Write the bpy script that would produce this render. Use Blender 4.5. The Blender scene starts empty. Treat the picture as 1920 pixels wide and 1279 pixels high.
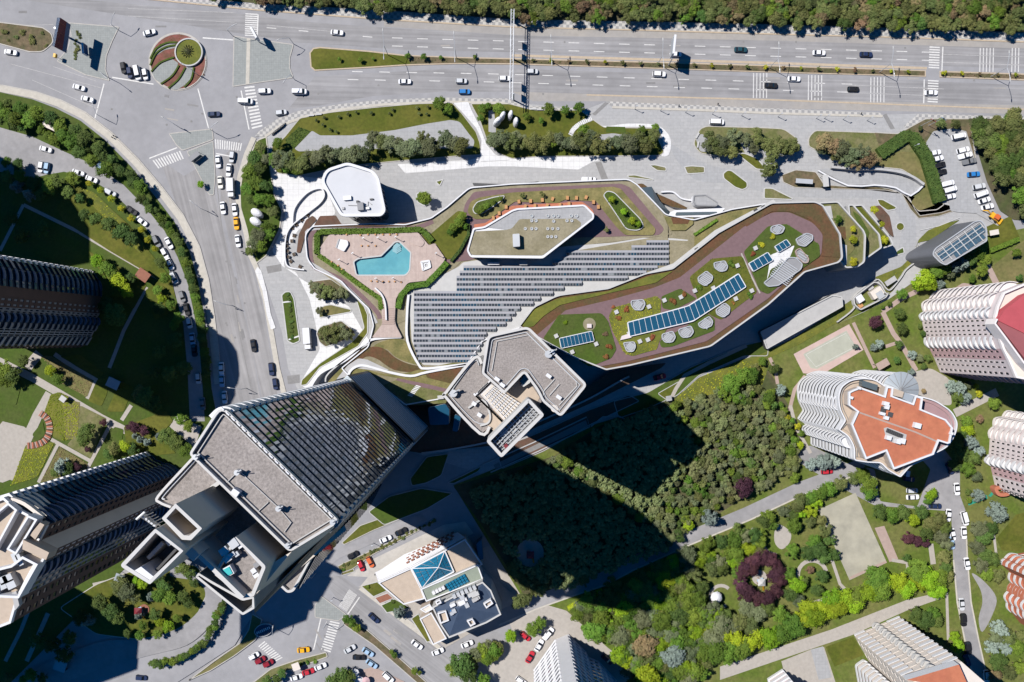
import bpy, math, random
from mathutils import Vector, Matrix
from mathutils.geometry import tessellate_polygon
random.seed(7)
C = bpy.context.scene.collection
SC = bpy.context.scene
# ---------------------------------------------------------------- camera, sky, sun, exposure
H = 284.0            # metres above the street
K = 0.19             # metres per photo pixel at street level
cam = bpy.data.objects.new('camera', bpy.data.cameras.new('camera'))
C.objects.link(cam); cam.location = (0, 0, H); cam.rotation_euler = (0, 0, 0)
cam.data.sensor_width = 36.0
cam.data.lens = 36.0 * H / (1920 * K)
cam.data.clip_end = 3000; cam.data.clip_start = 1
SC.camera = cam
EL = math.radians(53.0); AZX, AZY = -0.892, 0.452
wd = bpy.data.worlds.new('World'); SC.world = wd; wd.use_nodes = True
nt = wd.node_tree; nt.nodes.clear()
sky = nt.nodes.new('ShaderNodeTexSky'); sky.sky_type = 'NISHITA'; sky.sun_disc = False
sky.sun_elevation = EL; sky.sun_rotation = math.atan2(AZX, AZY) % (2*math.pi)
sky.altitude = 900; sky.air_density = 1.0; sky.dust_density = 0.1; sky.ozone_density = 9.0
bg = nt.nodes.new('ShaderNodeBackground'); bg.inputs[1].default_value = 0.058
wo = nt.nodes.new('ShaderNodeOutputWorld')
hsv = nt.nodes.new('ShaderNodeHueSaturation'); hsv.inputs['Saturation'].default_value = 1.55
nt.links.new(sky.outputs[0], hsv.inputs['Color']); nt.links.new(hsv.outputs[0], bg.inputs[0]); nt.links.new(bg.outputs[0], wo.inputs[0])
sl = bpy.data.lights.new('sun', 'SUN'); sl.energy = 4.6; sl.angle = math.radians(0.5); sl.color = (1.0, 0.965, 0.925)
sun = bpy.data.objects.new('sun', sl); C.objects.link(sun)
sd = Vector((AZX*math.cos(EL), AZY*math.cos(EL), math.sin(EL)))
sun.rotation_euler = sd.to_track_quat('Z', 'Y').to_euler(); sun.location = sd*400
SC.view_settings.view_transform = 'Standard'; SC.view_settings.look = 'None'
SC.view_settings.exposure = 0.72; SC.view_settings.gamma = 1.0; SC.view_settings.use_curve_mapping = False
SC.cycles.max_bounces = 5; SC.cycles.diffuse_bounces = 3; SC.cycles.glossy_bounces = 3; SC.cycles.transparent_max_bounces = 6
SC.cycles.caustics_reflective = False; SC.cycles.caustics_refractive = False

# ---------------------------------------------------------------- materials
MATS = {}
def mat(name, col, rough=.85, var=.12, scale=.5, col2=None, mix_scale=.08, metal=0, bump=0, spec=.3, rnd=0, detail=6, coat=0, thr=(.4,.6)):
    m = bpy.data.materials.new(name); m.use_nodes = True; t = m.node_tree; N = t.nodes; L = t.links
    b = N['Principled BSDF']; b.inputs['Roughness'].default_value = rough; b.inputs['Metallic'].default_value = metal
    b.inputs['Specular IOR Level'].default_value = spec
    if coat: b.inputs['Coat Weight'].default_value = coat; b.inputs['Coat Roughness'].default_value = .05
    geo = N.new('ShaderNodeNewGeometry')
    n1 = N.new('ShaderNodeTexNoise'); n1.inputs['Scale'].default_value = scale; n1.inputs['Detail'].default_value = detail
    n1.inputs['Roughness'].default_value = .65
    L.new(geo.outputs['Position'], n1.inputs['Vector'])
    base = N.new('ShaderNodeRGB'); base.outputs[0].default_value = (*col, 1); src = base.outputs[0]
    if col2:
        n2 = N.new('ShaderNodeTexNoise'); n2.inputs['Scale'].default_value = mix_scale; n2.inputs['Detail'].default_value = 5
        n2.inputs['Roughness'].default_value = .6
        L.new(geo.outputs['Position'], n2.inputs['Vector'])
        mr = N.new('ShaderNodeMapRange'); mr.inputs[1].default_value = thr[0]; mr.inputs[2].default_value = thr[1]
        L.new(n2.outputs[0], mr.inputs[0])
        mx = N.new('ShaderNodeMix'); mx.data_type = 'RGBA'; L.new(mr.outputs[0], mx.inputs[0])
        L.new(src, mx.inputs[6]); mx.inputs[7].default_value = (*col2, 1); src = mx.outputs[2]
    mr = N.new('ShaderNodeMapRange'); mr.inputs[1].default_value = .25; mr.inputs[2].default_value = .75
    mr.inputs[3].default_value = 1-var; mr.inputs[4].default_value = 1+var
    L.new(n1.outputs[0], mr.inputs[0])
    fac = mr.outputs[0]
    if rnd:
        oi = N.new('ShaderNodeObjectInfo'); r = N.new('ShaderNodeMapRange'); r.inputs[3].default_value = 1-rnd; r.inputs[4].default_value = 1+rnd
        L.new(oi.outputs['Random'], r.inputs[0]); mu = N.new('ShaderNodeMath'); mu.operation = 'MULTIPLY'
        L.new(fac, mu.inputs[0]); L.new(r.outputs[0], mu.inputs[1]); fac = mu.outputs[0]
    vm = N.new('ShaderNodeVectorMath'); vm.operation = 'SCALE'
    L.new(src, vm.inputs[0]); L.new(fac, vm.inputs['Scale'])
    out = vm.outputs[0]
    if rnd:
        hs = N.new('ShaderNodeHueSaturation'); rr = N.new('ShaderNodeMapRange'); rr.inputs[3].default_value = .475; rr.inputs[4].default_value = .525
        mm = N.new('ShaderNodeMath'); mm.operation = 'FRACT'; m2 = N.new('ShaderNodeMath'); m2.operation = 'MULTIPLY'; m2.inputs[1].default_value = 17.3
        L.new(oi.outputs['Random'], m2.inputs[0]); L.new(m2.outputs[0], mm.inputs[0]); L.new(mm.outputs[0], rr.inputs[0])
        L.new(rr.outputs[0], hs.inputs['Hue']); L.new(out, hs.inputs['Color']); out = hs.outputs[0]
    L.new(out, b.inputs['Base Color'])
    if bump:
        bp = N.new('ShaderNodeBump'); bp.inputs['Strength'].default_value = bump; bp.inputs['Distance'].default_value = .3
        L.new(n1.outputs[0], bp.inputs['Height']); L.new(bp.outputs[0], b.inputs['Normal'])
    MATS[name] = m
    return m
def pattern_mat(name, ca, cb, size, mortar=None, kind='checker', rough=.85, var=.1, rot=0):
    m = mat(name, ca, rough, var, .8); t = m.node_tree; N = t.nodes; L = t.links
    geo = [n for n in N if n.bl_idname == 'ShaderNodeNewGeometry'][0]
    mp = N.new('ShaderNodeMapping'); mp.inputs['Rotation'].default_value[2] = math.radians(rot); L.new(geo.outputs['Position'], mp.inputs[0])
    if kind == 'checker':
        tx = N.new('ShaderNodeTexChecker'); tx.inputs['Scale'].default_value = 1/size
        tx.inputs[1].default_value = (*ca, 1); tx.inputs[2].default_value = (*cb, 1)
    else:
        tx = N.new('ShaderNodeTexBrick'); tx.inputs['Scale'].default_value = 1; tx.inputs['Brick Width'].default_value = size[0]
        tx.inputs['Row Height'].default_value = size[1]; tx.inputs['Mortar Size'].default_value = size[2]
        tx.inputs['Color1'].default_value = (*ca, 1); tx.inputs['Color2'].default_value = (*cb, 1); tx.inputs['Mortar'].default_value = (*mortar, 1)
        tx.offset = .5 if kind == 'brick' else 0
    L.new(mp.outputs[0], tx.inputs[0])
    vm = [n for n in N if n.bl_idname == 'ShaderNodeVectorMath'][0]
    L.new(tx.outputs[0], vm.inputs[0])
    return m
M = MATS
def streak_mat(name, col, ang, amt=.17):
    m = mat(name, col, .9, .08, .3, tuple(c*.86 for c in col), .06); t = m.node_tree; N = t.nodes; L = t.links
    geo = [n for n in N if n.bl_idname == 'ShaderNodeNewGeometry'][0]
    mp = N.new('ShaderNodeMapping'); mp.vector_type = 'TEXTURE'; mp.inputs['Rotation'].default_value[2] = math.radians(ang); mp.inputs['Scale'].default_value = (45, 1.1, 1); L.new(geo.outputs['Position'], mp.inputs[0])
    n = N.new('ShaderNodeTexNoise'); n.inputs['Scale'].default_value = 1; n.inputs['Detail'].default_value = 4; L.new(mp.outputs[0], n.inputs['Vector'])
    mr = N.new('ShaderNodeMapRange'); mr.inputs[1].default_value = .3; mr.inputs[2].default_value = .7; mr.inputs[3].default_value = 1-amt; mr.inputs[4].default_value = 1+amt; L.new(n.outputs[0], mr.inputs[0])
    vm = [x for x in N if x.bl_idname == 'ShaderNodeVectorMath'][0]; s = vm.inputs['Scale'].links[0].from_socket; mu = N.new('ShaderNodeMath'); mu.operation = 'MULTIPLY'; L.new(s, mu.inputs[0]); L.new(mr.outputs[0], mu.inputs[1]); L.new(mu.outputs[0], vm.inputs['Scale'])
streak_mat('asphalt_lane', (.218,.212,.212), -1.6); streak_mat('asphalt_street', (.222,.214,.212), -76); streak_mat('asphalt_diag', (.226,.22,.22), -38)
mat('shoulder', (.262,.242,.218), .9, .12, .4, (.235,.222,.21), .06)
mat('patch', (.165,.16,.16), .9, .12, .8)
mat('flower_red', (.17,.062,.05), .95, .35, 1.6, (.11,.055,.035), .4)
mat('asphalt', (.232,.228,.234), .9, .09, .35, (.205,.202,.207), .05)
mat('asphalt_dark', (.155,.15,.148), .9, .12, .4, (.19,.185,.18), .06)
mat('lane', (.235,.228,.23), .9, .12, .5, (.195,.19,.192), .07)
mat('ground', (.10,.095,.045), .95, .3, .3, (.06,.075,.02), .05)
mat('soil', (.115,.085,.05), .95, .35, .9, (.07,.065,.03), .2)
mat('mulch', (.10,.052,.035), .95, .3, 1.2, (.075,.05,.035), .3)
mat('paint', (.46,.45,.43), .7, .22, 1.2)
mat('paint_faded', (.32,.31,.30), .8, .25, 1.2)
mat('kerb', (.33,.31,.28), .85, .15, .8)
mat('kerb_sand', (.34,.275,.20), .85, .15, .8)
pattern_mat('pave_check', (.36,.345,.32), (.22,.215,.21), 1.1, rot=2)
mat('pave_sand', (.36,.335,.29), .85, .14, .7)
pattern_mat('plaza', (.292,.288,.284), (.268,.266,.264), (2.4,1.2,.04), (.24,.235,.23), 'brick')
pattern_mat('plaza_white', (.50,.495,.49), (.475,.47,.465), (2.0,2.0,.04), (.34,.335,.33), 'tile')
pattern_mat('plaza_grey', (.27,.27,.272), (.25,.25,.252), (1.2,1.2,.03), (.21,.21,.21), 'tile')
pattern_mat('island_pave', (.215,.225,.215), (.195,.205,.197), (.8,.8,.03), (.16,.165,.16), 'tile')
mat('pave_dark', (.17,.165,.16), .9, .15, 1.0)
mat('path', (.29,.265,.235), .9, .12, .9)
mat('forecourt_pale', (.37,.345,.31), .9, .12, .6, (.33,.31,.28), .1)
mat('path_pink', (.285,.215,.185), .9, .12, .9)
mat('lawn', (.055,.068,.0055), .95, .28, .9, (.085,.085,.012), .09, bump=.3)
mat('lawn_dark', (.042,.070,.007), .95, .25, 1.0, (.05,.068,.012), .12, bump=.3)
mat('lawn_park', (.068,.098,.012), .95, .3, .8, (.105,.108,.03), .07, bump=.3)
mat('lawn_dry', (.135,.115,.045), .95, .25, .9, (.095,.095,.03), .12)
mat('moss', (.09,.098,.03), .95, .3, 1.5, (.13,.12,.055), .25)
mat('sedum_yellow', (.165,.14,.055), .95, .28, 1.6, (.105,.10,.035), .22)
mat('sedum_red', (.095,.045,.022), .95, .28, 1.4, (.068,.05,.02), .2)
mat('sedum_beige', (.21,.185,.125), .95, .2, 1.4, (.165,.145,.09), .15)
mat('sedum_lime', (.115,.115,.018), .95, .22, 1.4, (.075,.088,.015), .15)
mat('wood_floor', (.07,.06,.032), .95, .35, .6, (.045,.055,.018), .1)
mat('purple_path', (.135,.085,.088), .9, .14, .9)
mat('red_pave', (.20,.085,.055), .9, .18, 1.0)
pattern_mat('deck', (.36,.29,.255), (.33,.26,.23), (6,.45,.03), (.27,.20,.175), 'brick', var=.14, rot=90)
mat('white', (.50,.50,.51), .6, .05, .5)
mat('white_roof', (.41,.415,.43), .7, .05, .25)
mat('concrete', (.31,.305,.30), .85, .10, .5)
mat('concrete_light', (.36,.355,.345), .8, .08, .5)
mat('parapet', (.40,.39,.375), .6, .06, .5)
mat('gravel', (.245,.22,.206), .95, .38, 2.2, (.185,.165,.152), .12, bump=.5, thr=(.3,.7))
mat('court_beige', (.35,.285,.225), .9, .1, .6)
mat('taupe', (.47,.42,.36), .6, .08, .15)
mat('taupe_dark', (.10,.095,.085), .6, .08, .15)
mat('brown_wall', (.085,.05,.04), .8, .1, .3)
mat('beige_wall', (.36,.30,.25), .85, .08, .3)
mat('grey_wall', (.20,.20,.205), .8, .1, .3)
mat('pink_wall', (.40,.27,.275), .8, .06, .3)
mat('pink_pale', (.48,.42,.415), .8, .06, .3)
mat('pink_white', (.56,.52,.505), .75, .06, .3)
mat('cream', (.50,.45,.40), .8, .06, .3)
mat('roof_red', (.36,.125,.065), .85, .16, .5, (.31,.10,.055), .15, thr=(.35,.65))
mat('roof_crimson', (.33,.06,.07), .8, .10, .3)
mat('roof_plum', (.22,.07,.075), .8, .10, .3)
mat('terrace_plum', (.26,.165,.17), .85, .08, .5)
mat('roof_navy', (.032,.05,.085), .6, .12, .4)
mat('roof_green', (.18,.205,.165), .85, .12, .6)
mat('louver', (.255,.255,.27), .5, .05, .3)
mat('fin_dark', (.06,.072,.08), .5, .05, .3)
mat('fin_low', (.46,.52,.55), .45, .05, .3)
mat('drum_grey', (.085,.088,.098), .5, .06, .3)
mat('steel', (.42,.43,.44), .4, .05, .5, metal=.3)
mat('dark_metal', (.05,.05,.052), .5, .05, .5)
mat('black', (.015,.015,.017), .5, .05, .5)
mat('orange', (.36,.185,.075), .6, .1, 1)
mat('yellow', (.55,.30,.02), .5, .08, 1)
mat('teal', (.03,.33,.33), .5, .08, 1)
mat('green_mat', (.02,.20,.13), .8, .08, 1)
mat('red_sign', (.14,.018,.025), .5, .08, .4)
mat('blue_sign', (.02,.06,.14), .5, .08, .4)
mat('terracotta', (.34,.12,.07), .85, .12, 1)
mat('court_green', (.29,.295,.245), .9, .1, .4)
mat('court_pink', (.38,.285,.255), .9, .1, .4)
mat('court_tan', (.285,.268,.21), .9, .14, .3, (.245,.232,.185), .1)
mat('rubber', (.02,.02,.02), .8, .05, 1)
mat('water', (.105,.285,.315), .05, .10, .5, (.085,.25,.29), .12, spec=.5, bump=.08)
mat('pool_wall', (.16,.30,.33), .4, .04, .5)
def glass(name, col, rough=.06, metal=.0, ior=1.5, spec=.5):
    m = mat(name, col, rough, .08, .3, metal=metal, spec=spec); m.node_tree.nodes['Principled BSDF'].inputs['IOR'].default_value = ior; return m
glass('glass_dark', (.012,.016,.02))
glass('glass_blue', (.012,.06,.105), .08)
glass('glass_teal', (.012,.11,.19), .1)
glass('glass_grey', (.07,.09,.10), .12)
glass('glass_mirror', (.205,.255,.33), .05, metal=1.0)
glass('glass_tint', (.05,.065,.085), .05, metal=.25)
glass('glass_pale', (.25,.275,.295), .2)
glass('glass_slate', (.045,.085,.12), .15)
glass('car_glass', (.012,.014,.017), .05)
for n, c in dict(white=(.58,.58,.59), silver=(.42,.43,.44), grey=(.14,.145,.15), black=(.012,.012,.014), navy=(.012,.022,.06), blue=(.02,.14,.36), teal=(.01,.045,.06),
                 red=(.36,.018,.03), darkred=(.19,.01,.02), yellow=(.62,.30,.01), orange=(.45,.10,.03), cream=(.55,.53,.47), skyblue=(.25,.36,.48)).items():
    mat('car_'+n, c, .55, .02, .5, coat=.35, spec=.15)
for n, c, c2 in (('leaf_olive', (0.07, 0.086, 0.024), (0.098, 0.108, 0.034)), ('leaf_green', (0.062, 0.108, 0.012), (0.085, 0.132, 0.016)), ('leaf_lime', (0.118, 0.192, 0.007), (0.15, 0.215, 0.010)), ('leaf_grey', (0.105, 0.12, 0.06), (0.082, 0.098, 0.044)), ('leaf_spruce', (0.165, 0.205, 0.175), (0.135, 0.17, 0.145)), ('leaf_purple', (0.040, 0.015, 0.022), (0.058, 0.022, 0.028)), ('leaf_dark', (0.045, 0.078, 0.016), (0.062, 0.095, 0.02)), ('leaf_brown', (0.17, 0.115, 0.06), (0.135, 0.105, 0.05)), ('leaf_yellow', (0.24, 0.24, 0.012), (0.2, 0.22, 0.012)), ('leaf_red', (0.21, 0.075, 0.025), (0.17, 0.08, 0.025)), ('leaf_sage', (0.128, 0.140, 0.058), (0.095, 0.112, 0.042))):
    mat(n, c, .75, .42, 2.0, c2, .5, rnd=.32, spec=.15)
mat('bark', (.07,.05,.035), .9, .2, 2)

# ---------------------------------------------------------------- geometry helpers
def S(z): return K*(H-z)/H
def W(px, py, z=0.0):
    s = S(z); return Vector(((px-960)*s, (639.5-py)*s, z))
def W2(px, py, z=0.0):
    s = S(z); return ((px-960)*s, (639.5-py)*s)
def shape(pts, r=0, n=4):
    """rounded polygon in photo pixels; a point may carry its own radius"""
    out = []; m = len(pts)
    for i, p in enumerate(pts):
        rr = p[2] if len(p) > 2 else r
        if rr <= 0: out.append((p[0], p[1])); continue
        a = Vector(pts[i-1][:2]); b = Vector(p[:2]); c = Vector(pts[(i+1) % m][:2])
        u = a-b; v = c-b; d = min(rr, u.length*.45, v.length*.45)
        if d < .05: out.append((p[0], p[1])); continue
        s0 = b+u.normalized()*d; s1 = b+v.normalized()*d
        for k in range(n+1):
            t = k/n; q = s0*(1-t)**2 + b*2*t*(1-t) + s1*t*t; out.append((q.x, q.y))
    return out
def curve(pts, closed=True, n=4):
    """Catmull-Rom through the points"""
    m = len(pts); out = []
    for i in range(m if closed else m-1):
        g = (lambda j: Vector(pts[j % m][:2])) if closed else (lambda j: Vector(pts[max(0, min(m-1, j))][:2]))
        p0, p1, p2, p3 = g(i-1), g(i), g(i+1), g(i+2)
        for k in range(n):
            t = k/n
            q = .5*((2*p1)+(p2-p0)*t+(2*p0-5*p1+4*p2-p3)*t*t+(3*p1-p0-3*p2+p3)*t**3); out.append((q.x, q.y))
    if not closed: out.append(tuple(pts[-1][:2]))
    return out
def circ(cx, cy, r, n=28, ry=None, rot=0):
    ry = ry or r; c, s = math.cos(math.radians(rot)), math.sin(math.radians(rot))
    return [(cx+r*math.cos(a)*c-ry*math.sin(a)*s, cy+r*math.cos(a)*s+ry*math.sin(a)*c) for a in [2*math.pi*k/n for k in range(n)]]
def area2(p): return sum(p[i-1][0]*p[i][1]-p[i][0]*p[i-1][1] for i in range(len(p)))
def ccw(p):
    q = []
    for a in p:
        if not q or (abs(a[0]-q[-1][0])+abs(a[1]-q[-1][1])) > 1e-4: q.append(tuple(a[:2]))
    if len(q) > 2 and (abs(q[0][0]-q[-1][0])+abs(q[0][1]-q[-1][1])) < 1e-4: q.pop()
    return q if area2(q) > 0 else q[::-1]
def offset(p, d):
    """inset (d>0) a CCW polygon in metres"""
    m = len(p); out = []
    for i in range(m):
        a, b, c = Vector(p[i-1]), Vector(p[i]), Vector(p[(i+1) % m])
        e0 = (b-a).normalized(); e1 = (c-b).normalized()
        n0 = Vector((-e0.y, e0.x)); n1 = Vector((-e1.y, e1.x)); s = n0+n1
        if s.length < 1e-6: out.append((b.x+n0.x*d, b.y+n0.y*d)); continue
        s.normalize(); k = d/max(.4, s.dot(n0)); out.append((b.x+s.x*k, b.y+s.y*k))
    if d <= 0: return out
    bad = [((out[(i+1) % m][0]-out[i][0])*(p[(i+1) % m][0]-p[i][0])+(out[(i+1) % m][1]-out[i][1])*(p[(i+1) % m][1]-p[i][1])) < 0 for i in range(m)]
    if any(bad) and not all(bad):
        st = next(i for i in range(m) if not bad[i]); i = st+1; end = st+m
        while i < end:
            if bad[i % m]:
                j = i
                while bad[(j+1) % m] and j+1 < end: j += 1
                run = [k % m for k in range(i, j+2)]; c = (sum(out[k][0] for k in run)/len(run), sum(out[k][1] for k in run)/len(run))
                for k in run: out[k] = c
                i = j+1
            i += 1
    return out
class MB:
    def __init__(s): s.v = []; s.f = []; s.m = []
    def add(s, v, f, mi=0):
        o = len(s.v); s.v += [tuple(x) for x in v]; s.f += [tuple(i+o for i in q) for q in f]; s.m += [mi]*len(f)
    def quad(s, a, b, c, d, mi=0): s.add([a, b, c, d], [(0,1,2,3)], mi)
    def flat(s, poly, z, mi=0, holes=()):
        if not holes: s.add([(x, y, z) for x, y in poly], [tuple(range(len(poly)))], mi); return
        loops = [[Vector((x, y, 0)) for x, y in poly]]+[[Vector((x, y, 0)) for x, y in h] for h in holes]
        allv = [q for l in loops for q in l]
        fs = []
        for t in tessellate_polygon(loops):
            a, b, c = (allv[i] for i in t)
            fs.append(tuple(t) if (b-a).cross(c-a).z > 0 else (t[0], t[2], t[1]))
        s.add([(q.x, q.y, z) for q in allv], fs, mi)
    def wall(s, poly, z0, z1, mi=0, closed=True, flip=False):
        n = len(poly); v = [(x, y, z0) for x, y in poly]+[(x, y, z1) for x, y in poly]
        f = [((i, (i+1) % n, (i+1) % n+n, i+n) if not flip else (i+n, (i+1) % n+n, (i+1) % n, i)) for i in range(n if closed else n-1)]
        s.add(v, f, mi)
    def prism(s, poly, z0, z1, mi=0, mtop=None, bottom=False):
        p = ccw(poly); s.wall(p, z0, z1, mi); s.flat(p, z1, mi if mtop is None else mtop)
        if bottom: s.add([(x, y, z0) for x, y in p][::-1], [tuple(range(len(p)))], mi)
    def ring(s, poly, z0, z1, t, mi=0, zi=None):
        p = ccw(poly); q = offset(p, t); n = len(p)
        s.wall(p, z0, z1, mi); s.wall(q, z0 if zi is None else zi, z1, mi, flip=True)
        s.add([(x, y, z1) for x, y in p]+[(x, y, z1) for x, y in q], [(i, (i+1) % n, (i+1) % n+n, i+n) for i in range(n)], mi)
    def box(s, c, sx, sy, z0, z1, rot=0, mi=0):
        a = math.radians(rot); ca, sa = math.cos(a), math.sin(a)
        p = [(c[0]+x*ca-y*sa, c[1]+x*sa+y*ca) for x, y in ((-sx/2,-sy/2),(sx/2,-sy/2),(sx/2,sy/2),(-sx/2,sy/2))]
        s.prism(p, z0, z1, mi, bottom=True)
    def ribbon(s, line, w, z0, z1, mi=0):
        """polyline (metres) widened to w and extruded"""
        n = len(line); L = []; R = []
        for i in range(n):
            a = Vector(line[max(0, i-1)]); b = Vector(line[min(n-1, i+1)]); d = (b-a); d = d.normalized() if d.length > 1e-6 else Vector((1, 0))
            nn = Vector((-d.y, d.x))*(w/2); p = Vector(line[i]); L.append((p.x+nn.x, p.y+nn.y)); R.append((p.x-nn.x, p.y-nn.y))
        s.add([(x, y, z1) for x, y in R]+[(x, y, z1) for x, y in L], [(i, i+1, n+i+1, n+i) for i in range(n-1)], mi)
        if z0 is not None and z1-z0 > 1e-6: s.wall(ccw(R+L[::-1]), z0, z1, mi)
    def tube(s, a, b, r0, r1=None, n=6, mi=0):
        r1 = r0 if r1 is None else r1; a = Vector(a); b = Vector(b); d = (b-a).normalized()
        u = d.orthogonal().normalized(); w = d.cross(u); v = []
        for p, r in ((a, r0), (b, r1)):
            for k in range(n):
                t = 2*math.pi*k/n; v.append(p+(u*math.cos(t)+w*math.sin(t))*r)
        f = [(k, (k+1) % n, (k+1) % n+n, k+n) for k in range(n)]+[tuple(range(n, 2*n)), tuple(range(n))[::-1]]
        s.add(v, f, mi)
    def mesh(s, name, mats, org=(0,0,0)):
        me = bpy.data.meshes.new(name); me.from_pydata([(v[0]-org[0], v[1]-org[1], v[2]-org[2]) for v in s.v], [], s.f)
        for mm in mats: me.materials.append(M[mm])
        if len(mats) > 1: me.polygons.foreach_set('material_index', s.m)
        me.update(); return me
ORG = {}
def part(name, mb, mats, parent=None, label=None, kind=None):
    if isinstance(mats, str): mats = [mats]
    org = ORG.get(parent, (0,0,0)) if parent else (0,0,0)
    o = bpy.data.objects.new(name, mb.mesh(name, mats, org)); C.objects.link(o)
    if parent: o.parent = parent; ORG[o] = org
    if kind: o['kind'] = kind
    if label: o['label'] = label
    return o
AUTO = []   # (object, description, px, py): label gets its place in the photo at the end
def thing(name, label, cat, loc, rot=0, group=None, auto=None):
    o = bpy.data.objects.new(name, None); C.objects.link(o); o.location = loc; o.rotation_euler = (0, 0, rot); o.empty_display_size = .5
    if label: o['label'] = label
    o['category'] = cat
    if group: o['group'] = group
    ORG[o] = tuple(loc)
    if auto: AUTO.append((o, auto[0], auto[1], auto[2]))
    return o
def PX(pts, z): return [W2(p[0], p[1], z) for p in pts]
LV = [0]; ZC = [0.0]
def sheet(name, pts, m, z, holes=()):
    ZC[0] += .0004; z += ZC[0]; mb = MB(); mb.flat(ccw(PX(pts, z)), z, 0, [ccw(PX(h, z)) for h in holes]); o = part(name, mb, m); o['kind'] = 'structure'; return o
def raised(name, pts, m, z0, z1, side='kerb', kerb=0):
    """a raised bed or pavement: top sheet with a kerb round it"""
    ZC[0] += .0004; z1 += ZC[0]; p = ccw(PX(pts, z1)); mb = MB()
    if kerb:
        q = offset(p, kerb); n = len(p); mb.wall(p, z0, z1+.02, 1); mb.wall(q, z1-.02, z1+.02, 1, flip=True)
        mb.add([(x, y, z1+.02) for x, y in p]+[(x, y, z1+.02) for x, y in q], [(i, (i+1) % n, (i+1) % n+n, i+n) for i in range(n)], 1)
        mb.flat(q, z1, 0)
    else: mb.wall(p, z0, z1, 1); mb.flat(p, z1, 0)
    o = part(name, mb, [m, side]); o['kind'] = 'structure'; return o
def line_sheet(name, pts, w, m, z, z0=None):
    ZC[0] += .0004; z += ZC[0]; mb = MB(); mb.ribbon(PX(pts, z), w, z0, z, 0); o = part(name, mb, m); o['kind'] = 'structure'; return o
# ================================================================ GROUND, ROADS, BEDS
mb = MB(); mb.flat([(-1500,-1500),(1500,-1500),(1500,1500),(-1500,1500)], 0); o = part('ground', mb, 'ground'); o['kind'] = 'structure'
sheet('road', [(-150,-40),(2080,-40),(2080,1400),(-150,1400)], 'asphalt', .01)
TOPK = [(-80,-48),(120,-22),(250,-4),(480,19),(720,37),(960,51),(1200,57),(1440,64),(1700,71),(1920,79),(2060,84)]
TOPP = [(2060,66),(1920,62),(1700,54),(1440,46),(1200,41),(960,37),(720,20),(480,7),(250,-14),(120,-34),(-80,-60)]
raised('pavement', TOPK+TOPP, 'pave_check', 0, .14)
line_sheet('kerb', [(p[0], p[1]-.5) for p in TOPK], .5, 'kerb_sand', .16, .0)
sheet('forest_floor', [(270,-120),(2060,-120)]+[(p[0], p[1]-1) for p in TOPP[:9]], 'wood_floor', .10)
UPR = [(560,40),(720,52),(960,66),(1440,76),(1920,91),(2060,95),(2060,132),(1920,129),(1440,113),(960,98),(760,94),(600,82),(560,80)]
sheet('carriageway', [(-80,-20),(120,-4),(250,8),(480,29)]+UPR[:1]+UPR[1:6]+UPR[6:], 'asphalt_lane', .014)
sheet('carriageway', [(590,144),(700,137),(860,128),(960,129),(1440,144),(1736,152),(1920,160),(2060,164),(2060,202),(1920,198),(1440,185),(1100,176),(960,172),(830,172),(700,180),(600,198),(540,205)], 'asphalt_lane', .014)
sheet('shoulder', [(720,38),(960,52),(1440,65),(1920,80),(2060,85),(2060,95),(1920,91),(1440,76),(960,66),(720,50)], 'shoulder', .013)
sheet('shoulder', [(960,172),(1100,176),(1440,185),(1920,198),(2060,202),(2060,214),(1920,214),(1440,203),(1137,190),(1000,190)], 'shoulder', .013)
sheet('carriageway', [(300,300),(345,330),(396,300),(402,360),(440,520),(470,640),(490,760),(440,800),(412,760),(408,660),(396,560),(372,460),(335,395)], 'asphalt_street', .014)
sheet('carriageway', [(412,300),(450,262),(446,330),(446,400),(460,470),(490,560),(510,680),(526,780),(498,780),(478,680),(455,560),(430,450),(414,380)], 'asphalt_street', .0145)
sheet('carriageway', [(600,1080),(660,1160),(760,1245),(840,1330),(960,1330),(830,1225),(700,1120),(640,1080)], 'asphalt_diag', .014)
rp = random.Random(5)
for k in range(34):
    x, y, a = rp.choice([(rp.uniform(40,460),rp.uniform(20,60),0),(rp.uniform(600,1900),rp.uniform(66,92),0),(rp.uniform(560,1900),rp.uniform(146,185),0),(rp.uniform(300,400),rp.uniform(180,230),10),(rp.uniform(420,440),rp.uniform(300,420),80),(rp.uniform(430,460),rp.uniform(520,640),76),(rp.uniform(560,640),rp.uniform(1180,1230),60),(rp.uniform(700,760),rp.uniform(1170,1220),38)])
    w_, h_ = rp.uniform(5,26), rp.uniform(2,5); ca, sa = math.cos(math.radians(a)), math.sin(math.radians(a))
    sheet('road_patch', [(x+u*ca-v*sa, y+u*sa+v*ca) for u, v in ((-w_/2,-h_/2),(w_/2,-h_/2),(w_/2,h_/2),(-w_/2,h_/2))], rp.choice(['patch','asphalt_dark','shoulder']) if w_ < 14 else rp.choice(['asphalt_dark','shoulder']), .017)
for k in range(26):
    x, y = rp.choice([(rp.uniform(40,1900),rp.uniform(70,90)),(rp.uniform(560,1900),rp.uniform(148,184)),(rp.uniform(200,460),rp.uniform(180,240)),(rp.uniform(420,460),rp.uniform(480,640)),(rp.uniform(560,640),rp.uniform(1180,1240))])
    sheet('manhole_cover', circ(x,y,2.0,10), 'pave_dark', .021)
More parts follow.
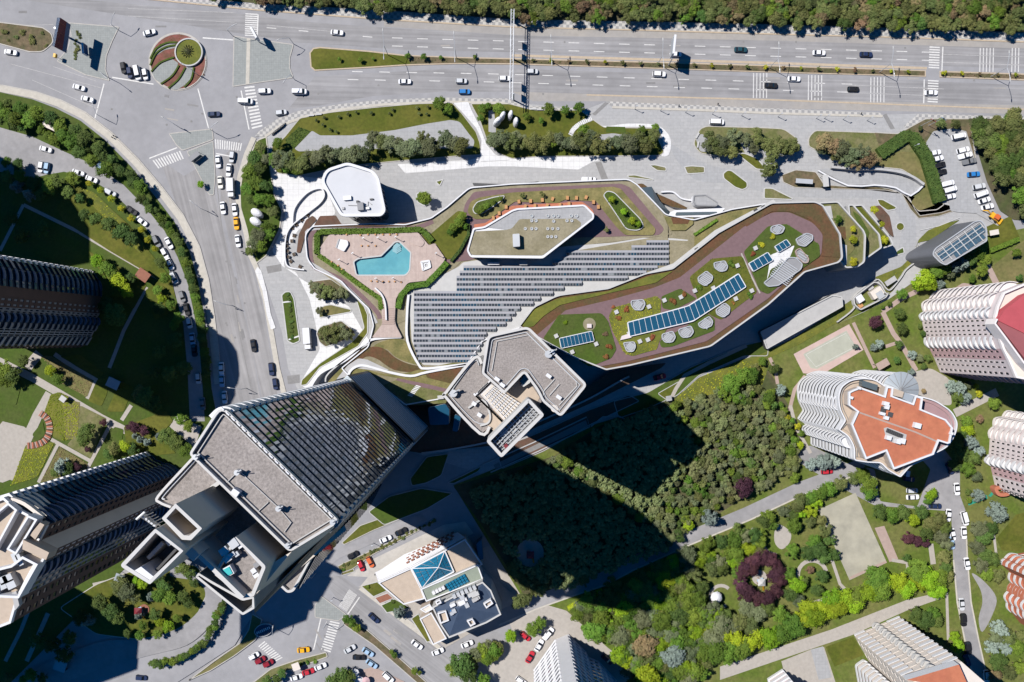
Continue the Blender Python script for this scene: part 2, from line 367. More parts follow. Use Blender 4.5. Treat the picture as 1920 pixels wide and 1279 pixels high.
# --- left medians and islands at the roundabout
raised('median', shape([(-60,36),(0,41),(80,51),(97,62,6),(101,80,8),(80,98,8),(55,98),(0,83),(-60,64)], 3), 'soil', 0, .15, kerb=.35)
raised('traffic_island', shape([(127,42),(224,50,4),(211,77),(200,104),(198,130),(206,152,3),(160,141),(106,115,3),(126,92),(133,66)], 2), 'island_pave', 0, .13, kerb=.3)
raised('traffic_island', shape([(438,67),(470,72),(551,83,5),(544,108),(544,128),(551,146,5),(480,156),(436,163)], 2), 'island_pave', 0, .13, kerb=.3)
line_sheet('footpath', [(466,72),(464,158)], 1.3, 'pave_sand', .17)
raised('traffic_island', shape([(316,250),(398,241,3),(401,262),(342,283,4),(330,272)], 3), 'island_pave', 0, .13, kerb=.3)
raised('traffic_island', shape([(350,284),(400,264),(404,330),(401,366),(392,366)], 3), 'island_pave', 0, .13, kerb=.25)
# central verge of the dual carriageway
vt = [(580,99),(587,90),(600,88),(690,95),(760,103),(860,107),(960,109),(1200,115),(1440,122),(1736,132)]
vb = [(1736,144),(1440,136),(1200,128),(960,121),(860,120),(760,123),(700,127),(590,133),(582,126)]
raised('verge', vt+vb, 'lawn', 0, .15, 'kerb_sand', kerb=.45)
sheet('verge_soil', [(762,105),(860,109),(960,111.5),(1200,117.5),(1440,124.5),(1734,133.5),(1734,142),(1440,134),(1200,126),(960,118.5),(860,118),(770,120)], 'soil', .19)
raised('verge', [(1762,133),(1920,138),(2060,142),(2060,155),(1920,151),(1762,145)], 'soil', 0, .15, 'kerb_sand', kerb=.45)
# shoulders
line_sheet('road_shoulder', [(960,104),(1200,111),(1440,118),(1738,128)], .9, 'kerb_sand', .02)
line_sheet('road_shoulder', [(1100,178),(1440,187),(1920,205)], .5, 'kerb_sand', .02)
# --- pavement south of the road
SP = [(478,256),(486,246),(520,223),(560,208),(640,195),(720,187),(830,183),(950,185),(968,192),(1000,199),(1085,202),(1110,212)]
SPi = [(1104,219),(1082,208),(1000,206),(965,199),(940,193),(830,191),(720,196),(640,205),(570,219),(525,236),(497,256)]
raised('pavement', SP+SPi, 'pave_check', .0, .14)
line_sheet('kerb', SPi[::-1], .9, 'pave_sand', .16, 0)
# --- plaza
sheet('plaza', shape([(486,255),(540,225),(640,203),(960,192),(1100,205),(1135,191),(1440,204),(1655,215),(1742,213),(1700,250),(1650,300),(1735,330),(1790,395),(1830,392),(1870,420),(1730,470),(1660,600),(1480,640),(1300,760),(1100,830),(940,900),(780,850),(560,735),(540,690),(528,620),(508,560),(488,505),(478,470),(482,440),(512,330),(505,305),(482,300)], 2), 'plaza', .04)
raised('pavement', [(1137,190),(1300,197),(1440,203),(1650,211),(1655,219),(1440,213),(1300,207),(1148,201)], 'pave_check', .04, .16)
line_sheet('kerb', [(1148,201),(1300,206),(1440,212),(1655,218)], .8, 'pave_sand', .18, .04)
raised('pavement', [(1722,214),(1760,214),(1920,220),(2060,225),(2060,233),(1920,228),(1740,224),(1700,240),(1695,236)], 'pave_check', .04, .16)
for q in ([(1110,214),(1135,191),(1141,194),(1116,217)], [(1655,216),(1662,213),(1678,241),(1670,243)], [(1116,305),(1127,303),(1140,335),(1128,337)], [(513,360),(533,341),(537,344),(519,368)],
          [(499,500),(527,495),(528,508),(502,513)], [(538,705),(562,702),(562,718),(540,720)]):
    sheet('drain_paving', q, 'pave_dark', .055)
sheet('lane_paving', curve([(1255,270),(1330,310),(1420,322),(1480,345),(1560,352),(1650,352),(1690,362),(1712,395),(1718,440),(1712,480),(1690,520),(1640,560),(1560,600),(1480,640),(1440,625),(1560,560),(1650,500),(1682,470),(1690,430),(1678,395),(1640,373),(1560,372),(1450,365),(1380,345),(1300,335)]), 'plaza_grey', .05)
W_TERR = shape([(503,330),(600,336),(618,420),(560,440),(540,430),(548,395),(520,372)], 4)
sheet('plaza_terrace', shape([(505,305),(560,330),(605,335),(630,400),(600,420),(560,430),(535,470),(532,500),(560,520),(600,545),(655,575),(680,620),(700,650),(640,700),(575,730),(562,720),(600,655),(590,600),(580,560),(555,510),(530,500),(510,470),(530,430),(535,400),(515,365)], 5), 'plaza_white', .055)
sheet('plaza_terrace', shape([(912,292),(1030,295),(1170,289),(1110,304),(1085,318),(960,312),(915,312),(760,325),(745,308),(880,300)], 3), 'plaza_white', .055)
# --- garden beds north of the mall
G1 = shape([(562,221),(620,210),(700,201),(780,194),(848,192,3),(866,212),(893,247),(901,270),(902,291,4),(870,292),(740,303),(650,312),(560,330,6),(520,325),(506,306,6),(510,272),(532,258)], 4)
raised('lawn', G1, 'lawn', .04, .18, kerb=.25)
sheet('garden_paving', shape([(552,279),(585,245),(600,254),(660,254),(740,244),(800,232),(845,225),(862,228,6),(880,252),(890,264,5),(887,278,4),(700,279),(560,284)], 3), 'plaza_grey', .20)
sheet('ground_cover', shape([(535,262),(560,238),(583,246),(552,278),(540,290)], 4), 'lawn_dark', .21)
raised('lawn', shape([(882,194),(955,194),(1000,206),(1088,206),(1104,218),(1132,238),(1225,240,6),(1246,285,5),(1238,292),(1010,294),(960,298),(932,287),(912,262),(900,228)], 4), 'lawn', .04, .18, kerb=.25)
sheet('footpath', shape([(850,193),(878,191),(884,206),(900,238),(913,272),(930,291),(955,300),(900,303),(903,262),(893,240),(870,214)], 3), 'plaza_white', .20)
sheet('garden_paving', [(916,208),(926,206),(930,240),(930,250),(916,247)], 'plaza_grey', .20)
sheet('garden_paving', shape([(1090,256),(1150,250),(1185,255),(1180,262),(1120,268)], 4), 'plaza_grey', .20)
sheet('ground_cover', [(1137,237),(1172,238),(1174,249),(1136,248)], 'lawn_dark', .21)
raised('footpath', curve([(1103,218),(1130,236),(1175,232),(1228,234),(1250,248),(1258,266),(1254,290),(1240,292),(1244,275),(1232,243),(1178,238),(1132,240),(1108,228)]), 'plaza_white', .04, .13)
raised('lawn', shape([(1312,241,8),(1325,236),(1435,239),(1470,241,8),(1496,260,8),(1500,284,6),(1480,292),(1425,298),(1400,292),(1340,292),(1312,288,8),(1299,270,8)], 4), 'moss', .04, .18, kerb=.3)
sheet('garden_paving', shape([(1304,258),(1316,250),(1330,262),(1330,286),(1312,284)], 5), 'plaza_grey', .20)
sheet('garden_paving', shape([(1388,268),(1402,266),(1430,282),(1470,290),(1420,297),(1398,290)], 3), 'plaza_grey', .20)
raised('lawn', shape([(1515,258,8),(1528,244,6),(1640,248),(1684,250),(1735,222),(1820,222),(1830,300),(1790,310),(1748,270),(1735,272),(1748,320),(1771,384),(1757,394),(1722,397,5),(1700,370),(1735,342),(1690,318),(1640,313),(1600,310),(1545,290),(1516,275)], 4), 'moss', .04, .18, kerb=.3)
sheet('soil_bed', [(1640,249),(1684,252),(1735,224),(1818,224),(1828,300),(1800,250),(1785,242),(1750,247),(1735,266),(1712,252),(1695,252),(1650,280)], 'soil', .21)
sheet('dry_lawn', shape([(1642,300),(1680,284),(1710,285,8),(1728,300,8),(1741,330),(1757,383),(1722,396,6),(1708,380),(1735,343),(1690,316),(1650,312)], 3), 'lawn_dry', .21)
raised('garden_bed', shape([(1465,328),(1492,318),(1530,322),(1545,345),(1548,354),(1490,352),(1468,342)], 3), 'soil', .05, .18, kerb=.25)
raised('garden_bed', shape([(1549,346),(1590,350),(1640,349),(1668,354),(1688,362),(1660,357),(1549,354)], 1), 'soil', .05, .18, kerb=.2)
raised('garden_bed', shape([(1690,362),(1706,372),(1716,392),(1725,404),(1765,398),(1796,388),(1790,396),(1760,406),(1722,410),(1706,392)], 2), 'soil', .05, .18, kerb=.2)
for q, m in (([(1355,325),(1364,318),(1372,319),(1402,342),(1402,352),(1392,357),(1378,352),(1356,335)], 'lawn'), ([(1282,312),(1296,310),(1322,312),(1322,325),(1288,327)], 'moss'),
             ([(1215,309),(1228,308),(1250,313),(1250,322),(1232,321)], 'moss'), ([(1175,328),(1190,327),(1226,335),(1225,339),(1200,336),(1178,334)], 'moss'), ([(1432,352),(1448,352),(1488,372),(1485,375),(1432,373)], 'moss'),
             ([(1643,373),(1655,373),(1682,388),(1680,393),(1664,396),(1648,385)], 'lawn'), ([(815,340),(832,335),(825,350)], 'lawn'), ([(780,362),(797,358),(810,368),(808,382),(795,387),(781,379)], 'lawn_dark'),
             ([(527,553),(535,546),(545,546),(552,560),(563,640),(550,646),(538,640)], 'lawn_dark'), ([(597,584),(605,573),(620,570),(660,580),(658,586),(598,597)], 'lawn_dry'), ([(592,625),(600,612),(640,600),(668,622),(655,636),(610,652),(598,642)], 'soil'),
             ([(577,540),(583,527),(620,522),(654,545),(652,560),(610,566)], 'soil'), ([(1680,470),(1694,462),(1697,475),(1678,480)], 'lawn_dark'), ([(1380,288),(1395,286),(1420,296),(1440,320),(1418,318),(1395,300)], 'lawn')):
    raised('planting_bed', shape(q, 4), m, .045, .2, 'concrete_light', kerb=.35)
raised('planting_bed', circ(1688,425,8), 'lawn', .05, .2, 'concrete_light', kerb=.25)
line_sheet('footpath', [(530,567),(546,565)], .5, 'plaza_white', .23)
line_sheet('footpath', [(541,637),(561,630)], .5, 'plaza_white', .23)
raised('pavement', shape([(483,500),(490,508),(500,545),(508,590),(517,615),(508,618),(500,590),(492,545),(478,508)], 2), 'plaza_white', .04, .15)
# green verge south of the pool, beside the street
raised('lawn', shape([(662,545),(672,548),(690,590),(690,625),(672,650),(600,690),(575,722),(563,724,4),(565,712),(600,680),(660,640),(682,615),(676,590)], 3), 'lawn', .04, .2, 'concrete_light', kerb=.3)
# street-side strip right of the left street: trees
raised('lawn', shape([(482,262),(500,255),(505,300),(515,365),(530,395),(525,430),(500,480),(480,495),(470,470),(462,430),(450,390),(449,355),(455,320),(468,290)], 5), 'lawn_dark', .02, .18, 'pave_sand', kerb=.4)
line_sheet('pavement', [(476,258),(462,290),(450,330),(444,365),(452,400),(462,440),(468,475),(482,505),(497,560),(508,620),(520,690),(534,745)], 1.8, 'pave_sand', .14, 0)
# --- left residential gardens
LG = [(-100,165),(0,173),(60,186),(105,203),(150,226),(196,262),(245,312),(288,365),(326,415),(355,470),(372,530),(384,600),(390,660),(397,730),(410,800),(420,880),(-100,1400)]
raised('lawn', LG, 'lawn_dark', 0, .12)
CB = [(-100,160),(0,166),(62,178),(110,194),(156,217),(204,254),(254,304),(299,357),(338,408),(367,464),(384,526),(395,596),(402,656),(408,720)]
line_sheet('pavement', CB, 2.4, 'pave_sand', .15, 0)
line_sheet('kerb', [(p[0]+5, p[1]-6) for p in CB[:9]]+[(p[0]+7, p[1]-2) for p in CB[9:]], .4, 'kerb', .17, 0)
LANE = [(-60,236),(0,239),(60,256),(120,284),(180,311),(232,347),(272,388),(308,432),(333,482),(352,532),(364,590),(373,640),(378,700),(384,790),(356,790),(352,700),(344,610),(327,545),(314,495),(293,455),(258,406),(212,362),(165,333),(120,322),(86,328),(66,306),(0,288),(-60,280)]
sheet('lane', LANE, 'lane', .14)
sheet('lane', [(-60,280),(0,288),(66,306),(86,328),(60,335),(0,322),(-60,315)], 'lane', .145)
for l, w, m in (([(150,436),(225,480),(296,521)], 1.4, 'path'), ([(44,384),(150,436)], 1.2, 'path'), ([(0,470),(44,384)], 1.2, 'path'), ([(275,538),(232,620),(205,690)], 1.3, 'path'),
                ([(-20,668),(60,708),(112,738),(190,784),(245,812)], 2.7, 'path'), ([(74,662),(50,690)], 3.4, 'path'), ([(102,664),(140,690),(180,712),(164,748)], 1.6, 'path'),
                ([(94,738),(70,780),(45,835),(20,900)], 3.6, 'path'), ([(96,824),(172,866)], 1.3, 'path'), ([(207,796),(164,878)], 1.3, 'path'), ([(108,834),(72,905)], 1.2, 'path'), ([(246,760),(228,788)], 1.4, 'path'),
                ([(250,1130),(290,1137),(372,1142)], 1.9, 'path'), ([(175,1100),(205,1092),(250,1140)], 2.6, 'path'), ([(318,782),(300,812)], 1.4, 'path'), ([(10,1240),(40,1180),(90,1050)], 1.4, 'path'), ([(50,1240),(90,1150)], 1.6, 'path')):
    LV[0] += 1; line_sheet('garden_path', l, w, m, .15+.004*LV[0])
sheet('garden_plaza', [(-20,820),(5,790),(45,800),(60,812),(30,895),(5,905),(-20,900)], 'path', .17)
sheet('garden_plaza', [(318,800),(330,780),(378,800),(365,840)], 'path', .17)
for q, m in (([(78,668),(95,667),(175,714),(163,745),(110,715),(64,700)], 'lawn_dry'), ([(64,699),(78,670),(120,700),(112,718),(90,715)], 'lawn_dark'), ([(112,668),(150,665),(195,700),(185,711),(150,690)], 'lawn'),
             ([(182,712),(205,706),(200,740),(190,762),(165,752)], 'lawn'), ([(225,715),(250,725),(232,772),(200,772)], 'lawn'), ([(95,740),(112,735),(130,745),(120,828),(100,820),(82,775)], 'sedum_lime'),
             ([(118,745),(150,755),(145,820),(122,826)], 'lawn_dry'), ([(150,760),(200,785),(170,860),(125,835),(146,810)], 'moss'), ([(48,835),(70,828),(102,830),(70,895),(20,910),(28,890)], 'sedum_lime'),
             ([(112,838),(165,870),(160,890),(75,905)], 'lawn_dry'), ([(214,800),(232,805),(222,860),(190,868)], 'lawn_dark'), ([(232,800),(312,770),(325,790),(300,815),(330,850),(240,858)], 'lawn'), ([(-20,690),(10,690),(40,720),(30,760),(0,752)], 'lawn_dark'),
             ([(60,815),(80,790),(85,815),(70,828)], 'lawn_dark'), ([(140,345),(178,365),(240,420),(285,478),(320,520),(330,560),(290,520),(205,470),(120,415),(105,390)], 'lawn'), ([(150,350),(178,362),(215,398),(245,432),(270,455),(262,475),(220,430),(165,378)], 'sedum_lime'),
             ([(165,470),(230,505),(275,535),(250,580),(205,540)], 'lawn'), ([(272,545),(300,525),(330,580),(290,600)], 'lawn')):
    LV[0] += 1; sheet('planting_bed', shape(q, 4), m, .16+.004*LV[0])
# lower left curved lane and verge
raised('lawn', shape([(110,1140),(180,1095),(300,1050),(370,1060),(395,1100),(372,1150),(340,1190),(260,1200),(180,1190)], 10), 'lawn', .12, .3, kerb=.3)
sheet('lane', curve([(330,1060),(372,1075),(412,1100),(414,1135),(392,1175),(350,1210),(285,1228),(200,1250),(90,1290),(60,1260),(180,1205),(262,1198),(330,1180),(372,1146),(385,1112),(368,1090),(320,1080)]), 'lane', .33)
sheet('lane', [(420,1080),(470,1100),(470,1160),(440,1210),(360,1262),(300,1300),(160,1300),(290,1252),(370,1225),(415,1180),(430,1130)], 'asphalt', .335)
raised('verge', shape([(472,1150),(492,1162),(480,1200),(440,1230),(395,1258),(350,1278),(400,1240),(450,1205),(466,1180)], 4), 'lawn_dry', .01, .42, kerb=.3)
raised('verge', shape([(508,1253),(555,1237),(612,1222,4),(615,1232),(560,1252),(520,1266),(480,1290),(460,1290)], 3), 'moss', .01, .18, kerb=.35)
raised('verge', shape([(640,1160),(655,1158),(690,1182),(740,1225),(800,1279),(830,1310),(815,1310),(760,1262),(700,1210),(645,1172)], 3), 'soil', .01, .18, kerb=.3)
raised('traffic_island', shape([(590,1135),(602,1117),(650,1152),(635,1165),(590,1158)], 4), 'island_pave', .01, .15, kerb=.25)
sheet('forecourt', shape([(655,1279),(660,1262),(700,1250),(760,1279),(760,1310),(640,1310)], 3), 'path_pink', .06)
raised('lawn', shape([(600,1310),(620,1279),(655,1255),(662,1262),(655,1310)], 4), 'lawn', .01, .2, kerb=.25)
# --- institution lot
sheet('lane', [(585,1060),(660,1015),(790,962),(800,975),(640,1045),(600,1075)], 'lane', .05)
raised('lawn', shape([(640,1018),(675,985),(740,962),(790,958),(700,995),(645,1022)], 3), 'lawn', .04, .17, kerb=.25)
sheet('forecourt', shape([(650,1080),(700,1048),(832,984),(872,978),(888,1000),(715,1088),(675,1100),(690,1082)], 2), 'forecourt_pale', .06)
sheet('forecourt', [(672,1100),(715,1088),(960,1010),(980,1130),(835,1215),(780,1160)], 'path', .055)
raised('verge', shape([(632,1062),(645,1055),(800,985),(812,972),(815,980),(700,1040),(660,1068),(640,1075)], 2), 'lawn_dry', .05, .25, kerb=.25)
for q, m in (([(677,1099),(708,1090),(726,1108),(700,1120)], 'lawn'), ([(702,1121),(727,1111),(738,1122),(712,1133)], 'red_pave'), ([(714,1135),(740,1122),(770,1140),(725,1150)], 'lawn_dark'), ([(770,1160),(785,1150),(808,1203),(800,1205)], 'lawn'), ([(638,1070),(660,1062),(666,1072),(640,1080)], 'lawn_dry')):
    raised('planting_bed', shape(q, 1), m, .05, .2, 'concrete_light', kerb=.3)
sheet('pavement', [(672,1105),(680,1100),(770,1165),(830,1215),(822,1218),(760,1172)], 'pave_sand', .07)
# --- park and wood, lower right
PK = [(850,910),(1000,850),(1100,800),(1200,770),(1265,745),(1330,700),(1480,640),(1600,560),(1700,500),(1760,470),(1860,440),(2060,400),(2060,1400),(1000,1400),(960,1230),(985,1130)]
raised('lawn', PK, 'lawn_park', .05, .15)
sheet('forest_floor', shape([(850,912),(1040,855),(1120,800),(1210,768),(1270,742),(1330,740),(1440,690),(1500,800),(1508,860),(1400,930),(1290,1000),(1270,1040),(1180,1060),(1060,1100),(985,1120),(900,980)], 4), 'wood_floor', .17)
sheet('sloping_bed', shape([(1262,752),(1280,735),(1310,708),(1330,700),(1395,672),(1440,690),(1430,720),(1330,740),(1266,770)], 4), 'sedum_lime', .18)
RD = [(930,1160),(1000,1130),(1070,1105),(1130,1085),(1180,1058),(1280,1013),(1400,963),(1500,916),(1570,890),(1620,870)]
line_sheet('lane', RD, 4.6, 'lane', .19)
line_sheet('kerb', [(p[0]+6, p[1]+12) for p in RD], .5, 'pave_sand', .24, .15)
sheet('lane', shape([(1470,850),(1520,835),(1590,870),(1640,880),(1650,940),(1720,950),(1745,880),(1700,830),(1760,830),(1800,880),(1800,960),(1640,948),(1560,905)], 5), 'lane', .195)
NS = [(1742,850),(1775,900),(1797,960),(1801,1050),(1808,1130),(1822,1200),(1840,1279),(1850,1340)]
line_sheet('lane', NS, 5.2, 'lane', .20)
line_sheet('kerb', [(p[0]+13, p[1]) for p in NS[2:]], .5, 'pave_sand', .24, .15)
line_sheet('kerb', [(p[0]-13, p[1]) for p in NS[3:]], .5, 'pave_sand', .24, .15)
sheet('lane', curve([(1822,1075),(1845,1090),(1868,1120),(1862,1150),(1842,1185),(1835,1160),(1842,1130),(1838,1105)]), 'lane', .21)
sheet('forecourt', shape([(1700,700),(1745,690),(1780,710),(1785,760),(1770,760),(1720,740)], 8), 'path', .19)
sheet('forecourt', shape([(940,1130),(985,1150),(1010,1130),(1062,1145),(1140,1215),(1190,1250),(1230,1290),(1220,1330),(960,1330),(915,1260),(960,1180)], 3), 'path', .185)
sheet('forecourt', [(1350,1250),(1560,1180),(1700,1125),(1765,1110),(1765,1122),(1700,1145),(1600,1190),(1350,1275)], 'path', .19)
sheet('forecourt', [(1465,1240),(1520,1218),(1545,1213),(1570,1290),(1480,1300)], 'path', .195)
sheet('forecourt', [(1520,1218),(1543,1212),(1560,1270),(1535,1275)], 'plaza_grey', .20)
sheet('lawn', [(1548,1213),(1600,1194),(1620,1228),(1565,1250)], 'lawn', .21)
sheet('path_bed', [(1640,990),(1658,986),(1684,1048),(1668,1054)], 'path_pink', .20)
for l, w, m in (([(1440,665),(1453,690),(1458,720)], 1.2, 'path_pink'), ([(1480,770),(1490,730),(1510,705)], 1.3, 'path_pink'), ([(1482,760),(1492,800),(1520,850)], 1.2, 'path'), ([(1655,585),(1675,625),(1690,645),(1718,695)], 1.7, 'path_pink'), ([(1655,585),(1690,560),(1722,545)], 1.7, 'path_pink'),
                ([(1600,605),(1640,690)], 1.2, 'path_pink'), ([(1690,640),(1660,650)], 1.2, 'path_pink'), ([(1790,775),(1830,755),(1870,735)], 3.0, 'path'), ([(1850,495),(1870,535)], 2.2, 'path_pink'), ([(1410,990),(1440,1035),(1456,1040)], .9, 'path'),
                (circ(1352,1118,20,24)[4:22], 1.2, 'path'), (circ(1523,1078,27,24)[11:24], 1.4, 'path'), ([(1560,1050),(1575,1095),(1585,1105)], 1.1, 'path'), ([(1580,1105),(1545,1125),(1515,1135)], 1.6, 'path'), ([(1180,1160),(1150,1190)], 1.0, 'path'), ([(1256,1188),(1275,1215)], 1.0, 'path'),
                ([(1672,1050),(1700,1055),(1702,1068)], 1.2, 'path'), ([(1745,1020),(1750,1058)], 1.9, 'path'), ([(1775,1110),(1778,1200)], 1.0, 'path'), ([(1862,990),(1868,1040)], .9, 'path')):
    LV[0] += 1; line_sheet('garden_path', l, w, m, .10+.003*LV[0])
sheet('seating_court', shape([(1780,560),(1790,540),(1806,530),(1830,535),(1842,545),(1840,560),(1800,555)], 5), 'path_pink', .22)
sheet('gravel_court', curve([(1455,985),(1468,986),(1483,1000),(1480,1018),(1465,1030),(1452,1015)]), 'path', .22)
sheet('dry_lawn', shape([(1860,500),(1920,450),(2000,440),(2000,540),(1880,540),(1862,520)], 8), 'lawn_dry', .19)
sheet('lawn', [(1868,1010),(1905,965),(2000,940),(2000,1040),(1878,1032)], 'lawn', .20)
sheet('lawn', [(1850,425),(1895,405),(1912,445),(1858,468)], 'lawn', .21)
# parking court, upper right
sheet('parking_court', shape([(1750,246,3),(1786,241),(1812,246),(1836,325),(1852,372),(1872,412),(1872,424),(1830,400),(1796,398),(1782,395),(1776,355),(1762,312),(1736,268)], 2), 'plaza_grey', .24)
line_sheet('lane_marking', [(1725,432),(1760,424),(1800,408)], .15, 'paint', .26)
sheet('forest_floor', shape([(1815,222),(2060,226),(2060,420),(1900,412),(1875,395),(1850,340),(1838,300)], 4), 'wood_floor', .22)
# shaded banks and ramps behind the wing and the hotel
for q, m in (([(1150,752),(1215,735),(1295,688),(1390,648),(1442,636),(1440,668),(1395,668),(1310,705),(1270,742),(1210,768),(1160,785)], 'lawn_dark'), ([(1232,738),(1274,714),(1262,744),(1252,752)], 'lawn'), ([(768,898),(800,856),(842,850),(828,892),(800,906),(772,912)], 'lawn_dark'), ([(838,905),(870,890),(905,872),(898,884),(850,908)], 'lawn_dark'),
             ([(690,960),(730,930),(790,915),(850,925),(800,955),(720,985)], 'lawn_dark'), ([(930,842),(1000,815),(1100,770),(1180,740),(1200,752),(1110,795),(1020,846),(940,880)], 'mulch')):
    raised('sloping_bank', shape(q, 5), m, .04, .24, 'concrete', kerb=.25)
line_sheet('footpath', [(1256,752),(1268,728),(1284,704),(1330,680),(1400,648)], 1.3, 'path', .27)
for l in ([(905,872),(1000,830),(1100,782),(1106,800),(1010,846),(920,886)], [(1108,800),(1130,782),(1160,780),(1180,790)]): line_sheet('ramp_kerb', l, .4, 'concrete', .5, .04)
sheet('ramp_lane', [(925,872),(1000,836),(1098,788),(1103,799),(1008,842),(930,880)], 'pave_dark', .25)
sheet('sunken_lawn', shape([(556,474),(560,440),(574,412),(586,404),(594,412),(582,424),(571,446),(563,474)], 3), 'mulch', .30)
# tennis courts
sheet('tennis_court', [(1488,664),(1592,608),(1619,656),(1540,703),(1506,700)], 'court_pink', .23)
sheet('court_surface', [(1506,664),(1587,620),(1606,652),(1532,692),(1520,690)], 'court_green', .24)
sheet('tennis_court', [(1534,956),(1604,924),(1663,1055),(1593,1088)], 'court_tan', .23)
line_sheet('court_edge', [(1594,1084),(1662,1053)], .9, 'path_pink', .24)
for l in ([(1511,665),(1586,625),(1602,651),(1530,688),(1511,665)],):
    line_sheet('court_marking', l, .12, 'paint', .25)
# stepped pavement arc of red bricks, lower left garden
# ================================================================ ROAD MARKINGS
def lerp(a, b, t): return (a[0]+(b[0]-a[0])*t, a[1]+(b[1]-a[1])*t)
def zebra(c0, c1, c2, c3, n, z=.03, fill=.5):
    """n bars; every bar runs from edge c0-c3 to edge c1-c2"""
    mb = MB()
    for i in range(n):
        t0 = i/n; t1 = t0+fill/n
        q = [lerp(c0, c3, t0), lerp(c1, c2, t0), lerp(c1, c2, t1), lerp(c0, c3, t1)]; mb.flat(ccw(PX(q, z)), z)
    o = part('zebra_crossing', mb, 'paint'); o['kind'] = 'structure'
zebra((460,25), (483,26), (482,70), (459,69), 11)
zebra((458,163), (477,161), (493,240), (473,245), 13)
zebra((403,261), (404,279), (453,283), (456,269), 12)
zebra((286,301), (297,316), (347,297), (340,282), 11)
zebra((1743,87), (1762,88), (1761,131), (1741,130), 9)
zebra((1740,150), (1760,151), (1758,195), (1739,194), 9)
zebra((655,1105), (635,1137), (651,1147), (670,1116), 9)
zebra((619,1164), (637,1168), (619,1226), (601,1220), 12)
zebra((484,1212), (496,1202), (532,1235), (518,1242), 10)
zebra((424,1142), (440,1160), (458,1168), (442, 1136), 8, .36)
def lines(name, segs, w, m='paint', z=.028):
    mb = MB()
    for a, b in segs: mb.ribbon(PX([a, b], z), w, None, z)
    o = part(name, mb, m); o['kind'] = 'structure'
lines('stop_line', [((195,157),(178,222)), ((371,166),(391,240)), ((210,145),(288,158)), ((380,71),(437,75)), ((280,297),(332,277)), ((484,27),(482,72)), ((452,170),(467,243)), ((1768,88),(1766,133)), ((1733,149),(1732,194)),
                    ((674,1120),(652,1152)), ((602,1158),(588,1218)), ((405,288),(432,293)), ((455,138),(458,160))], .42)
rum = []
for x0, ya, yb in ((1413,137,184), (1516,141,188), (1633,145,192)):
    for k in range(5): rum.append(((x0+k*6.2, ya), (x0+k*6.2-.5, yb)))
for x0, k1 in ((1838,5), (1898,3)):
    for k in range(k1): rum.append(((x0+k*6.2, 90), (x0+k*6.2-1, 135)))
lines('rumble_strip', rum, .3)
da = []
for k in range(22):
    x = 735+k*47.3; y = 72.5+(x-780)*.0265 if x > 780 else 71
    if x > 1735: continue
    da += [((x,y),(x+20,y+.55)), ((x,y+15.2),(x+20,y+15.8))]
for k in range(20):
    x = 660+k*51; y = 142+(x-1040)*.0285+max(0,(900-x))*.012
    if 1600 < x < 1735: continue
    if x+20 < 1900: da += [((x,y),(x+20,y+.6)), ((x-8,y+15),(x+12,y+15.6))]
for x in (500,560,620,680): da += [((x,52+(x-500)*.09),(x+18,53.5+(x-500)*.09))]
lines('lane_marking', da, .26)
lines('lane_marking', [((1602,160),(1732,165)), ((1598,174),(1732,179)), ((1768,102),(1920,107)), ((1768,117),(1920,122)), ((1730,165.5),(1770,167))], .16, 'paint_faded')
lines('lane_marking', [((20,120),(190,165)), ((100,125),(180,152)), ((60,150),(185,205)), ((0,50),(100,46)), ((500,47),(650,62)), ((240,30),(440,42)), ((240,16),(440,24))], .14, 'paint_faded')
lines('road_seam', curve([(404,300),(408,380),(420,450),(436,540),(450,640),(470,720),(480,760)], False, 4) and [((405,330),(415,420)), ((415,420),(432,520)), ((432,520),(448,620)), ((448,620),(470,725))], .3, 'pave_dark', .026)

# ================================================================ SHOPPING MALL
ml = thing('shopping_mall', 'sprawling low mall with planted roofs, sawtooth skylights and a stepped east end', 'mall', W(1000,500))
ZP = 8.0
def mpart(name, mb, mats, label=None, kind=None, p=None): return part(name, mb, mats, p or ml, label, kind)
def slab(name, pts, z0, z1, side, top, par=None, p=None, label=None):
    """prism with its own wall and roof and, if par=(height, thickness, material), a parapet"""
    P = ccw(PX(pts, z1)); w = MB(); q = offset(P, .04) if par else P; w.wall(q, z0, z1); mpart('wall', w, side, p=p)
    r = MB(); r.flat(offset(P, .06) if par else P, z1); mpart(name, r, top, label, p=p)
    if par:
        k = MB(); k.ring(P, z1-.7, z1+par[0], par[1]); mpart('parapet', k, par[2], p=p)
def mtop(name, pts, m, z, label=None, p=None, holes=(), kind=None):
    ZC[0] += .0004; z += ZC[0]; mb = MB(); mb.flat(ccw(PX(pts, z)), z, 0, [ccw(PX(h, z)) for h in holes]); return mpart(name, mb, m, label, kind, p)
def mraise(name, pts, m, z0, z1, side='concrete_light', p=None, t=.3):
    ZC[0] += .0004; z1 += ZC[0]; P = ccw(PX(pts, z1)); mb = MB(); q = offset(P, t); n = len(P)
    mb.wall(P, z0, z1+.05, 1); mb.add([(x,y,z1+.05) for x,y in P]+[(x,y,z1+.05) for x,y in q], [(i,(i+1)%n,(i+1)%n+n,i+n) for i in range(n)], 1); mb.flat(q, z1, 0)
    return mpart(name, mb, [m, side], p=p)
POD = shape([(576,486,8),(572,440,10),(586,424,6),(700,419),(760,421),(808,409),(838,388),(880,352,8),(960,345),(1100,339),(1178,336,8),(1194,346),(1248,402),(1300,412),(1372,392),(1452,379),(1460,395),(1300,520),(1180,545),(1000,580),(975,615),(905,640),(880,678),(845,745,8),(760,760),(700,712),(655,706),(640,690),(690,650),(700,610),(692,580),(655,545),(640,528),(590,505)], 4)
w = MB(); w.wall(ccw(PX(POD, ZP)), 0, ZP); mpart('wall', w, 'concrete_light')
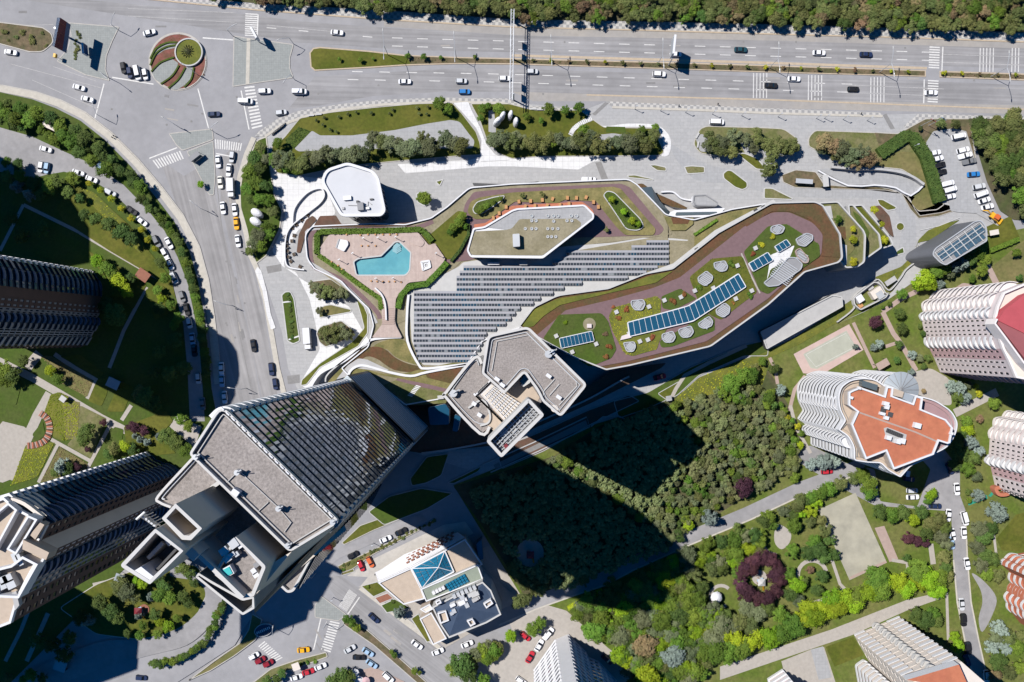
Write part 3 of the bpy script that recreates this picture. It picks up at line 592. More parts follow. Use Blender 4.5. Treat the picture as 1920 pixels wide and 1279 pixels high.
k = MB(); k.ring(ccw(PX(POD, ZP)), ZP-.6, ZP+.9, .38); mpart('parapet', k, 'white')
POOL = shape([(664,491,3),(672,486,2),(715,481,2),(741,455,2),(748,454,3),(769,474,2),(767,507,6),(760,515,4),(669,515,3)], 2)
mtop('roof', POD, 'sedum_beige', ZP-.15)
mtop('terrace', shape([(578,484,8),(574,442,10),(588,427,6),(700,422),(760,424),(810,412),(840,391),(882,354,8),(960,348),(1100,342),(1176,339,8),(1240,402),(1260,440),(1010,470),(865,490),(850,505),(765,545),(762,600),(697,628),(698,608),(690,582),(656,548),(592,504)], 3), 'sedum_beige', ZP)
DECK = shape([(596,470,4),(617,440,4),(784,436,3),(804,460),(815,456),(835,485,3),(826,500,3),(801,526,4),(765,530,5),(742,560,5),(740,600),(742,610),(754,633),(697,633),(717,607),(714,557,4),(660,517),(605,482,5)], 3)
deck = MB(); zd = ZP+1.15
deck.flat(ccw(PX(DECK, zd)), zd, 0, [ccw(PX(POOL, zd))]); deck.wall(ccw(PX(DECK, zd)), ZP, zd, 1); mpart('pool_deck', deck, ['deck', 'concrete_light'])
pl = thing('swimming_pool', 'turquoise angular swimming pool sunk into the timber roof deck', 'pool', W(715,490,ZP))
mb = MB(); PP = ccw(PX(POOL, zd)); mb.wall(offset(PP,.0), ZP+.02, zd, flip=True); part('pool_wall', mb, 'pool_wall', pl)
mb = MB(); mb.flat(offset(PP,-.02), ZP+.32); part('water', mb, 'water', pl)
mb = MB(); mb.ring(offset(PP,-.45), zd, zd+.06, .45); part('rim', mb, 'concrete_light', pl)
for kk in range(4):
    mb = MB(); mb.prism(PX([(737-kk*.5,462+kk*3),(745,455+kk*2),(752+kk*.6,461+kk*3),(744,467+kk*3)], ZP), ZP+.06, ZP+.8-.1*kk); part('step', mb, 'pool_wall', pl)
jz = thing('hot_tub', 'white square hot tub on the deck right of the pool', 'hot tub', W(799,497,zd))
mb = MB(); mb.ring(PX(shape([(788,490,3),(806,487,3),(809,502,3),(792,509,3)]), zd), zd, zd+.5, .7); part('rim', mb, 'white', jz)
mb = MB(); mb.flat(ccw(PX([(789,491),(806,488),(808,502),(792,508)], zd)), zd+.2); part('water', mb, 'concrete_light', jz)
mb = MB(); mb.ring(PX(circ(800,498,5,12), zd), zd+.2, zd+.45, .3); part('seat_ring', mb, 'white', jz)
sq = thing('pool_shelter', 'white flat roofed pavilion box at the upper left of the pool deck', 'pavilion', W(641,460,zd))
mb = MB(); mb.prism(PX(shape([(634,448,3),(652,451,3),(653,459),(645,472,3),(629,464,3)], 2), zd+.8), zd, zd+.8); part('roof', mb, 'white', sq)
mb = MB(); mb.box(W2(634,457,zd), .5, 3.2, zd, zd+1.0, -18); part('screen', mb, 'concrete', sq)
mtop('lawn', shape([(805,441),(860,394,6),(874,402,4),(876,440,6),(852,483),(838,487),(816,455),(805,459),(790,440)], 3), 'lawn', ZP+.25)
mb = MB(); mb.ribbon(PX(curve([(703,540),(715,552),(722,570),(724,600)], False), zd+.9), .5, ZP, zd+.9); mpart('stair_wall', mb, 'white')
for kk in range(8):
    mb = MB(); y = 579+kk*4; mb.box(W2(729-kk*.2, y, zd), 3.6+kk*.1, .5, zd, zd+.03+.02*kk); mpart('step', mb, 'path_pink')
for q in ([(792,438),(812,462),(803,466)], ):
    pass
mtop('planter', shape([(752,437),(785,440),(797,455),(790,464),(775,458),(757,445)], 5), 'deck', zd+.12)
for l in ([(590,502),(583,486),(582,446),(592,432),(604,428),(700,426),(765,428),(790,424),(812,415)], [(590,502),(640,524),(668,546),(706,584),(712,598)]):
    mb = MB(); mb.ribbon(PX(curve(l, False), ZP+.16), 1.5, None, ZP+.16); mpart('terrace_path', mb, 'purple_path')
for l in ([(577,486),(575,446),(588,429),(700,423),(762,425)], [(580,492),(640,530),(690,580),(706,606)]):
    mb = MB(); mb.ribbon(PX(curve(l, False), ZP+.2), 1.0, None, ZP+.2); mpart('gravel_strip', mb, 'concrete')
# upper terrace round the pavilion block
mtop('terrace_path', shape([(868,400),(872,382,6),(888,360,6),(960,353),(1100,347),(1165,344,8),(1182,352),(1246,430,6),(1236,441,6),(1110,445),(1015,447),(880,488),(845,492),(832,500),(760,548),(755,545),(800,520),(838,485),(875,440)], 3), 'purple_path', ZP+.1)
mtop('sedum_bed', shape([(876,398,5),(882,378,6),(900,370),(960,361),(1150,350,5),(1164,354),(1230,430,5),(1226,441,5),(1172,441,6),(1155,425),(1118,378),(1060,374),(1045,381),(965,378),(940,396),(918,410,4),(890,411,5)], 3), 'sedum_yellow', ZP+.35)
mraise('planter_bed', shape([(885,392),(893,378),(930,368),(947,366),(944,374),(922,390),(902,402),(889,401)], 7), 'lawn_dark', ZP+.3, ZP+.8)
mraise('planter_bed', shape([(1130,366),(1138,357),(1152,360),(1203,412),(1208,426),(1196,433),(1174,431),(1150,395)], 8), 'lawn_dark', ZP+.3, ZP+.8)
mtop('sedum_bed', shape([(1180,340),(1190,340),(1244,403),(1253,425),(1252,450),(1290,452),(1296,430),(1310,420),(1375,398),(1300,465),(1255,525),(1080,470),(1255,440),(1248,428)], 3), 'sedum_beige', ZP+.2)
mtop('sedum_bed', [(1244,405),(1258,408),(1300,408),(1300,420),(1285,432),(1258,432)], 'sedum_yellow', ZP+.4)
mtop('sedum_bed', [(1258,408),(1295,408),(1290,420),(1262,420)], 'sedum_red', ZP+.45)
mtop('sedum_bed', shape([(1302,464),(1302,438),(1345,407),(1368,397),(1420,390),(1390,410)], 3), 'sedum_yellow', ZP+.4)
mtop('red_bench_deck', shape([(888,421),(910,418),(955,389),(960,386),(1092,378,5),(1112,394,4),(1114,402),(1094,384),(965,394),(910,424),(890,428)], 2), 'terracotta', ZP+.25)
# dark block with curved white edge
kz = 14.5
KB = shape([(887,428,4),(908,425,4),(960,394,4),(970,391),(1096,384,5),(1114,402,4),(1113,411,3),(1018,485,4),(882,483,5),(875,470,4)], 3)
P = ccw(PX(KB, kz)); w = MB(); w.wall(offset(P,.5), ZP, kz); mpart('wall', w, 'glass_dark')
w = MB(); w.prism(P, kz-.7, kz); mpart('roof', w, ['white'])
w = MB(); w.ring(P, kz, kz+.6, .6); mpart('parapet', w, 'white')
mtop('roof_paving', shape([(908,426),(962,397),(1094,387,3),(1110,403,3),(1109,410),(1070,438),(980,410),(960,432)], 2), 'plaza_grey', kz+.05)
mtop('sedum_bed', shape([(889,434),(950,431),(960,428),(974,411,3),(1080,410,4),(1090,418,4),(1088,425),(1017,479,3),(884,478,4),(879,470)], 2), 'sedum_beige', kz+.1)
for cx, cy, r in ((997,405,3.6),(1027,405,3.4),(1038,405,3.6),(1046,405,3.4),(1071,405,3.6),(1081,405,3.6),(997,414,3.2),(1005,414,3.2),(1038,415,3.2),(1063,414,3.2),(1072,414,3),(985,429,3),(997,429,3.2),(1005,429,3),(1027,429,3),(1036,429,3),(1046,429,3),(1027,444,3),(1034,444,3),(1042,444,3)):
    mb = MB(); p = PX(circ(cx,cy,r,14), kz+.2); mb.ring(p, kz, kz+.5, .22, 0); mb.flat(ccw(p), kz+.3, 1); mpart('roof_light', mb, ['concrete_light', 'glass_pale'])
mb = MB(); mb.prism(PX(shape([(961,439,1.5),(974,438,1.5),(975,462,1.5),(962,463,1.5)]), kz+2.5), kz, kz+2.5); mpart('chimney', mb, 'steel')
mb = MB(); mb.prism(PX([(914,490),(936,490),(936,495),(914,495)], kz-2), ZP, ZP+2); mpart('vent', mb, 'white')
mb = MB(); mb.prism(PX([(974,488),(989,488),(989,497),(974,497)], ZP+2), ZP, ZP+2); mpart('vent', mb, 'concrete_light')
for cx, cy in ((973,378),(995,377),(1017,375),(1036,373),(1064,371),(1081,371),(1099,370),(1113,379),(1122,388),(985,387),(1003,386),(1026,385),(1050,384),(1067,382),(949,388),(936,400),(925,409)):
    mb = MB(); mb.box(W2(cx,cy,ZP+1), .95, 1.3, ZP+.3, ZP+1.1, random.choice((0,5,-20))); mpart('orange_planter', mb, 'orange')
# ------------------------------------------------ sawtooth roof over the mall street
rows = [(455,1212,1254),(464.5,1184,1254),(474,1062,1254),(483.5,1056,1254),(493,1036,1254),(502.5,869,1233),(512,862,1212),(521.7,856,1177),(531.2,856,1091),(540.8,856,1057),(550.4,776,1037),(560,776,1013),(569.5,776,1000),
        (579,776,975),(588.7,776,966),(598.2,776,958),(607.8,776,948),(617.4,776,930),(627,775,912),(636.6,775,908),(646,776,904),(655.7,778,900),(665.3,781,893),(674.8,784,885)]
zr = ZP+.6
mtop('roof_paving', shape([(766,548),(860,500),(868,492),(1060,462),(1150,455),(1205,446),(1262,447),(1312,452),(1300,470),(1200,540),(1080,570),(990,610),(905,690),(792,684),(772,640)], 4), 'concrete_light', ZP+.05)
for y, x0, x1 in rows:
    fr = MB(); gl = MB(); n = max(1, round((x1-x0)/5.55)); st = (x1-x0)/n
    a0 = W2(x0, y-4.6, zr); a1 = W2(x1, y-4.6, zr); b0 = W2(x0, y-.4, zr+.5); b1 = W2(x1, y-.4, zr+.5); c0 = W2(x0, y+4.9, zr); c1 = W2(x1, y+4.9, zr)
    fr.add([(*a0,zr),(*a1,zr),(*b1,zr+.55),(*b0,zr+.55)], [(3,2,1,0)])                 # solid slope
    fr.add([(*b0,zr+.55),(*b1,zr+.55),(*c1,zr-.1),(*c0,zr-.1)], [(3,2,1,0)])
    fr.add([(*a0,zr),(*b0,zr+.55),(*c0,zr-.1)], [(0,1,2)]); fr.add([(*a1,zr),(*b1,zr+.55),(*c1,zr-.1)], [(2,1,0)])
    for i in range(n):
        u0 = x0+i*st+.72; u1 = x0+(i+1)*st-.72; t0, t1 = .08, .88
        def fp(u, t): 
            q = lerp(W2(u, y-.4, zr+.5), W2(u, y+4.9, zr), t); return (q[0], q[1]-.02, zr+.55-.65*t+.04)
        gl.quad(fp(u0,t1), fp(u1,t1), fp(u1,t0), fp(u0,t0), random.choice((0,0,1,2,2,2)) if 845 < u0 < 890 else random.choice((0,0,0,1,1,2,3)) if random.random() < .55 else 0)
    ob = mpart('skylight', fr, 'louver'); mpart('pane', gl, ['glass_tint', 'glass_grey', 'glass_blue', 'glass_pale'], kind='stuff', p=ob)
# ------------------------------------------------ south-west sedum slope and its walls
zs = 5.0
def curb(line, w=.7, z0=0, z1=6, m='white', name='parapet', p=None):
    mb = MB(); mb.ribbon(PX(line, z1), w, z0, z1); mpart(name, mb, m, p=p)
mtop('sedum_bed', shape([(645,690),(690,650),(702,640),(745,632),(762,640,5),(790,682),(800,692),(880,680),(850,740),(760,752),(700,712),(652,706)], 4), 'sedum_beige', ZP+.12)
mtop('sedum_bed', curve([(700,652),(712,642),(740,635),(760,640),(775,662),(790,684),(760,678),(740,668),(725,655)]), 'sedum_yellow', ZP+.2)
mtop('sedum_bed', curve([(645,690),(670,660),(700,650),(722,655),(740,670),(765,682),(800,690),(790,698),(740,694),(705,672),(680,672),(650,712)]), 'sedum_red', ZP+.25)
mtop('sedum_bed', curve([(615,716),(640,690),(672,662),(690,655),(680,670),(650,695),(625,716)]), 'sedum_yellow', ZP+.22)
mtop('path', shape([(630,712),(652,685),(672,672),(688,674),(730,694),(712,696),(665,690),(650,706)], 3), 'concrete', ZP+.3)
mtop('sedum_bed', curve([(645,708),(655,692),(675,690),(735,703),(800,690),(870,678),(856,700),(838,730),(760,712),(700,702),(665,708)]), 'sedum_yellow', ZP+.28)
mtop('sedum_bed', shape([(798,698),(868,686),(848,720),(800,708)], 3), 'sedum_red', ZP+.33)
mtop('path', [(745,709),(800,720),(842,730),(840,736),(790,726),(742,713)], 'purple_path', ZP+.33)
mtop('sedum_bed', [(742,713),(800,728),(842,738),(836,756),(770,760),(720,722)], 'moss', ZP+.31)
curb(curve([(580,730),(600,700),(640,680),(662,665),(690,640),(716,634),(752,632)], False), .8, 0, ZP+.9)
curb(curve([(652,706),(658,694),(672,686),(690,687),(730,698),(770,705),(800,698),(880,683)], False), .8, 0, ZP+1)
curb(curve([(766,552),(763,590),(764,640),(785,684),(797,691),(830,688),(880,682)], False), .8, 0, ZP+1)
curb(curve([(610,716),(616,700),(660,664),(690,645)], False), .5, 0, ZP+.9, 'concrete_light')
for i in range(8):
    mb = MB(); p = lerp((769,742),(784,724), i/7); mb.box(W2(p[0],p[1],ZP+.4), 1.7, .35, ZP+.3, ZP+.45, -15); mpart('stepping_slab', mb, 'white')
for q in ([(820,742),(831,741),(832,748),(821,749)],):
    mb = MB(); mb.prism(PX(q, ZP+1.5), ZP, ZP+1.5); mpart('vent', mb, 'concrete_light')
mb = MB(); mb.prism(PX(shape([(802,765,3),(835,757,4),(842,768),(842,796,4),(806,797,4)]), ZP+2), 2, ZP+2, 1, 0); mpart('skylight', mb, ['glass_blue', 'concrete_light'])
mb = MB(); mb.prism(PX(shape([(853,777,3),(864,782,3),(858,810,3),(848,808,3)]), ZP+1), 2, ZP+1, 1, 0); mpart('skylight', mb, ['glass_blue', 'concrete_light'])
mtop('terrace', shape([(700,712),(760,752),(850,740),(905,800),(1110,720),(1140,700),(1180,690),(1250,680),(1240,690),(1110,755),(930,835),(790,850),(760,845)], 5), 'mulch', 3.0)
curb(curve([(790,850),(850,842),(930,825),(1000,795),(1100,750),(1160,716),(1180,706)], False), .6, 0, 3.6, 'concrete')
# ------------------------------------------------ right wing with the roof garden
ZW = 20.0
RW = shape([(972,612),(1000,575,8),(1045,553,10),(1140,540),(1210,512,8),(1260,503),(1345,436),(1445,380,6),(1528,378,6),(1543,386,4),(1575,440),(1579,484,5),(1572,493,5),(1508,511),(1440,572),(1332,650,6),(1180,686),(1136,694),(1080,672),(1020,640)], 3)
wg = MB(); P = ccw(PX(RW, ZW)); q0 = offset(P,.3); wg.wall(q0, 0, ZW); mpart('wall', wg, 'grey_wall'); wg = MB(); wg.wall(offset(P,.22), 0, 2.2); f0 = mpart('window_band', wg, 'glass_tint'); f0.location = (0,0,3)
for k in range(1, 4):
    c = f0.copy(); C.objects.link(c); c.parent = ml; c.location = (0,0,3+4.3*k)
wg = MB(); wg.flat(offset(P,.1), ZW); mpart('roof', wg, 'sedum_red')
wg = MB(); wg.ring(P, ZW-.8, ZW+.8, .45); mpart('parapet', wg, 'concrete_light')
mtop('path', shape([(1002,632),(1040,600),(1060,582),(1145,562),(1225,540,8),(1275,520),(1395,425),(1448,398,10),(1480,398,8),(1525,418,10),(1543,440,6),(1540,478,6),(1500,505),(1440,560),(1325,640,8),(1175,678),(1120,688),(1020,640)], 4), 'purple_path', ZW+.1)
mtop('sedum_bed', shape([(975,608),(1002,580,6),(1045,560,8),(1140,546),(1215,518,6),(1262,508),(1230,530),(1140,550),(1050,572),(1020,592),(1000,612),(985,614)], 3), 'sedum_lime', ZW+.12)
mtop('sedum_bed', [(1390,420),(1450,385),(1528,382),(1542,390),(1572,442),(1576,483),(1540,480),(1544,440),(1520,412),(1480,396),(1448,396),(1400,425)], 'sedum_red', ZW+.12)
mtop('sedum_bed', shape([(1018,635),(1048,590,4),(1128,587,6),(1140,602),(1156,655,4),(1146,672),(1105,688),(1080,672)], 4), 'lawn_dark', ZW+.25)
mtop('sedum_bed', shape([(1141,594,6),(1150,577),(1230,555),(1240,562),(1238,590),(1255,610),(1236,640),(1232,655),(1185,668,5),(1170,662),(1148,620)], 5), 'sedum_lime', ZW+.25)
mtop('sedum_bed', shape([(1240,556),(1275,541,4),(1306,560),(1262,582),(1242,578)], 4), 'lawn_dark', ZW+.26)
mtop('sedum_bed', shape([(1292,520,6),(1335,485,4),(1392,480,6),(1420,548,5),(1390,570),(1352,600,5),(1330,590),(1308,562)], 5), 'lawn', ZW+.25)
mtop('sedum_bed', shape([(1236,640),(1290,610),(1320,585),(1340,597),(1340,620),(1260,650,5),(1240,652)], 5), 'lawn_dark', ZW+.25)
mtop('sedum_bed', shape([(1394,472,5),(1440,424,6),(1475,420,6),(1536,458,4),(1538,480),(1505,503),(1440,552,5),(1424,545)], 5), 'lawn_dark', ZW+.25)
curb([(1306,562),(1312,566)], .4, ZW, ZW+.4, 'concrete_light'); curb([(1390,475),(1410,520),(1425,550)], .5, ZW, ZW+.35, 'path')
def skylight(pts_left, pts_right, n, name='skylight', m='glass_blue', z=None):
    """long glazed strip between two chains of photo points, n panes"""
    z = z or ZW+.25; zt = z+.9; out = pts_left+pts_right[::-1]
    P = ccw(PX(shape(out, 3), zt)); fr = MB(); fr.prism(P, z, zt); ob = mpart(name, fr, 'white')
    def along(ch, t):
        L = [math.dist(ch[i], ch[i+1]) for i in range(len(ch)-1)]; d = t*sum(L)
        for i, l in enumerate(L):
            if d <= l or i == len(L)-1: return lerp(ch[i], ch[i+1], d/l)
            d -= l
    for i in range(n):
        t0 = (i+.035)/n if i else .16/n; t1 = (i+.965)/n if i < n-1 else 1-.16/n
        a, b, c, d = along(pts_left,t0), along(pts_right,t0), along(pts_right,t1), along(pts_left,t1)
        q = [lerp(a,b,.06), lerp(a,b,.94), lerp(d,c,.94), lerp(d,c,.06)]
        g = MB(); PQ = ccw(PX(q, zt)); g.prism(PQ, zt-.1, zt+.04); part('pane', g, m, ob)
skylight([(1176,604),(1290,573),(1385,512)], [(1180,632),(1300,603),(1400,538)], 21)
skylight([(1048,634),(1110,620)], [(1052,654),(1115,640)], 9)
skylight([(1403,494),(1440,472)], [(1412,510),(1451,488)], 4)
skylight([(1452,462),(1475,448)], [(1460,474),(1484,460)], 3)
def louvre_pit(pts, n=3, m='steel', grille='dark_metal'):
    z = ZW+.25; P = ccw(PX(shape(pts, 4), z+1)); mb = MB(); mb.ring(P, z, z+.9, .28); ob = mpart('roof_vent', mb, m)
    g = MB(); g.flat(P, z+.5); part('grille', g, 'grey_wall', ob)
    xs = [p[0] for p in P]; ys = [p[1] for p in P]; c = (sum(xs)/len(xs), sum(ys)/len(ys)); rr = min(max(xs)-min(xs), max(ys)-min(ys))*.36
    for k in range(n*2):
        b = MB(); o2 = (k-(n*2-1)/2)*rr/n; b.box((c[0]+o2*.55, c[1]+o2*.83), rr*1.9, .28, z+.5, z+.85, -33); part('slat', b, 'steel', ob)
for q in ([(1183,563),(1207,561),(1211,570),(1205,582),(1190,582),(1183,572)], [(1338,492),(1360,488),(1366,500),(1362,508),(1350,510),(1340,503)], [(1308,520),(1325,507),(1338,518),(1335,528),(1322,537),(1310,530)],
          [(1342,580),(1360,567),(1370,576),(1368,588),(1356,596),(1344,590)], [(1309,606),(1330,592),(1338,602),(1335,612),(1320,617),(1311,613)], [(1272,617),(1296,610),(1302,622),(1295,632),(1280,634),(1273,626)], [(1241,626),(1262,620),(1268,632),(1262,642),(1247,643),(1241,635)],
          [(1446,424),(1462,420),(1473,426),(1468,437),(1455,440),(1445,434)], [(1492,448),(1512,436),(1525,440),(1525,450),(1510,463),(1497,460)], [(1168,642),(1190,640),(1193,650),(1188,660),(1175,660)]):
    louvre_pit(q)
louvre_pit([(1432,530),(1450,515),(1478,482),(1492,482),(1506,495),(1503,505),(1460,536),(1440,538)], 5)
louvre_pit([(1491,470),(1500,464),(1518,485),(1516,493),(1507,494),(1495,482)], 2, 'path_pink')
for cx, cy in ((1417,465),(1383,498),(1303,545),(1246,563),(1277,557),(1217,575),(1156,585),(1043,630),(1410,545),(1380,560),(1338,540),(1180,625),(1200,640),(1118,645),(1073,660),(1215,637)):
    mb = MB(); mb.box(W2(cx,cy,ZW+1), 1.3, 1.3, ZW+.2, ZW+.95, 25); mpart('vent', mb, 'concrete_light')
mb = MB(); mb.prism(PX(circ(1105,608,12,20), ZW+.4), ZW, ZW+.4); mpart('gravel_ring', mb, 'sedum_beige')
mb = MB(); mb.box(W2(1105,611,ZW+1.2), 1.5, 1.3, ZW+.3, ZW+1.2); mpart('vent', mb, 'pink_pale')
mb = MB(); mb.prism(PX([(1166,630),(1181,625),(1184,633),(1163,638)], ZW+1), ZW, ZW+1); mpart('vent', mb, 'pink_pale')
mtop('paving', shape([(1445,478),(1490,460),(1480,485),(1445,505),(1438,525)], 3), 'plaza_white', ZW+.27)
# white ledge with vents beside the wing
mtop('ledge', [(985,600),(1030,560),(1060,552),(1140,540),(1208,513),(1262,494),(1340,432),(1450,374),(1456,380),(1348,440),(1268,502),(1215,520),(1145,546),(1050,562),(1010,585)], 'concrete_light', ZP+6.0)
for cx, cy in ((1418,394),(1432,388),(1379,422),(1358,442),(1310,475),(1307,467),(1008,595),(978,610)):
    mb = MB(); mb.box(W2(cx,cy,ZP+7), 1.2, 1.0, ZP+6, ZP+6.8, 30); mpart('vent', mb, 'dark_metal')
# stepped terraces at the east end
for pts, z, m in ((shape([(1534,380),(1570,378,5),(1618,432,4),(1622,442),(1620,492,5),(1606,502,5),(1584,503),(1560,470)], 3), 15.5, 'moss'),
                  (shape([(1588,384,5),(1598,384),(1648,440,4),(1652,465),(1620,488),(1600,490)], 3), 11.0, 'moss'), (shape([(1598,385),(1615,384,4),(1668,446,4),(1674,460),(1650,468),(1640,470)], 3), 7.5, 'lawn')):
    slab('planted_roof', pts, 0, z, 'grey_wall', m, (.8, .45, 'concrete_light'))
mtop('sedum_bed', shape([(1568,425),(1590,425),(1590,445),(1578,452)], 3), 'sedum_red', 15.55)
mtop('sedum_bed', shape([(1584,405),(1600,415),(1612,440),(1600,470),(1590,480),(1586,440)], 4), 'lawn_dry', 15.56)
for q in ([(1544,387),(1558,386),(1562,410),(1552,406)], [(1577,457),(1588,460),(1588,495),(1583,499)]): mtop('roof_paving', q, 'concrete', 15.6)
mtop('sedum_bed', shape([(1598,395),(1612,405),(1630,435),(1622,470),(1618,440)], 3), 'lawn_dark', 11.2)
mtop('sedum_bed', shape([(1630,388),(1650,385,3),(1668,405),(1676,445),(1668,440),(1640,402)], 3), 'mulch', .4)
# glazed entrance wedge, planters and white ramp box north of the wing
mb = MB(); pk = [W(1200,352,6),W(1222,350,4),W(1238,378,4),(W(1230,385,7)),W(1254,395,4),W(1253,404,3),W(1228,400,5)]
mb.add(pk, [(0,3,1),(1,3,2),(0,6,3),(6,5,3),(3,5,4),(2,3,4)]); mpart('glass_canopy', mb, 'glass_grey')
mb = MB(); mb.prism(PX(shape([(1190,345),(1205,344,3),(1230,362),(1270,380),(1290,390),(1285,392),(1260,388),(1225,372)], 2), 2.0), 0, 2.0, 1, 0); mpart('planting_bed', mb, ['sedum_red', 'concrete_light'])
mb = MB(); mb.prism(PX(shape([(1248,402),(1265,394),(1360,390),(1345,407),(1262,407)], 3), 3.0), 0, 3.0, 0, 0); mpart('canopy', mb, 'white')
mb = MB(); mb.prism(PX(shape([(1268,398),(1345,397),(1343,402),(1266,404)], 2), 3.3), 3.0, 3.3); mpart('rooflight', mb, 'glass_grey')
mb = MB(); mb.prism(PX([(886,343),(960,346),(1010,340),(1000,343),(960,349),(888,348)], .3), .06, .3); mpart('ramp_slot', mb, 'dark_metal')
rh = thing('ramp_pavilion', 'flat grey roofed angular pavilion beside the white ramp north of the wing', 'pavilion', W(1325,375))
mb = MB(); P = PX(shape([(1300,366,3),(1323,365),(1347,380,3),(1344,387),(1304,386,4),(1299,378)], 2), 3.5); mb.prism(P, 0, 3.5); part('wall', mb, 'white', rh)
mb = MB(); mb.ring(P, 3.5, 3.9, .4); part('parapet', mb, 'grey_wall', rh)
mb = MB(); mb.flat(offset(ccw(P),.4), 3.56); part('roof', mb, 'plaza_grey', rh)
wl = thing('ramp_wall', 'curved white wall of the ramp left of the grey pavilion', 'wall', W(1270,367))
mb = MB(); mb.ribbon(PX(curve([(1240,360),(1262,360),(1278,372),(1300,376)], False), 1.2), .5, .05, 1.2); part('wall', mb, 'white', wl)

# ================================================================ WHITE PAVILION
wp = thing('white_pavilion', 'white roofed rounded pavilion above the pool with dark glazed walls', 'building', W(663,358))
z = 14.0
P = ccw(PX(shape([(602,340,10),(612,318,10),(652,305,8),(700,320,9),(711,334,6),(724,396,8),(716,406,8),(640,407,10)], 3), z))
mb = MB(); mb.wall(offset(P,1.0), 0, z-.6); part('glazed_wall', mb, 'glass_dark', wp)
for i in range(0, len(P), 1):
    a = offset(P,.9)
for i in range(len(a)):
    p, q2 = Vector(a[i]), Vector(a[(i+1) % len(a)]); n = int((q2-p).length/1.6)
    for k in range(n):
        c = p+(q2-p)*((k+.5)/n); mb = MB(); mb.box((c.x,c.y), .14, .3, .1, z-.65, math.degrees(math.atan2((q2-p).y,(q2-p).x))); part('mullion', mb, 'steel', wp)
mb = MB(); mb.prism(P, z-.6, z, bottom=True); part('roof', mb, 'white_roof', wp)
mb = MB(); mb.ring(P, z+.003, z+.7, .9); part('parapet', mb, 'white', wp)
for c, sx, sy, h, m in (((677,388),2.0,2.6,1.4,'grey_wall'), ((652,372),2.6,1.4,.9,'steel'), ((690,391),1.2,.8,.8,'steel'), ((671,379),.8,.8,.9,'dark_metal'), ((697,374),1.2,.5,.5,'dark_metal'), ((644,391),.8,.8,.5,'concrete')):
    mb = MB(); mb.box(W2(*c,z), sx, sy, z, z+h, 5); part('rooftop_unit', mb, m, wp)
mb = MB(); mb.ribbon(PX([(653,385),(690,386),(690,378),(697,384)], z), .2, z, z+.3); part('pipe', mb, 'concrete', wp)
mtop('forecourt', shape([(590,420),(600,405),(630,404),(640,420),(760,418),(800,412),(762,424),(588,427)], 2), 'mulch', ZP+.4, p=ml)
ew = thing('curved_terrace_wall', 'white curved planter wall sweeping left of the white pavilion', 'wall', W(570,400))
mb = MB(); mb.ribbon(PX(curve([(548,420),(552,390),(575,362),(600,353),(608,365),(600,380),(578,398),(545,425),(535,450),(535,490),(545,502),(570,506)], False), 1.2), .4, .05, 1.2); part('wall', mb, 'white', ew)
# ================================================================ TOWERS
def dupmesh(o, name, parent, loc):
    c = o.copy(); C.objects.link(c); c.name = name; c.parent = parent; c.location = loc; return c
def perp(a, b):
    d = (Vector(b)-Vector(a)); l = d.length; d.normalize(); return d, Vector((d.y, -d.x)), l      # along, outward for a CCW outline
def balcony_mesh(a, b, depth, bulge, z0=0.0, hgt=1.05, slab_t=.22, rail='white', bow=6):
    """a floor slab with a solid front, straight or bowed out between a and b"""
    d, n, l = perp(a, b); A = Vector(a)
    line = []
    for k in range(bow+1):
        t = k/bow; o = depth + bulge*math.sin(math.pi*t); p = A+d*(l*t)+n*o; line.append((p.x, p.y))
    mb = MB(); pl_ = [tuple(a)]+line+[tuple(b)]
    mb.prism(pl_, z0, z0+slab_t, 1, bottom=True)
    mb.ribbon(line, .16, z0+slab_t, z0+slab_t+hgt, 0)
    return mb
def window_cells(a, b, z0, z1, floors, cols, wfrac=.5, hfrac=.55, out=.06):
    d, n, l = perp(a, b); A = Vector(a); mb = MB(); fh = (z1-z0)/floors; cw = l/cols
    for f in range(floors):
        for c in range(cols):
            u0 = (c+.5-wfrac/2)*cw; u1 = (c+.5+wfrac/2)*cw; zb = z0+fh*(f+.5-hfrac/2); zt = zb+fh*hfrac
            p0 = A+d*u0+n*out; p1 = A+d*u1+n*out
            mb.quad((p0.x,p0.y,zb),(p1.x,p1.y,zb),(p1.x,p1.y,zt),(p0.x,p0.y,zt), 0)
            q0 = A+d*(u0-.1)+n*(out+.18); q1 = A+d*(u1+.1)+n*(out+.18); r0 = A+d*(u0-.1); r1 = A+d*(u1+.1)
            mb.quad((r0.x,r0.y,zb),(r1.x,r1.y,zb),(q1.x,q1.y,zb),(q0.x,q0.y,zb), 1)
    return mb
def seg_wall(a, b, z0, z1):
    mb = MB(); mb.quad((a[0],a[1],z0),(b[0],b[1],z0),(b[0],b[1],z1),(a[0],a[1],z1)); return mb
def ring_box(root, px, zt, zf, t, wall_m, cap_m, floor_m, z0=0, nm='parapet'):
    P = ccw(PX(px, zt)); q = offset(P, t)
    mb = MB(); mb.wall(P, z0, zt-.6); part('wall', mb, wall_m, root)
    mb = MB(); n = len(P); mb.add([(x,y,zt) for x,y in P]+[(x,y,zt) for x,y in q], [(i,(i+1)%n,(i+1)%n+n,i+n) for i in range(n)]); mb.wall(P, zt-.6, zt, flip=False); part(nm, mb, cap_m, root)
    mb = MB(); mb.wall(q, zf, zt, flip=True); part('inner_wall', mb, wall_m, root)
    mb = MB(); mb.flat(q, zf); part('roof', mb, floor_m, root)

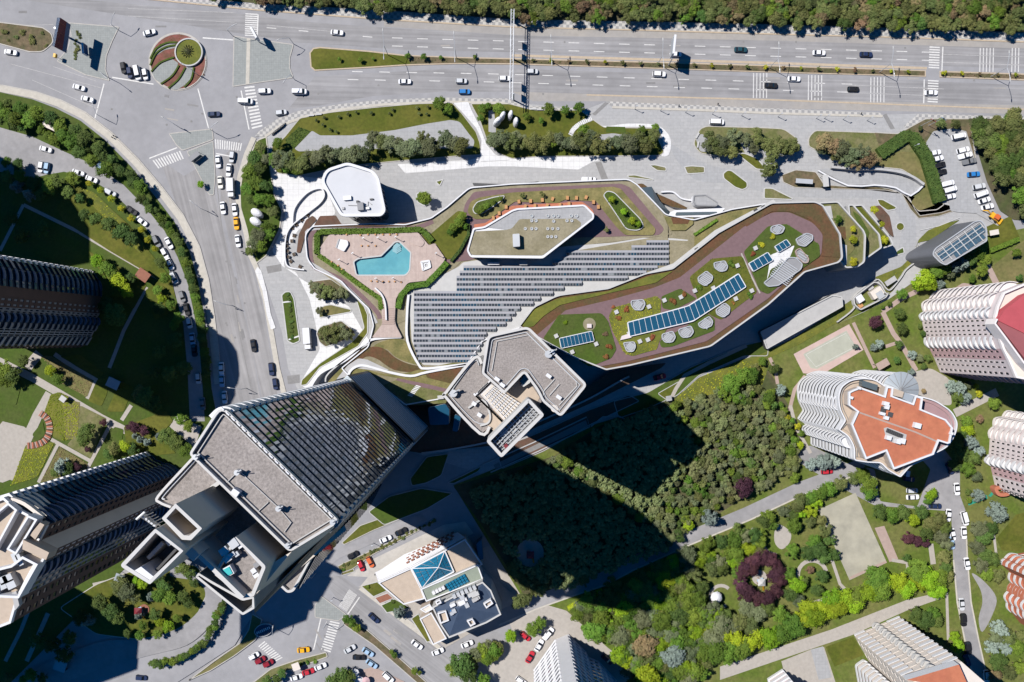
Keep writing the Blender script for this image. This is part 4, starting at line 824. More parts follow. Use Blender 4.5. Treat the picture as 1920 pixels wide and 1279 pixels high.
# ---------------------------------------------------------------- office tower
ZT = 145.0
ot = thing('office_tower', 'tallest office tower with ribbed glass front and stepped gravel roof', 'tower', W(700,760))
A, D, E, F = (418,758), (640,976), (546,1033), (358,851)
MR = shape([(418,757,22), (640,976,10), (546,1033,9), (358,850,8)], 3)
P = ccw(PX(MR, ZT)); q = offset(P, .35)
mb = MB(); mb.wall(q, 0, ZT-.3); part('wall', mb, 'glass_dark', ot)
mb = MB(); mb.flat(offset(P,.3), ZT-.1); part('roof', mb, 'gravel', ot)
# the ribbed north-east front
a3, b3 = W2(418,757,ZT), W2(640,976,ZT); a3, b3 = Vector(b3), Vector(a3)    # CCW: from the right-hand corner to the left
dv = (b3-a3).normalized(); nv = Vector((dv.y, -dv.x)); Lf = (b3-a3).length
if nv.dot(Vector((1,1))) < 0: nv = -nv
ZB = 43.0
NF = 27; fh = (ZT-ZB)/NF
FD = .08; RC = 2.2
fin = MB(); fin.ribbon([tuple(p) for p in (a3-nv*3.0-dv*.1, a3-nv*.8-dv*.02, a3+dv*.5+nv*FD*.7, a3+dv*1.0+nv*FD, b3-dv*RC+nv*FD)], .2, 0, .3)
f0 = None
for i in range(NF+1):
    z = ZB+i*fh-.42
    if f0 is None: f0 = part('fin', fin, 'fin_dark', ot); org = ORG[ot]; f0.location = (0,0,z)
    else: dupmesh(f0, 'fin', ot, (0,0,z))
for i in range(NF):
    g = MB(); n = 46; w_ = (Lf-RC-.1)/n; z0 = ZB+i*fh
    for k in range(n):
        c0 = a3+dv*(w_*k); c1 = a3+dv*(w_*(k+1)); t1 = random.uniform(-.012,.012); t2 = random.uniform(-.012,.012)
        o0 = nv*(.03+t1); o1 = nv*(.03-t1)
        g.quad((c0.x+o0.x,c0.y+o0.y,z0),(c1.x+o1.x,c1.y+o1.y,z0),(c1.x+o1.x+nv.x*t2,c1.y+o1.y+nv.y*t2,z0+fh),(c0.x+o0.x+nv.x*t2,c0.y+o0.y+nv.y*t2,z0+fh), 1 if random.random() < .2 else 0)
    part('window_band', g, ['glass_mirror', 'glass_grey'], ot)
# light grooved corner beside the front
def corner(o):
    cc = b3-dv*RC-nv*RC; return [tuple(cc+nv*(RC+o)*math.cos(t)+dv*(RC+o)*math.sin(t)) for t in [k*math.pi/16 for k in range(9)]]+[tuple(cc+dv*(RC+o)-nv*1.2)]
lc = MB(); lc.ribbon(corner(.05), .7, 0, 2.75)
l0 = None
for i in range(NF):
    z = ZB+i*fh+.45
    if l0 is None: l0 = part('corner_panel', lc, 'white', ot); l0.location = (0,0,z)
    else: dupmesh(l0, 'corner_panel', ot, (0,0,z))
rc = MB(); rc.ribbon([(p.x, p.y) for p in (a3-nv*2.0+dv*-.1, a3-nv*.5+dv*.05, a3+dv*.5+nv*.35)], .5, 0, 2.2)
l0 = None
for i in range(NF):
    z = ZB+i*fh+.55
    if l0 is None: l0 = part('corner_panel', rc, 'steel', ot); l0.location = (0,0,z)
    else: dupmesh(l0, 'corner_panel', ot, (0,0,z))
# lower, closely louvred floors
lb = MB(); o2 = nv*1.0
lb.ribbon([(p.x, p.y) for p in (b3+dv*.3-nv*4, b3+dv*.1, b3-dv*1.0+o2, a3+dv*1.0+o2, a3-dv*.1, a3-nv*4)], .24, 0, .6)
l0 = None
for i in range(14):
    z = 1.0+i*3.02
    if l0 is None: l0 = part('louver', lb, 'fin_low', ot); l0.location = (0,0,z)
    else: dupmesh(l0, 'louver', ot, (0,0,z))
mb = MB(); mb.ribbon([(p.x, p.y) for p in (b3+o2*.84, a3+o2*.84)], .1, 0, ZB); part('louver_wall', mb, 'fin_dark', ot)
# parapet on three sides, light steel edge over the front
mb = MB(); mb.ring(P, ZT-1.2, ZT+1.0, .42); part('parapet', mb, 'parapet', ot)
mb = MB(); mb.ring(offset(P, .95), ZT-.1, ZT+.35, .16); part('roof_kerb', mb, 'concrete_light', ot)
mb = MB()
for k in range(22):
    c0 = a3+dv*(Lf*(k+.15)/22); c1 = a3+dv*(Lf*(k+.7)/22); mb.ribbon([(c0.x-nv.x*.3,c0.y-nv.y*.3),(c1.x-nv.x*.3,c1.y-nv.y*.3)], .26, ZT+1.0, ZT+1.25)
part('edge_plate', mb, 'white', ot, kind='stuff')
# south-east flank: sloping apron, recessed bands and the lower wedge
def quadface(pts, m, nm='wall_panel'):
    mb = MB(); mb.add([W(*p) for p in pts], [tuple(range(len(pts)))]); part(nm, mb, m, ot)
quadface([(640,978,ZT-1),(547,1034,ZT-1),(497,1064,ZT-1),(476,1120,ZT-1),(476,1143,ZT-6),(529,1087,ZT-24),(612,1002,ZT-24)], 'taupe', 'sloping_panel')
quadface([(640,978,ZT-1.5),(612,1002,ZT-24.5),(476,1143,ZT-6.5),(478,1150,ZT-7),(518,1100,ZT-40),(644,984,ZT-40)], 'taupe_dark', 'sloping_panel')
quadface([(646,985,101),(524,1094,101.5),(515,1104,101.5),(650,994,101)], 'taupe', 'wall_panel')
ZL = 100.0
LW = shape([(524,1094,3),(580,1044,3),(585,1047,3),(553,1107,6),(541,1110,6)], 3)
P2 = ccw(PX(LW, ZL)); mb = MB(); mb.wall(P2, 0, ZL); part('lower_wall', mb, 'taupe', ot)
mb = MB(); mb.flat(offset(P2,.3), ZL); part('lower_roof', mb, 'gravel', ot)
mb = MB(); mb.ring(P2, ZL-.6, ZL+1.0, .55); part('parapet', mb, 'parapet', ot)
g0, g1 = W2(585,1047,ZL), W2(553,1107,ZL)
dd = (Vector(g1)-Vector(g0)).normalized(); nn_ = Vector((-dd.y, dd.x)); nn_ = nn_ if nn_.dot(Vector((1,-1))) > 0 else -nn_
mb = MB()
for i in range(26):
    z = 3+i*3.75; mb.ribbon([(g0[0]+nn_.x*.25, g0[1]+nn_.y*.25), (g1[0]+nn_.x*.25, g1[1]+nn_.y*.25)], .5, z, z+1.6)
part('window_band', mb, 'glass_dark', ot, kind='stuff')
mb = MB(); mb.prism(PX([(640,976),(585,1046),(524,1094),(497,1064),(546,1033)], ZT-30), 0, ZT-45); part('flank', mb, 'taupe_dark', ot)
# lower western roof and the open crown boxes
ZR2 = 138.0
P3 = ccw(PX(shape([(362,856),(294,932,8),(302,943,5),(330,952),(410,1075),(470,1130),(490,1085),(545,1036)], 3), ZR2))
mb = MB(); mb.wall(P3, 0, ZR2); part('wall', mb, 'grey_wall', ot)
mb = MB(); mb.flat(offset(P3,.1), ZR2); part('lower_roof', mb, 'gravel', ot)
mb = MB(); mb.ribbon(PX(curve([(366,854),(340,882),(296,931),(299,942),(320,951)], False), ZR2+1), .45, ZR2-.8, ZR2+1); part('parapet', mb, 'parapet', ot)
mb = MB(); mb.ribbon(PX(curve([(367,862),(343,889),(306,930),(309,936)], False), ZR2+.4), .25, ZR2, ZR2+.5); part('rail', mb, 'steel', ot)
mb = MB(); mb.ribbon(PX([(396,915),(413,903)], ZR2+2), .7, ZR2, ZR2+2); part('parapet', mb, 'parapet', ot)
ring_box(ot, shape([(329,944,2),(379,991,2),(358,1013),(341,1012),(303,972,2)], 2), 156, 147, .75, 'taupe', 'parapet', 'dark_metal', 100)
ring_box(ot, shape([(224,1061,8),(291,991,3),(344,1033,2),(281,1096,3)], 3), 158, 150, .62, 'taupe', 'parapet', 'plaza_grey', 0)
mb = MB(); mb.prism(PX([(252,1070),(264,1063),(288,1082),(280,1093)], 158), 152, 157.9); part('inner_block', mb, 'white', ot)
mb = MB(); mb.ribbon(PX([(277,1047),(305,1018)], 155), .6, 150, 155); part('inner_wall', mb, 'parapet', ot)
mb = MB(); mb.ribbon(PX([(288,1075),(330,1030)], 156), .4, 150, 156); part('rail', mb, 'dark_metal', ot)
ring_box(ot, shape([(400,1076),(442,1006,2),(499,1062,6),(476,1118,3),(455,1122,3)], 2), 150, 148.4, .6, 'taupe', 'parapet', 'gravel', 90)
ring_box(ot, shape([(366,1082,3),(372,1074),(398,1090),(455,1122),(476,1119),(477,1141,2),(455,1154,4)], 2), 146, 140, .4, 'grey_wall', 'parapet', 'pave_dark', 0)
mb = MB(); mb.ribbon(PX([(335,1012),(366,1036),(402,1070),(455,1122)], 151), .7, 142, 151); part('beam', mb, 'parapet', ot)
mb = MB(); mb.ribbon(PX([(342,1022),(368,1046)], 152.5), 1.6, 148, 152.5); part('beam', mb, 'parapet', ot)
for c, z, sx, sy, h, m in (((308,1008),153,3.0,3.0,3,'white'), ((313,1018),153,2.6,2.2,2.6,'white'), ((321,1003),152,4.5,1.2,1.5,'steel'), ((333,988),150,1.1,.8,2,'cream'), ((339,984),150,1.1,.8,2,'cream'), ((423,1050),149,2.6,2.2,1.6,'white'),
                         ((432,1042),149,2.0,1.4,1.8,'steel'), ((441,1041),149,1.6,1.6,1.4,'steel'), ((448,1027),149,1.4,1.0,1.4,'white'), ((474,1073),149,1.7,2.0,1.2,'white'), ((478,1080),149,2.0,1.6,1.2,'white'), ((480,1060),149,2.2,1.6,.9,'grey_wall'), ((416,1036),149,3,2.4,2,'steel'), ((434,1022),149,3,3,2,'steel')):
    mb = MB(); mb.box(W2(*c,z+h), sx*.5, sy*.5, z-.5, z+h*.6, 35); part('rooftop_unit', mb, m, ot)
tk = MB(); tk.box(W2(425,1073,150), 1.9, 1.6, 148.3, 149.8, 28); part('tank', tk, 'white', ot)
tk = MB(); tk.box(W2(425,1073,150), 1.5, 1.25, 149.7, 149.95, 28); part('tank_lid', tk, 'teal', ot)
def cleaning_cradle(px, py, z, root, r=1.1):
    mb = MB(); c = W(px,py,z); mb.prism([(c.x+r*math.cos(a), c.y+r*math.sin(a)) for a in [k*math.pi/6 for k in range(12)]], z, z+1.5); mb.box((c.x+.9*r,c.y+.6*r), 1.8*r,.4*r,z+1.0,z+1.6,30); mb.tube((c.x,c.y,z+1.5),(c.x+1.6*r,c.y+1.2*r,z+2.6),.14*r); part('roof_crane', mb, 'steel', root)
for p in ((449,884),(372,855),(526,951),(543,1020),(627,976)): cleaning_cradle(*p, ZT, ot, .5)
for l in ([(425,905),(438,892),(449,884),(520,950),(546,980),(533,998)], [(503,942),(485,958)]):
    mb = MB(); mb.ribbon(PX(l, ZT+.2), .11, ZT-.1, ZT+.25); part('pipe', mb, 'concrete_light', ot)
mb = MB(); mb.box(W2(442,923,ZT+1), 1.3, 1.0, ZT-.1, ZT+1.4, -35); part('hatch', mb, 'white', ot)
an = MB(); b_ = W(295,985,152)
for k in range(5):
    c = W(272+k*5, 968+k*4, 153); an.box((c.x,c.y), .3, .4, 152.4, 153.6, 20*k); an.tube((c.x,c.y,150),(c.x,c.y,153),.07)
e0, e1 = W(256,974,154), W(272,960,154); an.tube(e0, e1, .22); an.tube(W(262,968,153.8), W(293,988,151), .12); an.tube(W(280,972,153), W(300,985,151), .12)
part('antenna_mast', an, 'steel', ot)

# ---------------------------------------------------------------- hotel tower
ht = thing('hotel_tower', 'shorter angular tower with gravel roof, white parapet and open steel roof grid', 'tower', W(965,720))
zh = 75.0
HU = shape([(903,700,5),(914,629,11),(990,612,9),(1101,721,9),(1051,782,9),(1016,752,6),(1009,737),(1003,727),(994,715),(983,699,5),(946,738,4)], 4)
P = ccw(PX(HU, zh)); mb = MB(); mb.wall(offset(P,.2), 0, zh); part('wall', mb, 'grey_wall', ht)
mb = MB(); mb.flat(offset(P,.3), zh); part('roof', mb, 'gravel', ht)
mb = MB(); mb.ring(P, zh-1, zh+1.0, .65); part('parapet', mb, 'parapet', ht)
mb = MB(); mb.ring(offset(P,1.3), zh, zh+.4, .2); part('roof_rail', mb, 'steel', ht)
wb = MB(); P = ccw(PX(HU, 75)); wb.wall(offset(P,.14), 0, 1.7); f0 = None
for k in range(20):
    if f0 is None: f0 = part('window_band', wb, 'glass_tint', ht); f0.location = (0,0,4.5)
    else: dupmesh(f0, 'window_band', ht, (0,0,4.5+3.4*k))
HL = shape([(888,671,5),(904,684),(903,700),(946,739),(983,700),(994,716),(1004,728),(1017,753),(985,790),(945,812),(919,800),(902,815,5),(835,740,10)], 4)
P = ccw(PX(HL, 71)); mb = MB(); mb.wall(offset(P,.2), 0, 71); part('wall', mb, 'grey_wall', ht)
mb = MB(); mb.flat(offset(P,.1), 71); part('lower_roof', mb, 'gravel', ht)
wb = MB(); wb.wall(offset(P,.14), 0, 1.7); f0 = None
for k in range(19):
    if f0 is None: f0 = part('window_band', wb, 'glass_tint', ht); f0.location = (0,0,4.5)
    else: dupmesh(f0, 'window_band', ht, (0,0,4.5+3.4*k))
mb = MB(); mb.ribbon(PX(curve([(903,682),(889,671),(837,735),(836,745),(900,813),(918,800)], False), 72), .75, 70, 72.0); part('parapet', mb, 'parapet', ht)
mb = MB(); mb.ribbon(PX(curve([(898,685),(888,678),(845,735),(846,744),(890,790),(914,794)], False), 71.5), .2, 71, 71.5); part('roof_rail', mb, 'steel', ht)
ZC[0] += .0004; mb = MB(); mb.flat(ccw(PX([(947,739),(982,701),(1012,745),(990,790),(930,812),(905,790)], 71.1)), 71.1); part('roof_terrace', mb, 'court_beige', ht)
mb = MB(); mb.ribbon(PX(curve([(878,765),(905,750),(918,775),(916,792),(900,798)], False), 71.5), .5, 71, 71.7); part('roof_kerb', mb, 'concrete_light', ht)
# open box with its maintenance grid
HB = shape([(991,746,5),(1021,778,5),(940,859,6),(911,827,6)], 4)
P = ccw(PX(HB, 79)); mb = MB(); mb.wall(P, 0, 78.6); mb.wall(P, 78.6, 79.02); part('wall', mb, 'concrete_light', ht)
mb = MB(); q = offset(P, .85); n = len(P); mb.add([(x,y,79.02) for x,y in P]+[(x,y,79.02) for x,y in q], [(i,(i+1)%n,(i+1)%n+n,i+n) for i in range(n)]); part('parapet', mb, 'parapet', ht)
mb = MB(); mb.wall(q, 73, 79, flip=True); part('inner_wall', mb, 'concrete', ht)
mb = MB(); mb.flat(q, 75.6); part('grid_floor', mb, 'grey_wall', ht)
o_, x_, y_ = Vector(W2(991,750,77)), Vector(W2(915,826,77)), Vector(W2(1017,778,77))
for k in range(1, 14):
    a = o_+(x_-o_)*(k/14); b = a+(y_-o_)*.96; mb = MB(); mb.tube((a.x,a.y,76.6),(b.x,b.y,76.6),.16,n=4); part('grid_beam', mb, 'steel', ht)
for k in (.28, .45, .62, .8):
    a = o_+(y_-o_)*k; b = a+(x_-o_)*.97; mb = MB(); mb.tube((a.x,a.y,77),(b.x,b.y,77),.17,n=4); part('grid_beam', mb, 'steel', ht)
for k in range(7):
    a = o_+(x_-o_)*random.uniform(.1,.9)+(y_-o_)*random.uniform(.25,.85); mb = MB(); mb.box((a.x,a.y), random.uniform(1,2.6), random.uniform(1,2), 75.5, 76+random.random()*.6, 45); part('rooftop_unit', mb, random.choice(['concrete_light','steel','grey_wall']), ht)
mb = MB(); c = W(949,836,77.5); mb.box((c.x,c.y), 1.0, .9, 76.5, 78.2, 40); part('rooftop_unit', mb, 'red_sign', ht)
# pergola
o_, x_, y_ = Vector(W2(921,721,73)), Vector(W2(902,740,73)), Vector(W2(976,758,73)); e_ = Vector(W2(948,790,73))
for k in range(9):
    t = k/8; a = o_+(y_-o_)*t; b = x_+(e_-x_)*t; mb = MB(); mb.ribbon([tuple(a),tuple(b)], .17, 72.7, 73.1); part('pergola_beam', mb, 'white', ht)
for k in range(8):
    t = k/7; a = o_+(x_-o_)*t; b = y_+(e_-y_)*t; mb = MB(); mb.ribbon([tuple(a),tuple(b)], .13, 72.9, 73.2); part('pergola_beam', mb, 'white', ht)
mb = MB()
mb.flat(ccw([tuple(o_),tuple(x_),tuple(e_),tuple(y_)]), 71.25); part('plant_deck', mb, 'taupe', ht)
for k in range(15):
    a = lerp((895,741),(947,792),k/14); mb = MB(); mb.box(W2(a[0]-3,a[1]+1,72), 1.5, .5, 71.1, 71.8, 45-90); part('vent_cap', mb, 'white', ht)
for k in range(7):
    a = lerp((896,736),(915,718),k/6); mb = MB(); mb.box(W2(a[0],a[1],72), 1.4, .35, 71.1, 71.8, 48); part('vent_cap', mb, 'white', ht)
mb = MB(); mb.prism(PX([(976,722),(990,706),(996,712),(993,718),(982,725)], 72), 71.1, 73); part('stair_roof', mb, 'concrete_light', ht)
mb = MB(); mb.prism(PX([(975,716),(984,702),(992,709),(982,721)], 73.2), 71.1, 73.2); part('skylight', mb, 'glass_blue', ht)
for l in ([(922,695),(932,640),(991,628),(1080,715),(1082,724),(1048,760)], [(1040,711),(1020,733),(1018,745),(1030,758),(1050,770)], [(1049,720),(1030,742)]):
    mb = MB(); mb.ribbon(PX(l, zh+.3), .22, zh, zh+.35); part('pipe', mb, 'concrete_light', ht)
for c in ((932,711),(942,722),(1029,705),(1048,745)):
    mb = MB(); mb.box(W2(*c,zh+1), 1.4, .9, zh, zh+1.1, -35); part('rooftop_unit', mb, 'white', ht)
for c in ((889,757),(899,778)):
    mb = MB(); mb.box(W2(*c,72), 1.2, 1.0, 71, 72.3, -35); part('rooftop_unit', mb, 'white', ht)
cleaning_cradle(1028, 664, zh, ht, 1.0); cleaning_cradle(1035, 660, zh, ht, .7); cleaning_cradle(851, 737, 71, ht, 1.0)
mb = MB(); mb.prism(PX(circ(1040,766,7,14), zh+.25), zh, zh+.25); part('roof_paving', mb, 'cream', ht)

# ---------------------------------------------------------------- residential blocks on the left
def tower_block(root, zt, top, segs, floors, zb=0, roof='concrete', parapet='parapet', bw='glass_tint'):
    """top: photo points of the roof edge (listed clockwise in the photo = CCW in plan handled here); segs[i] styles edge i -> i+1"""
    pts = [W2(p[0], p[1], zt) for p in top]; cc = area2(pts) > 0; fh = (zt-zb)/floors
    for i, st in enumerate(segs):
        a, b = pts[i], pts[(i+1) % len(pts)]
        if not cc: a, b = b, a
        if st is None: continue
        kind, m = st[0], st[1]
        part('wall', seg_wall(a, b, zb, zt), m if kind != 'balcony' else bw, root)
        if kind == 'window':
            part('window', window_cells(a, b, zb+1, zt-1, floors, st[2], st[3] if len(st) > 3 else .5, st[4] if len(st) > 4 else .5), [st[5] if len(st) > 5 else 'glass_dark', m], root, kind='stuff')
        if kind == 'balcony':
            o0 = None; bm_ = balcony_mesh(a, b, st[2], st[3])
            for f in range(floors):
                z = zb+f*fh+.2
                if o0 is None: o0 = part('balcony', bm_, [m, st[4] if len(st) > 4 else m], root); o0.location = (0,0,z)
                else: dupmesh(o0, 'balcony', root, (0,0,z))
    P = ccw(pts); mb = MB(); mb.flat(P, zt); part('roof', mb, roof, root)
    mb = MB(); mb.ring(P, zt-.3, zt+1.1, .6); part('parapet', mb, parapet, root)
def up(p, z):     # the same vertical line, from street level to height z, in photo pixels
    s = H/(H-z); return (960+(p[0]-960)*s, 639.5+(p[1]-639.5)*s)
ra = thing('apartment_tower', 'dark residential tower at the left edge, brown and blue balconied side in shade', 'tower', W(100,580))
gA = [(60,500),(176,512),(186,528),(189,546),(190,556),(191,572),(188,588),(183,596),(183,610),(178,620),(172,632),(163,646),(150,652),(40,650)]
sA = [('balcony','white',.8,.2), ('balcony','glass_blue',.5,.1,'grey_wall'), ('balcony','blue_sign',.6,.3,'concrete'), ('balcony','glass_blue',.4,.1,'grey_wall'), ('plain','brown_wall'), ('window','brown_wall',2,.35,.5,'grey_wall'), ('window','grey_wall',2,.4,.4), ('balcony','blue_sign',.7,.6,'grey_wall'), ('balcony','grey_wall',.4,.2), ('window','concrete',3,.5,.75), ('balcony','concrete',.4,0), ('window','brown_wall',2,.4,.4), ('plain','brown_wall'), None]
tower_block(ra, 72, [up(p,72) for p in gA], sA, 24)
rb = thing('apartment_tower', 'beige residential tower at lower left with stepped white parapet roofs', 'tower', W(280,960))
tB = [(-140,985),(12,931),(33,950),(56,962),(92,984),(77,1013),(95,1034),(84,1053),(70,1060),(55,1087),(38,1121),(25,1166),(-140,1230)]
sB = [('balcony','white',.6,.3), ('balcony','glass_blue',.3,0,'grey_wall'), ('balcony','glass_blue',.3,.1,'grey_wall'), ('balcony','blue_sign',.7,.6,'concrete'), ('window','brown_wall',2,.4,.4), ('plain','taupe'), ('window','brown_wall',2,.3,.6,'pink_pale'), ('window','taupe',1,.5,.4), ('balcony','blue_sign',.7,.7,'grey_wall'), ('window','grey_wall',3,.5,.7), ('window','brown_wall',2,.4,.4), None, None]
tower_block(rb, 80, tB, sB, 26, roof='court_beige', parapet='white')
mb = MB(); mb.ring(PX([(-60,1005),(16,942),(33,956),(-10,1035)], 82), 80, 82.2, .5); part('parapet', mb, 'white', rb)
mb = MB(); mb.ring(PX([(12,1030),(52,966),(70,974),(30,1040)], 83), 80, 83, .5); part('parapet', mb, 'white', rb)
mb = MB(); mb.prism(PX([(56,1003),(75,980),(83,984),(66,1012)], 82.5), 80, 82.5); part('rooftop_block', mb, 'court_beige', rb)
mb = MB(); mb.prism(PX([(43,1012),(92,1036),(86,1050),(42,1030)], 84), 80, 84); part('rooftop_block', mb, 'court_beige', rb)
mb = MB(); mb.ring(PX([(42,1043),(71,1058),(35,1122),(-10,1120),(-20,1070),(20,1060)], 83), 79, 83, .6); part('parapet', mb, 'white', rb)
for c, s_ in (((14,1085),(2.4,2)), ((20,1096),(2.2,2.2)), ((6,1088),(2,2)), ((28,1048),(1.2,3)), ((36,1050),(1.2,3)), ((4,1100),(2,1.6))):
    mb = MB(); mb.box(W2(*c,82), *s_, 80, 82, 25); part('rooftop_unit', mb, 'steel', rb)
mb = MB(); mb.prism(PX(shape([(20,1106),(30,1085),(52,1115),(42,1140)], 81), 81) if False else PX([(22,1112),(30,1108),(36,1135),(28,1145)], 81.5), 80, 81.5); part('rooftop_block', mb, 'concrete', rb)
for k in range(4):
    mb = MB(); mb.ribbon(PX(curve([(20+k*11,936-k*4),(45+k*10,945-k*3),(78+k*9,970-k*2)], False), 80-k*3), .9, 78.8-k*3, 80-k*3); part('canopy', mb, 'cream', rb)

for rt_, q_, h_, n_ in ((rb, [(-8,934),(13,926),(24,936),(8,942)], 80, 26), (ra, [up((172,509),72),up((177,508),72),up((180,514),72),up((172,514),72)], 72, 24)):
    mb = MB(); mb.prism(PX(q_, h_), 0, 1.1, bottom=True); f0 = part('corner_slab', mb, 'white', rt_); f0.location = (0,0,1.9)
    for k in range(1, n_): dupmesh(f0, 'corner_slab', rt_, (0,0,1.9+k*h_/n_-.03*k))
for rt_, q_, z_ in ((ra, [(-300,200),(-160,212),(-113,285),(-113,350),(-300,385)], 80), (rb, [(-220,960),(-60,1000),(-20,1060),(-25,1112),(-220,1185)], 80)):  # separate towers out of view, added to cast their shadows on the gardens
    P = ccw(PX(q_, 0)); mb = MB(); mb.wall(P, 0, z_); part('unseen_tower_wall', mb, 'beige_wall', rt_); wb = MB(); wb.wall(offset(P,-.05), 0, 1.6); f0 = part('window_band', wb, 'glass_tint', rt_); f0.location = (0,0,2)
    for k in range(1, 26): dupmesh(f0, 'window_band', rt_, (0,0,2+3*k))
    mb = MB(); mb.flat(P, z_); part('unseen_tower_roof', mb, 'concrete', rt_)
# ---------------------------------------------------------------- pink towers and the others on the right
pk1 = thing('apartment_tower', 'pink and white tower with crimson roof and curved balconies at the right edge', 'tower', W(1830,640))
gP = [(1775,548),(1742,562),(1732,585),(1728,602),(1731,618),(1734,632),(1741,652),(1750,670),(1757,686),(1762,698),(1830,712),(2000,640),(1960,500),(1850,520)]
tP = [up(p,42) for p in gP]
sP = [('balcony','pink_white',.5,1.6), ('balcony','pink_white',.5,1.6), ('balcony','white',.4,1.2), ('window','pink_pale',2,.3,.5), ('window','pink_pale',2,.3,.5), ('balcony','white',.4,.8), ('window','pink_wall',2,.3,.45), ('window','pink_pale',2,.3,.5), ('window','pink_pale',1,.3,.5), ('window','pink_wall',6,.4,.45), None, None, None]
tower_block(pk1, 42, tP, sP+[None], 14, roof='cream', parapet='pink_white', bw='pink_pale')
mb = MB(); mb.prism(PX([(1871,601),(1885,580),(1920,553),(2010,520),(2010,610),(1935,632)], 45), 42, 45); part('red_roof', mb, 'roof_crimson', pk1)
mb = MB(); mb.prism(PX([(1868,604),(1873,600),(1935,633),(2010,610),(2010,720),(1935,690)], 44.6), 42, 44.6); part('plum_roof', mb, 'roof_plum', pk1)
mb = MB(); mb.ribbon(PX([(1870,598),(1866,607),(1882,628),(1920,680),(1940,700)], 46), .5, 41, 46); part('parapet', mb, 'pink_white', pk1)
# projecting white balcony stack on its south face
for k in range(5):
    a, b = up((1776+k*2, 668),8+k*5), up((1798+k*2,664),8+k*5); a = W2(*a,8+k*5); b = W2(*b,8+k*5)
    part('balcony', balcony_mesh(a, b, 1.2, 1.0, 8+k*5) if a[0] < b[0] else balcony_mesh(b, a, 1.2, 1.0, 8+k*5), ['white','white'], pk1)
rbk = MB(); rbk.ring(PX(curve([(1772,688),(1790,686),(1802,694),(1796,702),(1778,700)]), 3), 0, 3, 1.2); part('entrance_wall', rbk, 'terracotta', pk1)
pk2 = thing('apartment_tower', 'pink tower with pale curved balconies cut by the right edge beside green mats', 'tower', W(1880,860))
gQ = [(1900,775),(1878,783),(1862,800),(1855,822),(1854,840),(1853,852),(1856,872),(1860,890),(1865,912),(1880,922),(2000,900),(1990,760)]
sQ = [('balcony','pink_white',.5,1.4), ('balcony','pink_white',.5,1.5), ('balcony','pink_white',.4,1.0), ('window','pink_pale',2,.3,.5), ('window','pink_pale',2,.3,.5), ('balcony','white',.5,1.6), ('window','pink_wall',2,.3,.5), ('window','pink_pale',2,.35,.5), ('window','pink_pale',3,.3,.45), None, None, None]
tower_block(pk2, 42, [up(p,42) for p in gQ], sQ, 14, roof='cream', parapet='pink_white', bw='pink_pale')
rbk = MB(); rbk.ring(PX(curve([(1865,915),(1880,912),(1896,922),(1890,930),(1872,930)]), 3), 0, 3, 1.2); part('entrance_wall', rbk, 'terracotta', pk2)
ob_ = thing('apartment_tower', 'orange and white banded block cut by the right edge of the photo', 'tower', W(1930,1090))
gO = [(1960,1040),(1905,1040),(1882,1048),(1876,1058),(1893,1072),(1897,1092),(1889,1108),(1887,1128),(1893,1145),(1912,1168),(1990,1190)]
sO = [('balcony','terracotta',.4,.6,'white'), ('balcony','white',.5,1.0,'terracotta'), ('balcony','white',.5,.4,'terracotta'), ('plain','terracotta'), ('balcony','white',.5,.8,'terracotta'), ('balcony','terracotta',.5,.5,'white'), ('balcony','white',.5,1.0,'terracotta'), ('balcony','white',.4,.6,'terracotta'), ('plain','terracotta'), None, None]
tower_block(ob_, 40, [up(p,40) for p in gO], sO, 13, roof='roof_red', parapet='white', bw='terracotta')

# red roofed round tower
rt = thing('apartment_tower', 'tower with orange-red flat roof and stacked white rounded balconies', 'tower', W(1600,780))
zq = 36.0; NFQ = 13
OUT = shape([(1575,725,14),(1592,712,10),(1618,708,10),(1640,711,10),(1656,722),(1668,730),(1730,744),(1752,750,10),(1783,770,14),(1795,793,14),(1790,815,14),(1776,838,14),(1752,850,6),(1744,857),(1706,873,8),(1687,895,4),(1664,882,4),(1650,868),(1625,867,6),(1600,863,5),(1600,838,10),(1589,818,8),(1571,806,3),(1583,788,3),(1572,766,10),(1570,742,10)], 5)
OP = ccw(PX(OUT, zq)); inn = offset(OP, 1.3)
mb = MB(); mb.wall(inn, 0, zq); part('wall', mb, 'concrete_light', rt)
fl = MB(); fl.flat(OP, .18, 1); fl.wall(OP, 0, 1.25, 0); fl.wall(offset(OP,.22), .18, 1.25, 0, flip=True); n = len(OP); q = offset(OP,.22); fl.add([(x,y,1.25) for x,y in OP]+[(x,y,1.25) for x,y in q], [(i,(i+1)%n,(i+1)%n+n,i+n) for i in range(n)], 0)
f0 = part('balcony', fl, ['white', 'concrete_light'], rt); f0.location = (0,0,.3)
for k in range(1, NFQ): dupmesh(f0, 'balcony', rt, (0,0,.3+k*zq/NFQ-.02*k))
mb = MB(); mb.flat(offset(OP,.3), zq-.6); part('roof_terrace', mb, 'court_beige', rt)
mb = MB(); mb.ring(OP, zq-1.2, zq+.6, .35); part('parapet', mb, 'white', rt)
